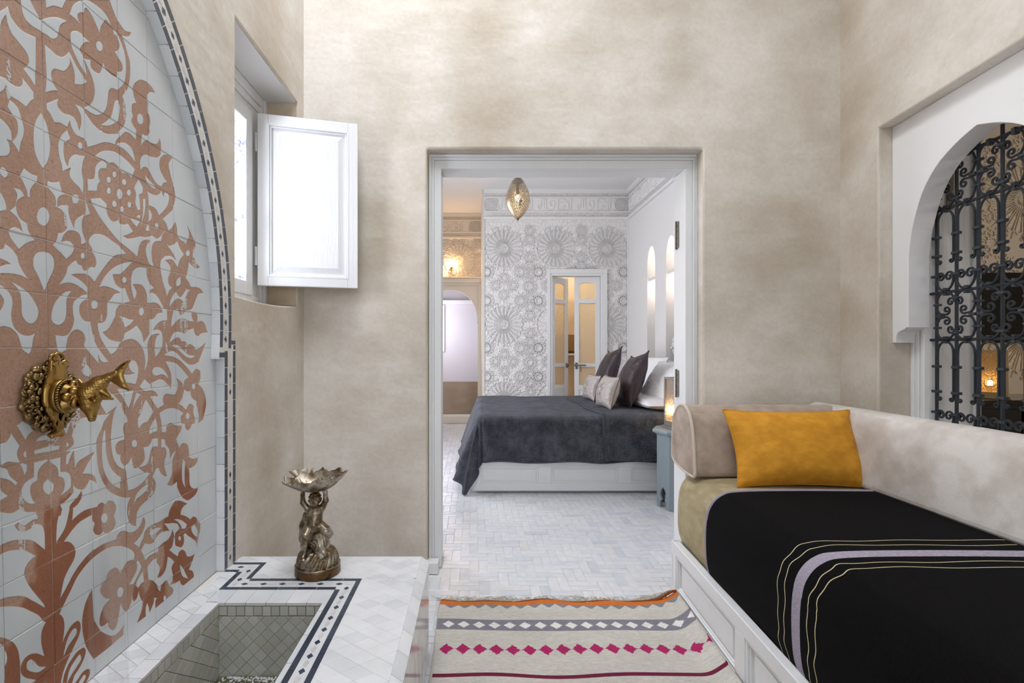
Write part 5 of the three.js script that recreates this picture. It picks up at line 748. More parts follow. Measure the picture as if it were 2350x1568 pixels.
  // the corridor's own window shows as a bright upright strip behind the arch
  part('frame', merge([box(-0.96, -0.572, 1.135, 1.16, -9.297, -9.27, 0.002), box(-0.96, -0.572, 1.955, 1.98, -9.297, -9.27, 0.002), box(-0.588, -0.572, 1.161, 1.954, -9.297, -9.27, 0.002)]), M.paint, cw);
  part('pane', box(-0.96, -0.589, 1.161, 1.954, -9.293, -9.285), std({ color: 0xffffff, roughness: 0.4, emissive: 0xf6f6ff, emissiveIntensity: 2.6 }), cw);
  // bathroom seen through the door gap
  const bathMat = std({ color: 0xfff4e4, roughness: 0.7, map: plasterMap }); structure('wall_bathroom_back', box(0.7, 2.1, 0, 2.6, -8.6, -8.5), bathMat); structure('wall_bathroom_left', box(0.7, 0.8, 0, 2.6, -8.5, -7.06), bathMat); structure('wall_bathroom_right', box(2.0, 2.1, 0, 2.6, -8.5, -7.06), bathMat); structure('ceiling_bathroom', box(0.7, 2.1, 2.6, 2.7, -8.6, -7.06), bathMat);
  const sh = thing('bathroom_cabinet', 'brown bathroom shelf unit glimpsed through the gap of the double doors', 'cabinet', [1.45, 0, -8.41]);
  part('carcass', box(-0.25, 0.25, 1.15, 1.42, -0.08, 0.08, 0.004), std({ color: 0x8a6a45, roughness: 0.6 }), sh); part('counter', box(-0.25, 0.25, 1.08, 1.11, -0.08, 0.09, 0.004), M.paint, sh);
  const bl = thing('bathroom_lamp', 'warm ceiling lamp in the bathroom behind the double doors', 'lamp', [1.35, 2.5, -7.8]);
  part('shade', new THREE.SphereGeometry(0.09, 20, 14), bulbMat(0xffe6be, 2), bl); part('canopy', lathe([[0, 0.1], [0.05, 0.1], [0.05, 0.085], [0.015, 0.08], [0.015, 0.05]], 20), M.oldSteel, bl);
  const p = new THREE.PointLight(0xfff3e2, 1.7); p.name = 'bathroom_bulb'; p.shadow.radius = 4; bl.add(p);
}

// ------------------------------------------------------------------ carved stucco: rosettes, stars and the inscription frieze in real relief
function petalFrame(r0, r1, w0, w1, t, depth) {      // one ray: a raised outline with a sunk panel
  const s = poly([[r0, -w0], [r1 - w1 * 0.8, -w1], [r1, 0], [r1 - w1 * 0.8, w1], [r0, w0]]), k = 1 - t / w1;
  s.holes.push(new THREE.Path([[r0 + t * 2, -w0 * k * 0.9], [r1 - w1 * 0.8 - t * 0.3, -w1 * k], [r1 - t * 1.5, 0], [r1 - w1 * 0.8 - t * 0.3, w1 * k], [r0 + t * 2, w0 * k * 0.9]].map((p) => new THREE.Vector2(...p))));
  return new THREE.ExtrudeGeometry(s, { depth, bevelEnabled: false });
}
const petalFill = (r0, r1, w) => new THREE.BoxGeometry((r1 - r0) * 0.62, w * 0.9, 0.004).translate(r0 + (r1 - r0) * 0.62, 0, 0.004);
function rosette(R, n) {
  const g = [];
  for (let i = 0; i < n; i++) {
    const a = (i / n) * Math.PI * 2; g.push(petalFrame(R * 0.2, R, R * 0.016, R * 0.105, R * 0.026, 0.016).rotateZ(a), petalFill(R * 0.3, R * 0.92, R * 0.08).rotateZ(a));
    for (let k = 0; k < 4; k++) g.push(new THREE.BoxGeometry(R * 0.03, R * 0.03, 0.01).rotateZ(Math.PI / 4).translate(R * (0.5 + 0.11 * k), (k & 1 ? 1 : -1) * R * 0.022, 0.006).rotateZ(a));
    const b = a + Math.PI / n; g.push(new THREE.TorusGeometry(R * 0.052, R * 0.014, 4, 6).translate(R * 1.1, 0, 0.008).rotateZ(i & 1 ? a : b));
    g.push(new THREE.BoxGeometry(R * 0.25, R * 0.013, 0.014).translate(R * 1.02, 0, 0.007).rotateZ(b));
  }
  for (let i = 0; i < n; i++) g.push(new THREE.ConeGeometry(R * 0.02, R * 0.12, 3).rotateX(0.0).translate(0, R * 0.13, 0.008).rotateZ((i / n) * Math.PI * 2));
  return merge(g);
}
function star(R, n) {
  const g = [];
  for (let i = 0; i < n; i++) {
    const a = (i / n) * Math.PI * 2, s = poly([[R * 0.26, 0], [R * 0.55, -R * 0.2], [R * 0.85, -R * 0.17], [R, 0], [R * 0.85, R * 0.17], [R * 0.55, R * 0.2]]); s.holes.push(new THREE.Path([[R * 0.4, 0], [R * 0.58, -R * 0.12], [R * 0.82, -R * 0.1], [R * 0.9, 0], [R * 0.82, R * 0.1], [R * 0.58, R * 0.12]].map((p) => new THREE.Vector2(...p))));
    g.push(new THREE.ExtrudeGeometry(s, { depth: 0.014, bevelEnabled: false }).rotateZ(a), new THREE.BoxGeometry(R * 0.34, R * 0.06, 0.008).translate(R * 0.68, 0, 0.004).rotateZ(a));
    g.push(new THREE.BoxGeometry(R * 0.26, R * 0.035, 0.012).translate(R * 1.08, 0, 0.006).rotateZ(a + Math.PI / n));
  }
  return merge(g);
}
// the repeated inscription of the frieze as raised strokes, one unit wide 0.53
const STROKES = [
  [[0.030, 0.128], [0.02, 0.07], [0.008, 0.028], [-0.018, 0.022], [-0.03, 0.045], [-0.014, 0.062], [0.004, 0.05]],
  [[0.055, 0.128], [0.055, 0.04], [0.07, 0.024], [0.086, 0.042], [0.084, 0.128]],
  [[0.088, 0.05], [0.1, 0.018], [0.14, 0.008], [0.18, 0.02], [0.2, 0.058], [0.194, 0.1], [0.158, 0.108], [0.134, 0.086], [0.136, 0.056], [0.156, 0.048], [0.168, 0.062]],
  [[0.25, 0.112], [0.246, 0.014], [0.3, 0.014], [0.318, 0.018]], [[0.29, 0.128], [0.35, 0.116]], [[0.285, 0.09], [0.36, 0.094], [0.385, 0.06], [0.38, 0.03]], [[0.31, 0.04], [0.332, 0.066], [0.352, 0.04], [0.31, 0.04]], [[0.33, 0.016], [0.372, 0.012], [0.384, 0.03]],
  [[0.395, 0.112], [0.39, 0.012]], [[0.428, 0.128], [0.42, 0.012]], [[0.25, 0.112], [0.262, 0.124]],
];
const motif = merge(STROKES.map((s) => new THREE.TubeGeometry(new THREE.CatmullRomCurve3(s.map((p) => V(p[0] * 1.0, p[1] * 1.25, 0)), false, 'catmullrom', 0.35), s.length * 5, 0.0075, 5).scale(1, 1, 1.3)));
const medal = (() => { const g = []; for (let r = 1; r <= 4; r++) { const n = 6 + r * 5; for (let i = 0; i < n; i++) { const a = (i / n) * 6.283 + r * 0.3; g.push(new THREE.TorusGeometry(0.0085, 0.0035, 4, 6).scale(1.5, 0.8, 1).rotateZ(0.8).translate(r * 0.021, 0, 0.004).rotateZ(a)); } } g.push(new THREE.TorusGeometry(0.1, 0.006, 5, 40).translate(0, 0, 0.005)); return merge(g); })();
const bandTri = (len) => { const g = []; for (let i = 0; i < len / 0.036; i++) for (const [dx, dy, f] of [[0, 0, 0], [0.018, 0.017, Math.PI]]) g.push(new THREE.CylinderGeometry(0.0095, 0.0095, 0.012, 3).rotateX(Math.PI / 2).rotateZ(f).translate(i * 0.036 + 0.018 + dx, dy, 0.003)); return merge(g); };
function frieze(parent, len, F, mat, flip) {         // local x along the wall, y = 0 at the top of the frieze, z out of the wall
  const put = (name, g) => part(name, metreUV(g.applyMatrix4(F)), mat, parent);
  put('cornice', merge([box(0, len, -0.05, 0, 0, 0.03, 0.004), box(0, len, -0.12, -0.105, 0, 0.022, 0.003), box(0, len, -0.318, -0.3, 0, 0.022, 0.003), box(0, len, -0.412, -0.375, 0, 0.026, 0.004), box(0, len, -0.062, -0.05, 0, 0.02, 0.002)]));
  put('pierced_band', bandTri(len).translate(0, -0.094, 0)); put('pierced_band', bandTri(len).translate(0, -0.356, 0));
  put('medallion', medal.clone().translate(0.095, -0.21, 0)); put('medallion', medal.clone().translate(len - 0.095, -0.21, 0));
  put('frieze_ground', box(0.2, len - 0.2, -0.299, -0.121, 0, 0.004, 0.001));
  const n = Math.max(1, Math.round((len - 0.38) / 0.53)), off = (len - n * 0.53) / 2 + 0.04; for (let i = 0; i < n; i++) put('inscription', motif.clone().translate(off + i * 0.53, -0.295, 0.005));
  void flip;
}
{
  const face = frame([0.106, CE, FZ + 0.001], [1, 0, 0], [0, 1, 0], [0, 0, 1]);
  frieze(wallFar, 1.964, face, M.stucco);
  frieze(scene.getObjectByName('wall_bedroom_right'), 3.9, frame([2.069, CE, -6.88], [0, 0, 1], [0, 1, 0], [-1, 0, 0]), M.whitewash);
  const big = rosette(0.265, 22), mid = star(0.1, 12), small = star(0.082, 10);
  const clear = (x, y, r) => !(x + r > 0.955 && x - r < 1.785 && y - r < 2.275) && x - r * 0.2 > 0.1 && x + r * 0.2 < 2.07 && y + r < CE - 0.4 && y - r > -0.3;
  const spots = [];
  const place = (name, geo, x, y, r) => { if (geo !== big) { if (spots.some((s) => Math.hypot(s[0] - x, s[1] - y) < (s[2] + r) * 0.62)) return; spots.push([x, y, r]); } if (y + r > CE - 0.405 || x + r < 0.12 || x - r > 2.05 || y < 0.3) return; const hit = x + r * 1.2 > 0.957 && x - r * 1.2 < 1.782 && y - r * 1.2 < 2.27; if (hit || x - r * 1.25 < 0.12 || x + r * 1.25 > 2.046) return half(x, y, geo, name); const m = part(name, geo, M.stucco, wallFar); m.position.set(x, y, FZ + 0.0005); };
  void clear;
  // a rosette that meets the door frame keeps only the rays outside it
  const half = (x, y, geo = big, name = 'rosette') => { const p = flat(geo.clone()), a = p.attributes.position, keep = []; for (let i = 0; i < a.count; i += 3) { let ok = true; for (let k = 0; k < 3; k++) { const X = a.getX(i + k) + x, Y = a.getY(i + k) + y; if ((X > 0.957 && X < 1.78 && Y < 2.27) || X > 2.046 || X < 0.117) ok = false; } if (ok) for (let k = 0; k < 3; k++) keep.push(a.getX(i + k), a.getY(i + k), a.getZ(i + k)); } if (!keep.length) return; const q = new THREE.BufferGeometry(); q.setAttribute('position', new THREE.Float32BufferAttribute(keep, 3)); q.computeVertexNormals(); part(name, metreUV(q), M.stucco, wallFar).position.set(x, y, FZ + 0.0005); };
  const X0 = 0.372, DX = 0.698, Y0 = 2.545, DY = 1.026;
  for (let j = 0; j < 3; j++) for (let i = 0; i < 3; i++) { const x = X0 + DX * i, y = Y0 - DY * j; if (x < 0.38 || x > 1.7 || (x + 0.3 > 0.957 && y < 2.5)) half(x, y); else place('rosette', big, x, y, 0.29); }
  for (let j = 0; j < 3; j++) for (let i = -1; i < 3; i++) { const x = X0 + DX * i, y = Y0 - DY * j; for (const [dx, dy, g, r] of [[0.226, 0.318, mid, 0.1], [-0.226, 0.318, mid, 0.1], [0.226, -0.318, mid, 0.1], [-0.226, -0.318, mid, 0.1], [0.349, 0.117, small, 0.08], [0.349, -0.117, small, 0.08], [0, 0.4, small, 0.08], [0, -0.4, small, 0.08], [0.349, 0.24, small, 0.05], [0.349, -0.24, small, 0.05], [0.349, -0.513, mid, 0.1], [0.12, -0.5, small, 0.08], [-0.12, -0.5, small, 0.08], [0.349, 0.36, small, 0.07], [0.349, -0.34, small, 0.07]]) place('star_flower', g, x + dx, y + dy, r); }
  part('edge_strip', merge([box(2.045, 2.07, 0, CE - 0.41, FZ, FZ + 0.016, 0.004), box(0.106, 0.118, 0, CE - 0.41, FZ, FZ + 0.016, 0.004)]), M.stucco, wallFar);
  // warm carved field over the arch
  const warm = std({ color: 0xdfd2c0, roughness: 0.9, bumpMap: strapwork, bumpScale: 0.006 });
  part('carved_field', box(-1.45, 0.085, 2.33, CE - 0.41, -8.13, -8.122), warm, wallArch);
  frieze(wallArch, 1.535, frame([-1.45, CE, -8.129], [1, 0, 0], [0, 1, 0], [0, 0, 1]), M.warmPaint);
  const r2 = rosette(0.25, 22); const m = part('rosette', r2, M.warmPaint, wallArch); m.position.set(-0.27, 2.6, -8.121);
  for (const [x, y] of [[0.02, 2.85], [-0.5, 2.87], [0.045, 2.62], [0.03, 2.42], [-0.27, 2.9], [-0.6, 2.65]]) part('star_flower', star(0.085, 10), M.warmPaint, wallArch).position.set(x, y, -8.121);
}

// ------------------------------------------------------------------ double doors of the bathroom
{
  const d = new THREE.Group(); d.name = 'door_2'; d.userData.kind = 'structure'; scene.add(d);
  const mat = M.paint, fr = (x0, x1, y0, y1, o = 0) => box(x0, x1, y0, y1, FZ - 0.05, FZ + 0.03 + o, 0.004);
  part('architrave', merge([fr(0.962, 1.005, 0, 2.267), fr(1.725, 1.774, 0, 2.267), fr(1.004, 1.726, 2.21, 2.2665, -0.0008), fr(1.003, 1.034, 0, 2.212, -0.014), fr(1.696, 1.727, 0, 2.212, -0.014), fr(1.032, 1.698, 2.177, 2.2125, -0.0155)]), mat, d);
  const pane = phys({ color: 0xf8f0de, roughness: 0.6, transmission: 0.8, thickness: 0, bumpMap: texture(128, 128, (u, v) => { const a = Math.abs(((u * 8 + v * 8) % 1) - 0.5), b = Math.abs((((u * 8 - v * 8) % 1) + 1) % 1 - 0.5); return Math.min(a, b) * 2; }, { repeat: [4, 4] }), bumpScale: 0.004 });
  const leaf = (w, hinge, turn, dir) => {
    const g = new THREE.Group(); g.name = 'door_leaf'; g.position.set(hinge, 0.012, FZ - 0.045); g.rotation.y = turn; d.add(g);
    const X = (a, b) => (dir > 0 ? [a, b] : [-b, -a]), B = (a, b, y0, y1, z0 = -0.035, z1 = 0, r = 0.004) => box(...X(a, b), y0, y1, z0, z1, r), s = 0.062;
    part('stile', B(0, s, 0, 2.16), mat, g); part('stile', B(w - s, w, 0, 2.16), mat, g);
    for (const [a, b] of [[0, 0.1], [0.62, 0.68], [0.93, 0.975], [1.8, 1.86], [2.1, 2.16]]) part('rail', B(s - 0.002, w - s + 0.002, a, b), mat, g);
    const [xa, xb] = X(s - 0.002, w - s + 0.002), arch = new THREE.Shape(); arch.moveTo(xa, 2.06); arch.quadraticCurveTo((xa + xb) / 2, 2.108, xb, 2.06); arch.lineTo(xb, 2.101); arch.lineTo(xa, 2.101); arch.closePath(); part('rail', slab(arch, 0.028).translate(0, 0, -0.002), mat, g);
    for (const [a, b] of [[0.68, 0.93], [0.975, 1.8], [1.86, 2.1]]) part('pane', B(s - 0.002, w - s + 0.002, a, b, -0.02, -0.016, 0), pane, g);
    part('panel', B(s - 0.002, w - s + 0.002, 0.1, 0.62, -0.028, -0.01, 0.004), mat, g); part('panel_moulding', B(s + 0.02, w - s - 0.02, 0.14, 0.58, -0.012, -0.004, 0.006), mat, g);
    return g;
  };
  const l = leaf(0.315, 1.036, 0.62, 1), r = leaf(0.345, 1.694, -0.08, -1);
  part('handle', merge([lathe([[0, 0], [0.02, 0], [0.022, 0.006], [0.008, 0.01], [0.008, 0.03], [0.014, 0.035], [0, 0.04]], 16).rotateX(Math.PI / 2).scale(1, 1.6, 1).translate(0.285, 0.945, 0.0)]), M.oldSteel, l);
  part('handle', merge([box(-0.335, -0.305, 0.9, 0.99, 0, 0.008, 0.003), rod([-0.32, 0.955, 0.005], [-0.32, 0.955, 0.05], 0.01), rod([-0.345, 0.955, 0.05], [-0.2, 0.955, 0.055], 0.011), new THREE.SphereGeometry(0.015, 12, 8).translate(-0.345, 0.955, 0.05), rod([-0.27, 0.95, 0.05], [-0.262, 0.86, 0.04], 0.007)]), M.oldSteel, r, 'iron lever and bolt');
  const sw = thing('light_switch', 'white light switch plate on the carved wall right of the double doors', 'switch', [1.888, 1.19, FZ + 0.017]);
  part('plate', box(-0.035, 0.035, -0.045, 0.045, 0, 0.008, 0.003), M.paint, sw); part('rocker', box(-0.018, 0.018, -0.025, 0.025, 0.008, 0.012, 0.002), M.paint, sw);
}

// ------------------------------------------------------------------ bed
{
  const b = thing('bed', 'white painted bed base with sunk panels along its side and a thick mattress', 'bed');
  const x0 = -0.03, x1 = 2.05, z = -4.2, zf = -6.1;
  part('side_board', box(x0 + 0.002, x1, 0.024, 0.268, z - 0.034, z - 0.018, 0.003), M.paint, b); part('foot_board', box(x0, x0 + 0.03, 0.022, 0.3, zf, z - 0.01, 0.003), M.paint, b);
  for (const [a, c] of [[x0, 0.04], [0.515, 0.62], [1.175, 1.28], [1.83, 2.05]]) part('stile', box(a, c, 0.085, 0.222, z - 0.03, z, 0.003), M.paint, b);
  part('rail', box(x0, x1, 0.022, 0.085, z - 0.015, z + 0.0005, 0.004), M.paint, b); part('rail', box(x0, x1, 0.222, 0.27, z - 0.015, z + 0.0005, 0.003), M.paint, b);
  for (const [a, c] of [[0.04, 0.515], [0.62, 1.175], [1.28, 1.83]]) part('panel_moulding', merge([[0, 0.014, -0.004], [0.0135, 0.024, -0.0115]].flatMap(([i, e, f]) => [box(a + i, a + e, 0.085 + i, 0.222 - i, z - 0.02, z + f, 0.003), box(c - e, c - i, 0.085 + i, 0.222 - i, z - 0.02, z + f, 0.003), box(a + e - 0.001, c - e + 0.001, 0.085 + i, 0.085 + e, z - 0.02, z + f - 0.0004, 0.003), box(a + e - 0.001, c - e + 0.001, 0.222 - e, 0.222 - i, z - 0.02, z + f - 0.0004, 0.003)])), M.paint, b);
  part('plinth', box(x0 + 0.05, x1, 0.0, 0.022, zf, z - 0.06), M.paint, b);
  part('mattress', box(0.0, x1, 0.27, 0.615, zf + 0.02, z - 0.03, 0.07), M.linen, b);
  const dimple = texture(128, 128, (u, v) => { const f = (a, c) => { const x = Math.abs(((a % 1) + 1) % 1 - 0.5), y = Math.abs(((c % 1) + 1) % 1 - 0.5); return Math.max(0, 1 - Math.hypot(x, y) * 2.3); }; return Math.max(f(u * 2, v * 2), f(u * 2 + 0.5, v * 2 + 0.5)); }, { repeat: [1 / 0.038, 1 / 0.032] });
  M.blanket = phys({ map: velvetMap([64, 67, 77], [100, 104, 115], 1401), bumpMap: dimple, bumpScale: 0.014, roughness: 0.9, sheen: 0.9, sheenColor: new THREE.Color(0.46, 0.49, 0.56), sheenRoughness: 0.4, side: THREE.DoubleSide });
  M.blanketTop = phys({ map: velvetMap([56, 54, 58], [82, 80, 86], 1431), bumpMap: dimple, bumpScale: 0.003, roughness: 0.9, sheen: 0.4, sheenColor: new THREE.Color(0.4, 0.4, 0.44), side: THREE.DoubleSide });
  const TOP = 0.638, X0 = 0.0, Z0 = -4.205, R = 0.055;
  const bend = (d) => (d >= R * 1.5708 ? [R, -R - (d - R * 1.5708)] : [R * Math.sin(d / R), -R + R * Math.cos(d / R)]);     // sideways and down for a length d past the edge
  const drape = (s, t, o = 0) => {
    const a = Math.max(0, -s), c = Math.max(0, -t), X = X0 + R + Math.max(0, s), Z = Z0 - R - Math.max(0, t);
    let out = 0, y = 0, dx = 0, dz = 0; const len = Math.hypot(a, c);
    if (len > 0) { const [h, v] = bend(len); y = v; dx = -(a / len); dz = c / len; out = h; const hang = Math.max(0, len - R * 1.57); const fold = a > 0 && c > 0 ? 0.5 * Math.sin(Math.atan2(c, a) * 2) : 0; out += hang * (a > 0 ? 0.34 * (a / len) ** 4 + 0.05 * fold : 0.02) + (a > 0 ? 0.026 * Math.sin(Math.atan2(c, a) * 11 + 1) * Math.min(1, hang * 4) * (c > 0 ? 1 : 0.3) : 0.012); }
    const wave = c > 0 ? (0.009 * Math.sin(X * 8.3 + 1.2) + 0.005 * Math.sin(X * 17.7 + c * 5) + 0.012) * Math.min(1, c * 4) : 0, wav2 = a > 0 && c === 0 ? 0.012 * Math.sin(Z * 9) * Math.min(1, a * 4) : 0;
    const top = len === 0 ? 0.004 * Math.sin(X * 6 + Z * 3) + 0.003 * Math.sin(X * 13 - Z * 9) : 0;
    const n = len > 0 ? Math.min(1, len / (R * 1.57)) : 0;
    return [X + dx * (out + o * n) + wav2 * -1, Math.max(0.012, TOP + top + y + o * (1 - n)), Z + dz * (out + o * n) + wave + 0.0];
  };
  const bl = thing('bed_blanket', 'slate grey dimpled plush blanket draped over the bed down to the floor at its corner', 'blanket');
  const SL = -0.56, SR = 1.75, TL = -0.405, TR = 1.72;
  const sheet = (sl, sr, tl, tr, nu, nv, o, thick) => { const g = grid(nu, nv, (u, v) => { const s = lerp(sl, sr, u), t = lerp(tl + 0.008 * Math.sin(s * 11), tr, v), p = drape(s, t, o); return [...p, s, t]; }); void thick; return g; };
  part('cover', sheet(SL, SR, TL, TR, 200, 140, 0, 0.01), M.blanket, bl);
  const hem = []; for (let i = 0; i <= 120; i++) { const s = lerp(SL, SR, i / 120); hem.push(V(...drape(s, TL + 0.008 * Math.sin(s * 11), 0.001))); } part('hem', tube(hem, 0.0065, 240, 7), M.blanket, bl);
  const hem2 = []; for (let i = 0; i <= 60; i++) hem2.push(V(...drape(SL, lerp(TL, TR, i / 60), 0.001))); part('hem', tube(hem2, 0.006, 120, 7), M.blanket, bl);
  const fx = (t) => 1.0 - 0.03 * t + 0.012 * Math.sin(t * 9);
  part('fold', grid(90, 110, (u, v) => { const t = lerp(TL + 0.01, TR - 0.3, v), s = lerp(fx(t), SR + 0.08, u), p = drape(s, t, 0.013); return [...p, s, t]; }), M.blanket, bl, 'turned-back upper part of the blanket');
  const roll = []; for (let i = 0; i <= 80; i++) { const t = lerp(TL + 0.01, TR - 0.3, i / 80); roll.push(V(...drape(fx(t), t, 0.009))); } part('fold_edge', tube(roll, 0.0105, 160, 8), M.blanket, bl);
}
// A stuffed cushion: pinched corners, fullest in the middle; local x across, y up, z out of the face
function cushion(w, h, t, pinch = 0.07, p = 0.55) {
  const side = (sg) => grid(36, 28, (u, v) => { const a = sg > 0 ? u * 2 - 1 : 1 - u * 2, b = v * 2 - 1, ex = 1 - pinch * (1 - b * b) * Math.abs(a) ** 3, ey = 1 - pinch * (1 - a * a) * Math.abs(b) ** 3, f = Math.pow(Math.max(0, (1 - a ** 2) * (1 - b ** 2)), p); const cr = 0.012 * t * Math.sin(a * 9 + b * 4) + 0.02 * t * Math.sin(b * 11 - a * 7) * Math.abs(a); return [(w / 2) * a * ex, (h / 2) * b * ey, sg * ((t / 2) * f + cr * f), (a + 1) / 2, v]; });
  return merge([side(1), side(-1)]);
}
function seam(w, h, pinch = 0.07, r = 0.005) { const pts = []; const at = (a, b) => V((w / 2) * a * (1 - pinch * (1 - b * b) * Math.abs(a) ** 3), (h / 2) * b * (1 - pinch * (1 - a * a) * Math.abs(b) ** 3), 0); for (let i = 0; i < 20; i++) pts.push(at(-1 + i / 10, -1)); for (let i = 0; i < 20; i++) pts.push(at(1, -1 + i / 10)); for (let i = 0; i < 20; i++) pts.push(at(1 - i / 10, 1)); for (let i = 0; i < 20; i++) pts.push(at(-1, 1 - i / 10)); return tube(pts, r, 200, 6, true); }
function pillow(name, label, cat, group, [w, h, t, pinch, p], mat, pipe, pos, face, roll = 0) {
  const o = thing(name, label, cat, [0, 0, 0], 0, group); o.position.set(...pos); o.lookAt(pos[0] + face[0], pos[1] + face[1], pos[2] + face[2]); o.rotateZ(roll);
  part('cover', cushion(w, h, t, pinch, p), mat, o); part('piping', seam(w, h, pinch), pipe ?? mat, o); return o;
}
{
  const print = canvas(512, 512, (g) => { const im = g.createLinearGradient(0, 0, 512, 0); void im; g.fillStyle = '#b3aaa6'; g.fillRect(0, 0, 512, 512); for (let i = 0; i < 900; i++) { g.fillStyle = `rgba(${rnd() < 0.5 ? '214,208,206' : '128,118,114'},0.07)`; g.fillRect(rr(-60, 512), rr(0, 512), rr(20, 160), rr(2, 9)); } for (let i = 0; i < 46; i++) { const a = (i / 46) * 6.283 + rr(-0.06, 0.06), r0 = rr(18, 60), r1 = rr(90, 178), w = rr(3, 9); g.fillStyle = `rgba(56,44,44,${rr(0.6, 0.95)})`; g.save(); g.translate(236, 262); g.rotate(a); g.beginPath(); g.moveTo(r0, 0); g.quadraticCurveTo((r0 + r1) / 2, -w, r1, rr(-6, 6)); g.quadraticCurveTo((r0 + r1) / 2, w, r0, 0); g.fill(); g.restore(); } });
  M.satin = phys({ map: print, roughness: 0.38, sheen: 0.6, sheenColor: new THREE.Color(0.7, 0.68, 0.7), sheenRoughness: 0.3, bumpMap: softBump, bumpScale: 0.006 });
  M.satinPipe = std({ color: 0x6f625e, roughness: 0.5 });
  pillow('white_pillow', 'plump white pillow nearest the nightstand at the head of the bed', 'pillow', 'white pillows', [0.78, 0.5, 0.24, 0.05, 0.5], M.linen, null, [1.78, 0.855, -4.62], [-0.8, 0.55, 0.22]);
  pillow('white_pillow', 'white pillow at the head of the bed behind the farther dark cushion', 'pillow', 'white pillows', [0.78, 0.5, 0.24, 0.05, 0.5], M.linen, null, [1.8, 0.88, -5.5], [-0.88, 0.46, 0.05]);
  const dv = thing('white_pillow', 'low white pillow lying flat under the leaning pillows at the head of the bed', 'pillow', [1.74, 0.705, -5.05], 0, 'white pillows'); part('cover', cushion(0.55, 1.45, 0.16, 0.03, 0.42).rotateX(-Math.PI / 2), M.linen, dv);
  pillow('dark_cushion', 'dark plum satin cushion standing upright, the farther of the two dark ones', 'cushion', 'dark satin cushions', [0.52, 0.58, 0.19, 0.15, 0.55], M.plum, null, [1.44, 0.92, -5.6], [-0.94, 0.34, -0.02], 0.12);
  pillow('dark_cushion', 'dark plum satin cushion standing upright, the nearer one next to the white pillow', 'cushion', 'dark satin cushions', [0.5, 0.54, 0.2, 0.15, 0.55], M.plum, null, [1.47, 0.895, -4.83], [-0.94, 0.34, -0.02], 0.12);
  pillow('silver_cushion', 'small silver satin cushion with a dark burst print, the farther of the pair', 'cushion', 'silver satin cushions', [0.4, 0.27, 0.15, 0.09, 0.5], M.satin, M.satinPipe, [1.235, 0.785, -5.42], [-0.96, 0.28, 0.06]);
  pillow('silver_cushion', 'small silver satin cushion with a dark burst print, nearest the front of the bed', 'cushion', 'silver satin cushions', [0.4, 0.3, 0.16, 0.09, 0.5], M.satin, M.satinPipe, [1.225, 0.795, -4.74], [-0.96, 0.28, 0.08]);
}

// ------------------------------------------------------------------ side table, lanterns, pendant, sconce, bust
const lace = canvas(512, 1024, (g, w, h) => {
  g.fillStyle = '#fff'; g.fillRect(0, 0, w, h); g.fillStyle = '#000'; const sym = (x, y, f) => { for (const sx of [0, 1]) for (const sy of [0, 1]) { g.save(); if (sx) { g.translate(w, 0); g.scale(-1, 1); } if (sy) { g.translate(0, h); g.scale(1, -1); } g.translate(x, y); f(); g.restore(); } };
  const medals = [[w / 2, h * 0.2], [w / 2, h * 0.5], [0, h * 0.35], [0, h * 0.05], [w / 2, h * 0.5]];
  const near = (x, y) => Math.min(...[[w / 2, h * 0.22], [w / 2, h * 0.5]].map(([a, b]) => Math.hypot(x - a, y - b)));
  for (const [mx, my] of [[w / 2, h * 0.22], [w / 2, h * 0.5]]) sym(mx, my, () => { for (let r = 14; r < 92; r += 17) { const n = Math.floor(r / 3.4); for (let i = 0; i < n; i++) { g.save(); g.rotate((i / n) * 6.283 + r); g.beginPath(); g.ellipse(r, 0, 6.4, 3.6, 0.5, 0, 7); g.fill(); g.restore(); } } });
  for (let y = 12; y < h / 2 + 8; y += 17) for (let x = 10 + ((y / 17) & 1) * 9; x < w / 2 + 8; x += 18) { if (near(x, y) < 104 || x < 8) continue; const a = Math.sin(x * 0.07) * 2 + Math.cos(y * 0.05) * 2, k = 0.8 + 0.35 * Math.sin(x * 0.21 + y * 0.13); sym(x, y, () => { g.rotate(a); g.beginPath(); g.ellipse(0, 0, 7.6 * k, 4.6 * k, 0, 0, 7); g.fill(); g.beginPath(); g.arc(7, 6, 2.6, 0, 7); g.fill(); }); }
  void medals;
}, { srgb: false });
lace.wrapS = lace.wrapT = THREE.ClampToEdgeWrapping;
M.lace = std({ color: 0xa9a299, roughness: 0.35, metalness: 0.85, alphaMap: lace, alphaTest: 0.5, side: THREE.DoubleSide });
M.laceGold = std({ color: 0xc0a878, roughness: 0.35, metalness: 0.8, alphaMap: lace, alphaTest: 0.5, side: THREE.DoubleSide });
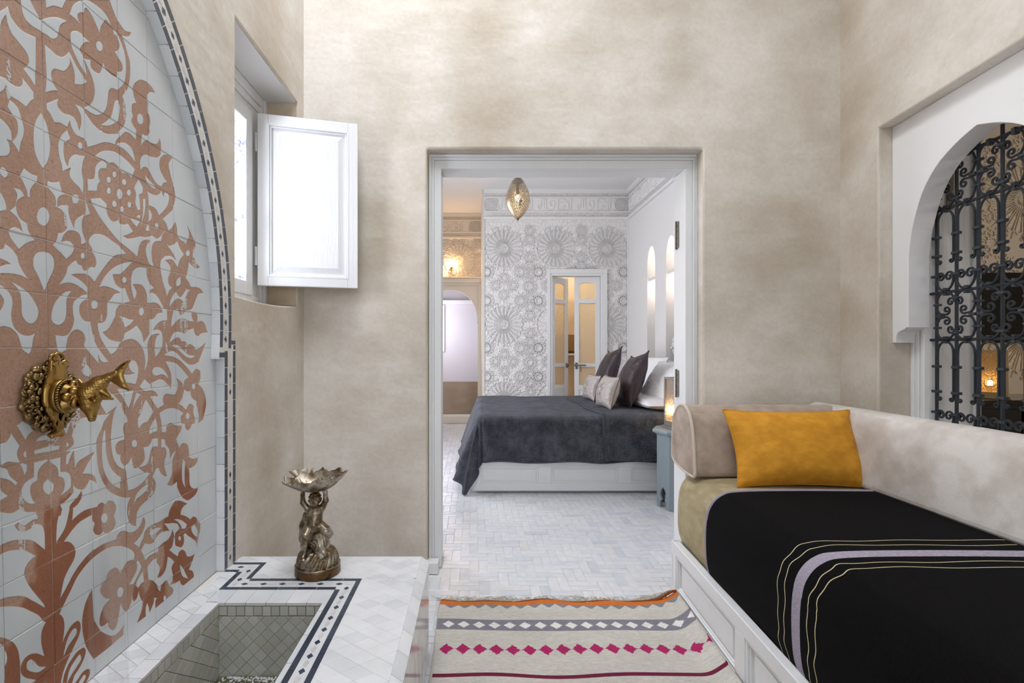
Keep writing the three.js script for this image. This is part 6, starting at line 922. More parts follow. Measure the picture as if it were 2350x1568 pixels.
function boxLantern(label, pos, turn, metal, laceMat, power, group) {
  const t = thing('table_lantern', label, 'lantern', pos, turn), a = 0.095, y0 = 0.035, y1 = 0.387;
  part('base', merge([box(-a - 0.024, a + 0.024, 0, 0.014, -a - 0.024, a + 0.024, 0.003), box(-a - 0.008, a + 0.008, 0.014, 0.036, -a - 0.008, a + 0.008, 0.003)]), metal, t);
  for (const [x, z] of [[-a, -a], [a, -a], [-a, a], [a, a]]) part('corner_post', box(x - 0.009, x + 0.009, y0, y1, z - 0.009, z + 0.009, 0.002), metal, t);
  for (let k = 0; k < 4; k++) {
    const g = new THREE.PlaneGeometry(2 * a - 0.018, y1 - y0 - 0.036).translate(0, (y0 + y1) / 2, a).rotateY((k * Math.PI) / 2); part('pierced_panel', g, laceMat, t);
    for (const y of [y0, y1 - 0.018]) part('rail', box(-a + 0.009, a - 0.009, y, y + 0.018, a - 0.007, a + 0.007, 0.002).rotateY((k * Math.PI) / 2), metal, t);
  }
  part('lid', box(-a + 0.005, a - 0.005, y1 - 0.008, y1 - 0.004, -a + 0.005, a - 0.005), metal, t);
  part('bulb', new THREE.SphereGeometry(0.019, 16, 12).scale(1, 1.35, 1).translate(0, 0.12, 0), bulbMat(0xffe2b4, 7), t); part('lamp_holder', rod([0, 0.036, 0], [0, 0.1, 0], 0.013), metal, t);
  const l = new THREE.PointLight(0xffcf8c, power); l.name = 'lantern_bulb'; l.shadow.radius = 1; l.position.set(0, 0.12, 0); t.add(l);
  void group; return t;
}
{
  const c = [1.565, 0, -3.86], t = thing('side_table', 'blue-grey painted octagonal side table with keyhole arch cut-outs in its sides', 'table', c, 0.3);
  const ap = 0.175, sd = 2 * ap * Math.tan(Math.PI / 8), h = 0.55;
  const s = new THREE.Shape(); s.moveTo(-sd / 2, 0); s.lineTo(-0.035, 0); s.lineTo(-0.035, 0.045); s.quadraticCurveTo(-0.022, 0.05, -0.02, 0.065); s.lineTo(-0.012, 0.065); s.bezierCurveTo(-0.045, 0.085, -0.036, 0.135, 0, 0.158); s.bezierCurveTo(0.036, 0.135, 0.045, 0.085, 0.012, 0.065); s.lineTo(0.02, 0.065); s.quadraticCurveTo(0.022, 0.05, 0.035, 0.045); s.lineTo(0.035, 0); s.lineTo(sd / 2, 0); s.lineTo(sd / 2, h); s.lineTo(-sd / 2, h); s.closePath();
  const panel = slab(s, 0.016, 0.0015);
  for (let k = 0; k < 8; k++) { const m = part('side_panel', panel, M.tealPaint, t); m.rotation.y = (k * Math.PI) / 4; m.position.set(Math.sin((k * Math.PI) / 4) * ap, 0.0005, Math.cos((k * Math.PI) / 4) * ap); }
  const oct = (r) => poly([...Array(8)].map((_, k) => [r * Math.cos((k + 0.5) * Math.PI / 4), r * Math.sin((k + 0.5) * Math.PI / 4)]));
  part('table_top', merge([slab(oct(0.222), 0.028, 0.008).rotateX(-Math.PI / 2).translate(0, h + 0.038, 0), slab(oct(0.2), 0.014, 0.004).rotateX(-Math.PI / 2).translate(0, h + 0.012, 0)]), M.tealPaint, t);
  boxLantern('pierced silver box lantern glowing on the blue-grey side table by the bed', [1.575, h + 0.0385, -3.87], 0.1, std({ color: 0x9a9690, roughness: 0.45, metalness: 0.75 }), M.lace, 0.6);
}
{
  const t = thing('pendant_lantern', 'egg-shaped pierced silver pendant lantern hanging in the bedroom', 'lantern', [0.345, 2.435, -4.2]);
  const egg = []; for (let i = 0; i <= 40; i++) { const u = i / 40, y = lerp(-0.178, 0.15, u), r = 0.1 * Math.pow(Math.sin(Math.PI * Math.pow(u * 0.86 + 0.0, 0.82)), 0.9); egg.push([Math.max(r, 0.001), y]); }
  const holes = canvas(1024, 512, (g) => { g.fillStyle = '#fff'; g.fillRect(0, 0, 1024, 512); g.fillStyle = '#000'; for (let y = 6; y < 512; y += 12) for (let x = 0; x < 1024; x += 14) { const fl = [[200, 150], [540, 150], [880, 150], [370, 330], [710, 330], [30, 330]].some(([a, b]) => Math.hypot(x - a, (y - b) * 0.7) < 26 && Math.hypot(x - a, (y - b) * 0.7) > 0); if (fl && rnd() < 0.75) continue; g.beginPath(); g.ellipse(x + rr(-3, 3), y + rr(-2.5, 2.5), rr(3.2, 5.6), rr(2.6, 4.4), rr(0, 3), 0, 7); g.fill(); } }, { srgb: false, repeat: [1, 1] });
  part('pierced_shade', lathe(egg, 64), std({ color: 0x9a9080, roughness: 0.32, metalness: 0.8, alphaMap: holes, alphaTest: 0.5, side: THREE.DoubleSide }), t);
  part('cap', lathe([[0.042, 0.128], [0.046, 0.134], [0.044, 0.142], [0.036, 0.146], [0.03, 0.158], [0.02, 0.172], [0.009, 0.182], [0.009, 0.192], [0, 0.194]], 28), M.oldSteel, t);
  part('tip', lathe([[0, -0.19], [0.006, -0.184], [0.012, -0.172], [0.014, -0.166], [0, -0.166]], 16), M.oldSteel, t);
  const links = []; for (let i = 0; i < 24; i++) links.push(new THREE.TorusGeometry(0.011, 0.0025, 6, 12).scale(0.7, 1.25, 1).rotateY(i & 1 ? Math.PI / 2 : 0).translate(0, 0.205 + i * 0.0232, 0)); part('chain', merge(links), M.oldSteel, t); part('ceiling_rose', lathe([[0, 0.915], [0.05, 0.913], [0.045, 0.89], [0.012, 0.875], [0, 0.875]], 24), M.oldSteel, t);
  part('bulb', new THREE.SphereGeometry(0.022, 18, 12).scale(1, 1.3, 1).translate(0, 0.0, 0), bulbMat(0xffe2b4, 8), t); part('lamp_holder', rod([0, 0.03, 0], [0, 0.13, 0], 0.013), M.oldSteel, t);
  const l = new THREE.PointLight(0xffdcae, 0.2); l.name = 'pendant_bulb'; l.shadow.radius = 1.1; t.add(l);
}
{
  const t = thing('wall_sconce', 'small brass wall lamp with a bright bulb on the carved beige field over the arch', 'lamp', [-0.385, 2.5, -8.05]);
  part('back_plate', lathe([[0, 0], [0.035, 0], [0.036, 0.008], [0.02, 0.014], [0, 0.015]], 20).rotateX(Math.PI / 2).translate(0, -0.05, -0.068), M.brass, t); part('arm', tube([[0, -0.05, -0.06], [0, -0.09, -0.03], [0, -0.085, 0], [0, -0.045, 0]], 0.006, 24), M.brass, t);
  part('cup', lathe([[0, -0.05], [0.016, -0.048], [0.024, -0.03], [0.02, -0.024], [0, -0.024]], 18), M.brass, t); part('bulb', new THREE.SphereGeometry(0.034, 20, 14).translate(0, 0.008, 0), bulbMat(0xffe6b8, 9), t);
  const l = new THREE.PointLight(0xffcf98, 0.8); l.name = 'sconce_bulb'; l.shadow.radius = 1.7; l.position.set(0, 0.008, 0); t.add(l);
}
{
  const t = thing('buddha_bust', 'small white bust with curled hair and topknot standing in the nearer niche', 'bust', [2.185, 1.061, -5.47], -Math.PI / 2);
  const face = organic([[0, 0.16, 0, 0.068, 0, 0.2, -0.01, 0.076], [0, 0.115, 0.022, 0.042], [0, 0.165, 0.07, 0.008, 0, 0.14, 0.084, 0.013], [0.028, 0.135, 0.042, 0.028], [-0.028, 0.135, 0.042, 0.028], [0.014, 0.11, 0.067, 0.008, -0.014, 0.11, 0.067, 0.008], [0, 0.09, 0.052, 0.018], [0.03, 0.182, 0.06, 0.012, 0.01, 0.18, 0.068, 0.01], [-0.03, 0.182, 0.06, 0.012, -0.01, 0.18, 0.068, 0.01], [0.074, 0.165, -0.005, 0.013, 0.072, 0.09, -0.002, 0.013], [-0.074, 0.165, -0.005, 0.013, -0.072, 0.09, -0.002, 0.013], [0, 0.1, -0.012, 0.04, 0, 0.04, -0.014, 0.045], [0, 0.03, -0.012, 0.055, 0, 0.012, -0.012, 0.062]], [-0.1, -0.01, -0.1], [0.1, 0.3, 0.11], 0.004, 0.01, (x, y, z, d) => Math.max(d, -y + 0.001));
  part('bust', face, M.whitePlaster, t, 'smooth white face with closed eyes');
  const curls = []; for (let r = 0; r < 8; r++) { const n = r < 6 ? 16 - r : 9, ring = r < 6 ? [0.079 * Math.cos(r * 0.22), 0.196 + 0.078 * Math.sin(r * 0.24)] : [0.034 - (r - 6) * 0.014, 0.285 + (r - 6) * 0.018]; for (let i = 0; i < n; i++) { const a = (i / n) * 6.283 + r * 0.4; if (r < 1 && Math.sin(a) > 0.5) continue; curls.push(new THREE.SphereGeometry(0.0125, 10, 8).translate(Math.cos(a) * ring[0], ring[1], -0.012 + Math.sin(a) * ring[0])); } }
  part('hair', merge([...curls, new THREE.SphereGeometry(0.072, 20, 12, 0, 6.3, 0, 1.4).translate(0, 0.2, -0.012), new THREE.SphereGeometry(0.03, 14, 10).translate(0, 0.285, -0.012), new THREE.ConeGeometry(0.012, 0.04, 12).translate(0, 0.322, -0.012)]), M.whitePlaster, t, 'curled hair with a topknot');
}

// ------------------------------------------------------------------ daybed with bolsters, cushion and throw
const bedX = (z) => 0.918 + 0.05 * (-z - 1.826);     // front face of the base: it runs slightly askew
{
  const t = thing('daybed', 'built-in daybed with white panelled base and khaki mattress along the right wall', 'sofa');
  const zf = -2.47, zn = -0.35, H = 0.268, len = zf - zn, dir = V(bedX(zf) - bedX(zn), 0, zf - zn).normalize();
  const F = frame([bedX(zf), 0, zf], [-dir.x, 0, -dir.z], [0, 1, 0], [dir.z, 0, -dir.x]), L = Math.abs(len) / Math.abs(dir.z);   // local x from the far end towards the camera, z towards the room
  const put = (name, g, m = M.paint) => part(name, g.applyMatrix4(F), m, t);
  put('front_board', box(0.002, L, 0.004, H - 0.03, -0.036, -0.02));
  put('top_rail', box(0, L, H - 0.055, H, -0.035, 0, 0.004)); put('bottom_rail', box(0, L, 0.002, 0.05, -0.03, 0, 0.004));
  const cuts = [0, 0.05, 0.665, 0.735, 1.35, 1.42, 2.05, L];
  for (let i = 0; i < cuts.length; i += 2) put('stile', box(cuts[i], cuts[i + 1], 0.05, H - 0.055, -0.03, -0.0005, 0.003));
  for (let i = 1; i < cuts.length - 1; i += 2) { const a = cuts[i], b = cuts[i + 1], y0 = 0.05, y1 = H - 0.055; put('panel_moulding', merge([[0, 0.012, -0.004], [0.0115, 0.02, -0.011]].flatMap(([i, e, f]) => [box(a + i, a + e, y0 + i, y1 - i, -0.026, f, 0.003), box(b - e, b - i, y0 + i, y1 - i, -0.026, f, 0.003), box(a + e - 0.001, b - e + 0.001, y0 + i, y0 + e, -0.026, f - 0.0004, 0.003), box(a + e - 0.001, b - e + 0.001, y1 - e, y1 - i, -0.026, f - 0.0004, 0.003)]))); put('panel', box(a + 0.05, b - 0.04, y0 + 0.03, y1 - 0.03, -0.024, -0.012, 0.005)); }
  put('deck', box(0.0, L, H - 0.034, H - 0.014, -0.9, -0.036, 0.002), std({ color: 0xa9bcc8, roughness: 0.45 }));
  put('end_board', box(-0.012, 0.012, 0.002, H, -0.9, -0.0005, 0.003));
  // mattress: soft box with a bulging front
  const prof = (s) => { const a = [[0.05, H - 0.014], [0.034, H + 0.03], [0.027, H + 0.1], [0.028, H + 0.2], [0.042, H + 0.27], [0.085, H + 0.316], [0.16, H + 0.331], [0.4, H + 0.335], [0.72, H + 0.333]], n = a.length - 1, i = Math.min(n - 1, Math.floor(s * n)), f = s * n - i, P = (k) => a[clamp(k, 0, n)], c = (k) => { const p0 = P(i - 1)[k], p1 = P(i)[k], p2 = P(i + 1)[k], p3 = P(i + 2)[k]; return 0.5 * (2 * p1 + (p2 - p0) * f + (2 * p0 - 5 * p1 + 4 * p2 - p3) * f * f + (3 * p1 - p0 - 3 * p2 + p3) * f ** 3); }; return [c(0), c(1)]; };
  const matt = (s, z, o = 0) => {                     // point of the mattress surface: s along the profile, z along the length, o lifted off it
    const a = prof(s), b = prof(Math.min(1, s + 0.01)), c = prof(Math.max(0, s - 0.01)), tx = b[0] - c[0], ty = b[1] - c[1], l = Math.hypot(tx, ty), end = Math.max(0, (zf - 0.0) - z), e = clamp((z - (zf - 0.075)) / 0.11, 0, 1), round = Math.sqrt(Math.max(0, 1 - (1 - e) ** 2));
    void end; const inX = (1 - round) * 0.055, inY = (1 - round) * 0.055;
    return [bedX(z) + a[0] + inX - (ty / l) * o, lerp(H, a[1] - inY * clamp((a[1] - H) / 0.3, 0, 1), 1) + (tx / l) * o, z];
  };
  const top = grid(70, 110, (u, v) => { const z = lerp(zf - 0.075, zn, Math.pow(v, 1.6)), p = matt(u, z), k = 0.003 * Math.sin(z * 17 + u * 8) * Math.sin(u * 3.1); return [p[0] - k, p[1] + k * 0.5, p[2], u * 1.1, z]; });
  const endCap = grid(40, 12, (u, v) => { const p = matt(u, zf - 0.075), q = [p[0], lerp(p[1], H - 0.012, v), zf - 0.078 + 0.012 * Math.sin(v * Math.PI) * -1]; return [...q, u, v * 0.4]; });
  part('mattress', merge([top, endCap]), M.khaki, t, 'khaki woven mattress');
  // black throw with pale border and stripes, drawn across and down
  const thr = thing('throw_blanket', 'black woven throw with lilac and cream stripes spread over the daybed', 'blanket');
  const zt = -2.105, zb = -0.5, map = canvas(1024, 2048, (g, w, h) => {
    g.fillStyle = '#0a090b'; g.fillRect(0, 0, w, h); const Y = (d) => ((-zt - d) / (-zt + zb)) * h;
    for (let i = 0; i < 5200; i++) { g.fillStyle = `rgba(${120 + rr(-40, 60)},${110 + rr(-40, 60)},${115 + rr(-40, 60)},${rr(0.01, 0.07)})`; g.fillRect(rr(0, w), rr(0, h), rr(1, 12), 1); }
    const band = (d0, d1, col, alpha = 1) => { g.globalAlpha = alpha; g.fillStyle = col; g.fillRect(0, Y(d0), w, Y(d1) - Y(d0)); g.globalAlpha = 1; };
    band(-zt, -zt - 0.011, '#8f8796'); band(1.482, 1.438, '#a79fae');
    for (let y = Y(1.482); y < Y(1.438); y += 2) for (let x = 0; x < w; x += 4) { g.fillStyle = rnd() < 0.5 ? 'rgba(70,62,80,0.35)' : 'rgba(200,194,206,0.3)'; g.fillRect(x + rr(0, 2), y, rr(1, 4), 1.2); }
    for (const d of [1.56, 1.523, 1.403, 1.368]) { g.strokeStyle = '#d9cfa4'; g.lineWidth = 4.5; g.lineJoin = 'round'; g.beginPath(); for (let x = -16; x <= w + 16; x += 8) { const y = Y(d + 0.004 * Math.sin(x * 0.021 + d * 40) + 0.003 * Math.sin(x * 0.05 + d * 17)); x > -16 ? g.lineTo(x, y) : g.moveTo(x, y); } g.stroke(); }
  });
  map.flipY = true; const hb = texture(256, 256, (u, v) => 0.5 + 0.3 * Math.sin(v * 6.283 * 40) * Math.sin(u * 6.283 * 40) + 0.2 * fbm(u, v, 40, 2, 3), { repeat: [6, 10] });
  const cloth = phys({ map, roughness: 1, bumpMap: hb, bumpScale: 0.0012, specularIntensity: 0.25, side: THREE.DoubleSide });
  const th = (o) => grid(70, 120, (u, v) => { const z = lerp(zt, zb, Math.pow(v, 1.25)) , q = matt(lerp(0.035, 1, u), z, 0.0095 + o), w = 0.003 * Math.sin(z * 9 + 1) * (u < 0.4 ? 1 : 0.2); return [q[0] - w, q[1], z, u, 1 - (z - zt) / (zb - zt)]; });
  part('cloth', th(0), cloth, thr); 
  const hemE = []; for (let i = 0; i <= 40; i++) hemE.push(V(...matt(lerp(0.035, 1, i / 40), zt, 0.0095))); part('selvedge', tube(hemE, 0.0045, 120, 6), std({ color: 0x9d95a4, roughness: 0.9 }), thr, 'lilac selvedge');
  // bolsters: D-shaped section, flat base, leaning front
  const dsec = (w, h) => { const s = new THREE.Shape(); s.moveTo(0.015, 0); s.quadraticCurveTo(0, 0.002, 0.002, 0.03); s.bezierCurveTo(0.006, h * 0.36, w * 0.06, h * 0.68, w * 0.22, h * 0.88); s.bezierCurveTo(w * 0.36, h * 1.04, w * 0.66, h * 1.045, w * 0.82, h * 0.88); s.bezierCurveTo(w * 1.02, h * 0.7, w, h * 0.35, w, h * 0.16); s.quadraticCurveTo(w, h * 0.1, w * 0.82, h * 0.06); s.quadraticCurveTo(w * 0.5, -0.002, 0.015, 0); return s; };
  const roll = (w, h, len2) => { const g = new THREE.ExtrudeGeometry(dsec(w, h), { depth: len2 - 0.02, bevelEnabled: true, bevelSize: 0.01, bevelThickness: 0.01, bevelOffset: -0.01, bevelSegments: 3, curveSegments: 20, steps: 24 }); const c = toCreasedNormals(g, 1.0); return metreUV(c.translate(0, 0, 0.01)); };
  const pipe = (w, h, r) => tube(dsec(w, h).getSpacedPoints(60).slice(0, 60).map((p) => V(p.x, p.y, 0)), r, 180, 8, true);
  const b1 = thing('bolster', 'taupe velvet bolster with piped D-shaped end across the far end of the daybed', 'bolster', [1.0, 0.606, -2.335]);
  b1.rotation.y = Math.PI / 2;                        // local z runs along world x, local x runs away from the camera
  part('cover', roll(0.268, 0.318, 0.72), M.velvetTaupe, b1); part('piping', pipe(0.268, 0.318, 0.0075).translate(0, 0, 0.005), M.piping, b1, 'pale piping');
  const b2 = thing('bolster', 'long pale grey velvet bolster along the right wall of the daybed', 'bolster', [1.632, 0.606, -2.6]);
  part('cover', roll(0.2, 0.32, 2.2), M.velvetPale, b2);
  const c = thing('mustard_cushion', 'mustard yellow velvet cushion leaning on the far bolster of the daybed', 'cushion', [0, 0, 0]);
  c.position.set(1.405, 0.762, -2.245); c.lookAt(1.405 - 0.03, 0.752 + 0.42, -2.235 + 0.9); part('cover', cushion(0.565, 0.345, 0.18, 0.08, 0.5), M.mustard, c); part('seam', seam(0.565, 0.345, 0.08, 0.0026), M.mustard, c);
}

// ------------------------------------------------------------------ rug
{
  const t = thing('rug', 'pale woven wool rug with pink diamonds, a grey diamond band and orange edge', 'rug');
  const xl = -0.163, xr = 0.985, db = 2.398, dn = 0.9, W = xr - xl, D = db - dn;
  const scalew = 1024 / W, map = canvas(1024, 1400, (g, w, h) => {
    const X = (x) => (x - xl) * scalew, Y = (d) => ((db - d) / D) * h, S = h / D; g.fillStyle = '#cfcac1'; g.fillRect(0, 0, w, h);
    const wob = (x, a, p) => a * (Math.sin(x * 7 + p) + 0.6 * Math.sin(x * 15 + p * 2.3));
    const stripe = (d0, d1, col, a, p) => { g.fillStyle = col; g.beginPath(); for (let x = xl; x <= xr + 0.01; x += 0.01) { const q = [X(x), Y(d0 + wob(x, a, p))]; x === xl ? g.moveTo(...q) : g.lineTo(...q); } for (let x = xr; x >= xl - 0.01; x -= 0.01) g.lineTo(X(x), Y(d1 + wob(x, a, p))); g.fill(); };
    stripe(2.4, 2.358, '#d4742c', 0.003, 1);
    for (let x = xl + 0.02; x < xr; x += 0.064) { g.fillStyle = '#85838b'; g.beginPath(); const o = wob(x, 0.003, 1); g.moveTo(X(x), Y(2.36 + o)); g.lineTo(X(x + 0.064), Y(2.36 + o)); g.lineTo(X(x + 0.043), Y(2.338 + o)); g.lineTo(X(x + 0.036), Y(2.33 + o)); g.lineTo(X(x + 0.027), Y(2.33 + o)); g.lineTo(X(x + 0.02), Y(2.338 + o)); g.fill(); }
    stripe(2.232, 2.146, '#85838b', 0.004, 2);
    const diamond = (x, d, wx, wd, col, jag) => { g.fillStyle = col; const n = 6; for (let k = -n; k <= n; k++) { const f = 1 - Math.abs(k) / (n + 0.6), yy = Y(d + (k / n) * wd); g.fillRect(X(x) - wx * f * scalew + rr(-jag, jag), yy - (wd * S) / n / 1.8, 2 * wx * f * scalew + rr(-jag, jag), (wd * S) / n * 1.15); } };
    for (let x = xl + 0.05; x < xr; x += 0.0655) diamond(x, 2.188 + wob(x, 0.004, 2), 0.026, 0.024, '#edebe6', 1);
    g.fillStyle = '#b21b62'; for (let x = xl + 0.045; x < xr; x += 0.066) { diamond(x, 2.012 + wob(x, 0.003, 4), 0.0275, 0.031, '#b01d60', 2); g.fillStyle = '#b85a80'; g.fillRect(X(x + 0.028), Y(2.012 + wob(x, 0.003, 4)), 0.012 * scalew, 1.5); }
    stripe(1.862, 1.842, '#6f1238', 0.006, 3); stripe(1.62, 1.55, '#85838b', 0.004, 5); for (let x = xl + 0.045; x < xr; x += 0.066) diamond(x, 1.4, 0.0275, 0.031, '#b01d60', 2);
    const im = g.getImageData(0, 0, w, h), p = im.data; for (let y = 0; y < h; y++) for (let x = 0; x < w; x++) { const i = (y * w + x) * 4, n = vnoise(x / 14, y / 1.6, 4096, 21), m = vnoise(x / 3, y / 1.1, 4096, 22), c = vnoise(x / 120, y / 60, 64, 23), k = 0.86 + 0.13 * n + 0.09 * m + 0.05 * c - (m > 0.93 && n > 0.6 ? 0.18 : 0); for (let q = 0; q < 3; q++) p[i + q] = clamp(p[i + q] * k, 0, 255); } g.putImageData(im, 0, 0);
  });
  const rib = texture(256, 256, (u, v) => 0.55 * Math.abs(Math.sin(v * 6.283 * 32 + 2 * fbm(u, v, 8, 2, 3))) + 0.45 * fbm(u, v, 50, 2, 9), { repeat: [4, 5] });
  const lift = (x, d) => { const e = smoothstep(x, xr - 0.15, xr - 0.005), base = bedX(-d) - 0.012; return 0.011 + 0.0025 * Math.sin(x * 11 + d * 7) + 0.052 * e * e * (x > base - 0.2 ? 1 : 1) + 0.004 * Math.sin(x * 23) * smoothstep(d, 2.3, 2.4); };
  const cap = (x, d) => Math.min(x, bedX(-d) - 0.006);
  const wool = std({ map, roughness: 1, bumpMap: rib, bumpScale: 0.004 });
  const topS = grid(110, 130, (u, v) => { const d = lerp(db, dn, v), x = lerp(xl - 0.004 * Math.sin(d * 9) - (db - d) * 0.006, Math.min(xr, bedX(-d) - 0.004 + 0.03), u), e = lift(lerp(xl, xr, u), d); return [cap(x, d), e, -d + (v === 0 ? 0.004 * Math.sin(x * 16) : 0), u * (Math.min(xr, bedX(-d) + 0.026) - xl) / W, 1 - v]; });
  const rimL = [], rimB = []; for (let i = 0; i <= 60; i++) { const d = lerp(db, dn, i / 60); rimL.push(V(xl - 0.004 * Math.sin(d * 9) - (db - d) * 0.006, 0.006, -d)); const u = i / 60, x = lerp(xl, Math.min(xr, bedX(-db) - 0.004), u); rimB.push(V(x, lift(lerp(xl, xr, u), db) - 0.004, -db + 0.004 * Math.sin(x * 16))); }
  part('pile', topS, wool, t); part('side_edge', tube(rimL, 0.0055, 120, 6), std({ color: 0xbdb8ae, roughness: 1 }), t); part('orange_edge', tube(rimB, 0.006, 120, 6), std({ color: 0xc96a26, roughness: 1, bumpMap: rib, bumpScale: 0.003 }), t, 'orange bound end');
  const hairs = []; for (let i = 0; i < 330; i++) { const c = Math.floor(rnd() * 22), u = clamp((c + rr(0.1, 0.9) ** 1.5) / 22, 0, 1), x = lerp(xl, bedX(-db) - 0.02, u), a = rr(-0.9, 0.9) + 0.7 * Math.sin(c * 5), l = rr(0.03, 0.07), y = lift(lerp(xl, xr, u), db) * (u > 0.86 ? 1 : 0.5); hairs.push(new THREE.TubeGeometry(new THREE.QuadraticBezierCurve3(V(x, y, -db + 0.002), V(x + Math.sin(a) * l * 0.5, y * 0.5 + 0.012, -db - Math.cos(a) * l * 0.5), V(x + Math.sin(a + rr(-1, 1)) * l, 0.003, -db - Math.cos(a + rr(-1, 1)) * l)), 5, rr(0.0009, 0.0016), 4)); }
  const fr = part('fringe', merge(hairs), std({ color: 0xc4bdb0, roughness: 1 }), t, 'tangled pale fringe'); fr.userData.kind = 'stuff';
}

// ------------------------------------------------------------------ right wall (it stands slightly askew) with the arched niche, window frame and grille
const RW = frame([1.93, 0, -2.7], [-0.0961, 0, 0.9954], [0, 1, 0], [-0.9954, 0, -0.0961]);       // local x along the wall towards the camera, z into the room
{
  const N = { a: 0.293, b: 1.197, y0: 0.82, y1: 2.239 };
  const rect = (a, b, y0, y1) => new THREE.Path([[a, y0], [b, y0], [b, y1], [a, y1]].map((p) => new THREE.Vector2(...p)));
  const s = poly([[-0.12, 0], [5.4, 0], [5.4, 4.3], [-0.12, 4.3]]); s.holes.push(rect(N.a, N.b, N.y0, N.y1));
  const wall = structure('wall_right', slab(s, 0.15, 0.008).applyMatrix4(RW), M.plaster);
  const s2 = poly([[-0.12, 0], [5.4, 0], [5.4, 4.3], [-0.12, 4.3]]); s2.holes.push(rect(0.37, 1.1, 0.86, 2.2));
  part('inner_leaf', slab(s2, 0.14).translate(0, 0, -0.15).applyMatrix4(RW), M.whitePlaster, wall);
  // white panel with the pointed arch, hung in the niche
  const half = [[0.3485, 1.31], [0.3485, 1.586], [0.342, 1.66], [0.325, 1.742], [0.2725, 1.872], [0.194, 1.965], [0.095, 2.023], [0, 2.055]], c = 0.745, p = new THREE.Shape();
  p.moveTo(N.a + 0.001, 2.2385); p.lineTo(N.a + 0.001, 1.225); p.lineTo(0.316, 1.225); p.lineTo(0.316, 1.24); p.bezierCurveTo(0.322, 1.29, 0.36, 1.272, 0.38, 1.293); p.lineTo(0.3965, 1.293);
  const sp = new THREE.SplineCurve(half.map((q) => new THREE.Vector2(c - q[0], q[1]))).getSpacedPoints(24); sp.forEach((q) => p.lineTo(q.x, q.y));
  sp.slice(0, -1).reverse().forEach((q) => p.lineTo(2 * c - q.x, q.y)); p.lineTo(2 * c - 0.3965, 1.293); p.lineTo(2 * c - 0.38, 1.293); p.bezierCurveTo(2 * c - 0.36, 1.272, 2 * c - 0.322, 1.29, 2 * c - 0.316, 1.24); p.lineTo(2 * c - 0.316, 1.225); p.lineTo(N.b - 0.001, 1.225); p.lineTo(N.b - 0.001, 2.2385); p.closePath();
  part('arch_panel', slab(p, 0.088, 0.002).translate(0, 0, -0.06).applyMatrix4(RW), M.whitewash, wall, 'white panel with a pointed arch and moulded corbels');
  const w = new THREE.Group(); w.name = 'window_3'; w.userData.kind = 'structure'; scene.add(w);
  const cas = (a, sg) => merge([box(a, a + sg * 0.02, 0.83, 2.2, -0.152, -0.138, 0.003), box(a + sg * 0.02, a + sg * 0.034, 0.83, 2.2, -0.152, -0.144, 0.003), box(a + sg * 0.034, a + sg * 0.05, 0.83, 2.2, -0.152, -0.14, 0.003), box(a + sg * 0.05, a + sg * 0.066, 0.83, 2.2, -0.152, -0.145, 0.003), box(a + sg * 0.066, a + sg * 0.084, 0.83, 2.2, -0.27, -0.138, 0.004)]).applyMatrix4(RW);
  part('casing', cas(0.294, 1), M.paint, w); part('casing', cas(1.196, -1), M.paint, w);
  part('sill', box(0.294, 1.196, 0.822, 0.85, -0.29, -0.07, 0.006).applyMatrix4(RW), M.paint, w);
  part('jamb', merge([box(0.37, 0.392, 0.85, 2.21, -0.33, -0.19, 0.004), box(0.362, 0.384, 0.85, 2.21, -0.245, -0.23, 0.004), box(0.36, 0.4, 0.85, 2.21, -0.36, -0.33, 0.004)]).applyMatrix4(RW), M.paint, w); part('jamb', box(1.08, 1.104, 0.85, 2.21, -0.33, -0.19, 0.004).applyMatrix4(RW), M.paint, w);
  part('hinge', box(0.39, 0.396, 1.82, 2.0, -0.25, -0.22, 0.001).applyMatrix4(RW), M.oldSteel, w, 'brass hinge plate');
  // wrought iron grille
  const t = thing('window_grille', 'dark wrought iron window grille of bars and scrolls in the white arched niche', 'grille');
  const zi = -0.168, X = [...Array(7)].map((_, k) => 0.41 + 0.105 * k), mid = X.slice(0, -1).map((x) => x + 0.0525), yb = [0.84, 1.236, 1.444, 1.808, 2.016, 2.19];
  const P = (pts, r, name, z = zi) => part(name, tube(pts.map((q) => V(q[0], q[1], z)), r, pts.length * 4, 7).applyMatrix4(RW), M.iron, t);
  const clampAt = (x, y, wx, wy) => part('collar', box(x - wx, x + wx, y - wy, y + wy, zi - 0.0095, zi + 0.0105, 0.002).applyMatrix4(RW), M.iron, t);
  for (const x of X) part('bar', rod([x, 0.8, zi], [x, 2.185, zi], 0.0066, 12).applyMatrix4(RW), M.iron, t);
  for (const y of yb) part('rail', rod([0.37, y, zi], [1.1, y, zi], 0.0066, 10).applyMatrix4(RW), M.iron, t);
  const spiral = (cx, cy, r, a0, turns, sg) => { const o = []; for (let i = 0; i <= 16; i++) { const u = i / 16, a = a0 + sg * turns * 6.283 * u, q = r * (1 - 0.8 * u); o.push([cx + q * Math.cos(a), cy + q * Math.sin(a)]); } return o; };
  const cscroll = (cx, y, up) => {                    // a U of iron on the rail, its ends curled inwards
    const r = 0.0445, s = up ? 1 : -1, o = [], e = 0.0225; const left = spiral(cx - r + e, y + s * 0.066, e, Math.PI, 1.2, -s).reverse(), right = spiral(cx + r - e, y + s * 0.066, e, 0, 1.2, s);
    o.push(...left); for (let i = 1; i < 10; i++) { const a = Math.PI + (i / 10) * Math.PI; o.push([cx + r * Math.cos(a), y + s * (0.056 + 0.05 * Math.sin(a))]); } o.push(...right); P(o, 0.0047, 'scroll', zi + 0.0065);
    clampAt(cx, y + s * 0.004, 0.008, 0.014);
  };
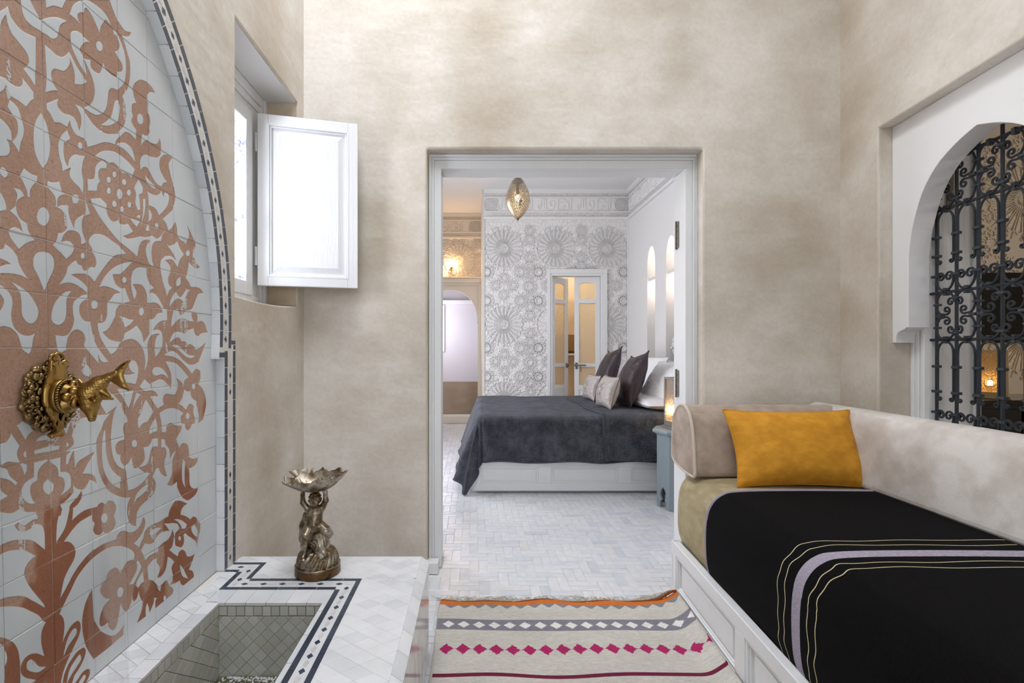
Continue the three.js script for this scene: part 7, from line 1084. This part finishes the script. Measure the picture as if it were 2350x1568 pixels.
  const arches = (y1, y0) => { for (const m of mid) { const r = 0.041, o = [[m - r, y0], [m - r, (y0 + y1) / 2], [m - r, y1 - 0.06]]; for (let i = 1; i < 10; i++) { const a = Math.PI - (i / 10) * Math.PI; o.push([m + r * Math.cos(a), y1 - 0.055 + 0.047 * Math.sin(a)]); } o.push([m + r, y1 - 0.06], [m + r, (y0 + y1) / 2], [m + r, y0]); for (const sg of [-1, 1]) { const curl = spiral(m + sg * (r - 0.011), y0 - 0.006, 0.0105, sg > 0 ? 0 : Math.PI, 0.85, -sg); if (sg < 0) o.unshift(...curl.reverse()); else o.push(...curl); } P(o, 0.0046, 'arch_bar', zi + 0.004); clampAt(m, y1 - 0.002, 0.008, 0.014); }
    for (const x of X) { clampAt(x, y0 + 0.022, 0.018, 0.006); clampAt(x, y1 - 0.118, 0.0165, 0.006); } };
  arches(1.808, 1.585); arches(1.236, 0.985);
  for (const m of mid) { cscroll(m, 1.444, true); cscroll(m, 0.84, true); }
  for (const y of [1.518, 0.914]) for (const x of X) clampAt(x, y, 0.02, 0.0055);
  // rows of rings made of four double scrolls
  const ring = (cx, y0, y1) => { const cy = (y0 + y1) / 2, hy = (y1 - y0) / 2; for (const [sx, sy] of [[1, 1], [1, -1], [-1, 1], [-1, -1]]) { const px = cx + sx * 0.0525, o = [], f = (dx, dy) => [px + sx * dx, cy + sy * dy]; const e = 0.02;
    o.push(...spiral(0, 0, e, 0, 1.15, 1).reverse().map(([a, b]) => f(-0.03 + a * -1, hy * 0.56 + b * 1))); o.push(f(-0.048, hy * 0.62), f(-0.044, hy * 0.78), f(-0.02, hy * 0.96), f(0.004, hy * 0.985), f(0.032, hy * 0.86), f(0.043, hy * 0.6), f(0.041, hy * 0.3), f(0.026, hy * 0.1), f(0.006, hy * 0.07));
    o.push(...spiral(0, 0, e * 0.95, -1.57, 1.1, -1).map(([a, b]) => f(-0.008 + a, hy * 0.235 + b))); P(o, 0.0046, 'scroll', zi + 0.006); }
    clampAt(cx, y1 - 0.03, 0.017, 0.0055); clampAt(cx, y0 + 0.03, 0.017, 0.0055); clampAt(cx - 0.085, cy, 0.015, 0.006); clampAt(cx + 0.085, cy, 0.015, 0.006); for (const s of [-1, 1]) for (const q of [0.35, -0.35]) clampAt(cx + s * 0.1, cy + q * hy * 1.4, 0.012, 0.005); for (const s of [-1, 1]) { clampAt(cx + s * 0.0525, y1 - 0.002, 0.008, 0.013); clampAt(cx + s * 0.0525, y0 + 0.002, 0.008, 0.013); } };
  for (const cx of [0.515, 0.725, 0.935]) { ring(cx, 1.236, 1.444); ring(cx, 1.808, 2.016); }
  M.iron.side = THREE.DoubleSide;
}
// ------------------------------------------------------------------ the salon beyond the grille
{
  const shell = std({ color: 0xd9d0c4, roughness: 0.9 });
  structure('wall_salon_back', box(2.33, 5.0, 0, 3.0, -3.95, -3.8), shell); structure('wall_salon_right', box(4.9, 5.0, 0, 3.0, -3.8, 0.6), shell); structure('wall_salon_front', box(2.0, 5.0, 0, 3.0, 0.6, 0.7), shell); structure('ceiling_salon', box(2.0, 5.0, 3.0, 3.1, -3.95, 0.7), shell);
  const wall = scene.getObjectByName('wall_salon_back'), st = std({ color: 0xe6dac8, roughness: 0.9 });
  part('carved_field', box(2.34, 4.9, 0.05, 2.95, -3.8, -3.792), std({ color: 0xddd0bd, roughness: 0.92, bumpMap: fineBump, bumpScale: 0.003 }), wall);
  const big = rosette(0.265, 22), sm = star(0.1, 12), s2 = star(0.082, 10);
  for (let j = 0; j < 3; j++) for (let i = 0; i < 3; i++) { const x = 3.36 + i * 0.7, y = 2.3 - j * 1.03; for (const [g, dx, dy] of [[big, 0, 0], [sm, 0.226, 0.318], [sm, -0.226, 0.318], [sm, 0.226, -0.318], [sm, -0.226, -0.318], [s2, 0.349, 0.117], [s2, 0.349, -0.117], [s2, -0.349, 0.117], [s2, 0, 0.4], [sm, 0.349, -0.5], [s2, 0.12, -0.5], [s2, -0.12, -0.5], [s2, 0.349, 0.36], [s2, 0.349, -0.34]]) { if (y + dy < 0.2 || y + dy > 2.8) continue; part(g === big ? 'rosette' : 'star_flower', g, st, wall).position.set(x + dx, y + dy, -3.7925); } }
  const tv = thing('television', 'black flat television screen on the carved wall beyond the grille', 'television', [3.62, 1.24, -3.712]);
  part('screen', box(-0.02, 0.72, 0, 0.51, -0.03, 0.0, 0.004), std({ color: 0x050506, roughness: 0.12 }), tv); part('back_cover', box(0.06, 0.64, 0.06, 0.45, -0.075, -0.028, 0.01), M.black, tv);
  const dr = thing('sideboard', 'black lacquered sideboard under the lantern beyond the grille', 'sideboard', [3.0, 0, -3.62]);
  part('top', box(0.0, 1.7, 0.83, 0.86, -0.17, 0.31, 0.004), phys({ color: 0x0c0c0d, roughness: 0.12 }), dr); part('carcass', box(0.02, 1.68, 0.05, 0.83, -0.16, 0.29, 0.004), M.black, dr); part('door', box(0.04, 0.55, 0.08, 0.8, 0.29, 0.305, 0.003), M.black, dr); part('door', box(0.57, 1.1, 0.08, 0.8, 0.29, 0.305, 0.003), M.black, dr); part('drawer', box(1.12, 1.66, 0.45, 0.8, 0.29, 0.305, 0.003), M.black, dr);
  for (const x of [0.08, 1.6]) for (const z of [-0.12, 0.24]) part('leg', box(x - 0.02, x + 0.02, 0, 0.05, z - 0.02, z + 0.02, 0.002), M.black, dr);
  boxLantern('pierced golden box lantern glowing on the black sideboard beyond the grille', [3.5, 0.8605, -3.47], -0.8, std({ color: 0xc8b48c, roughness: 0.4, metalness: 0.7 }), M.laceGold, 0.2).scale.setScalar(0.84);
}

// ------------------------------------------------------------------ shadows, render
scene.traverse((o) => { if (o.isMesh) { o.castShadow = o.receiveShadow = true; for (const m of [].concat(o.material)) m.side = THREE.DoubleSide; } if (o.isPointLight) { o.castShadow = true; o.shadow.bias = -0.001; } });
renderer.render(scene, camera);
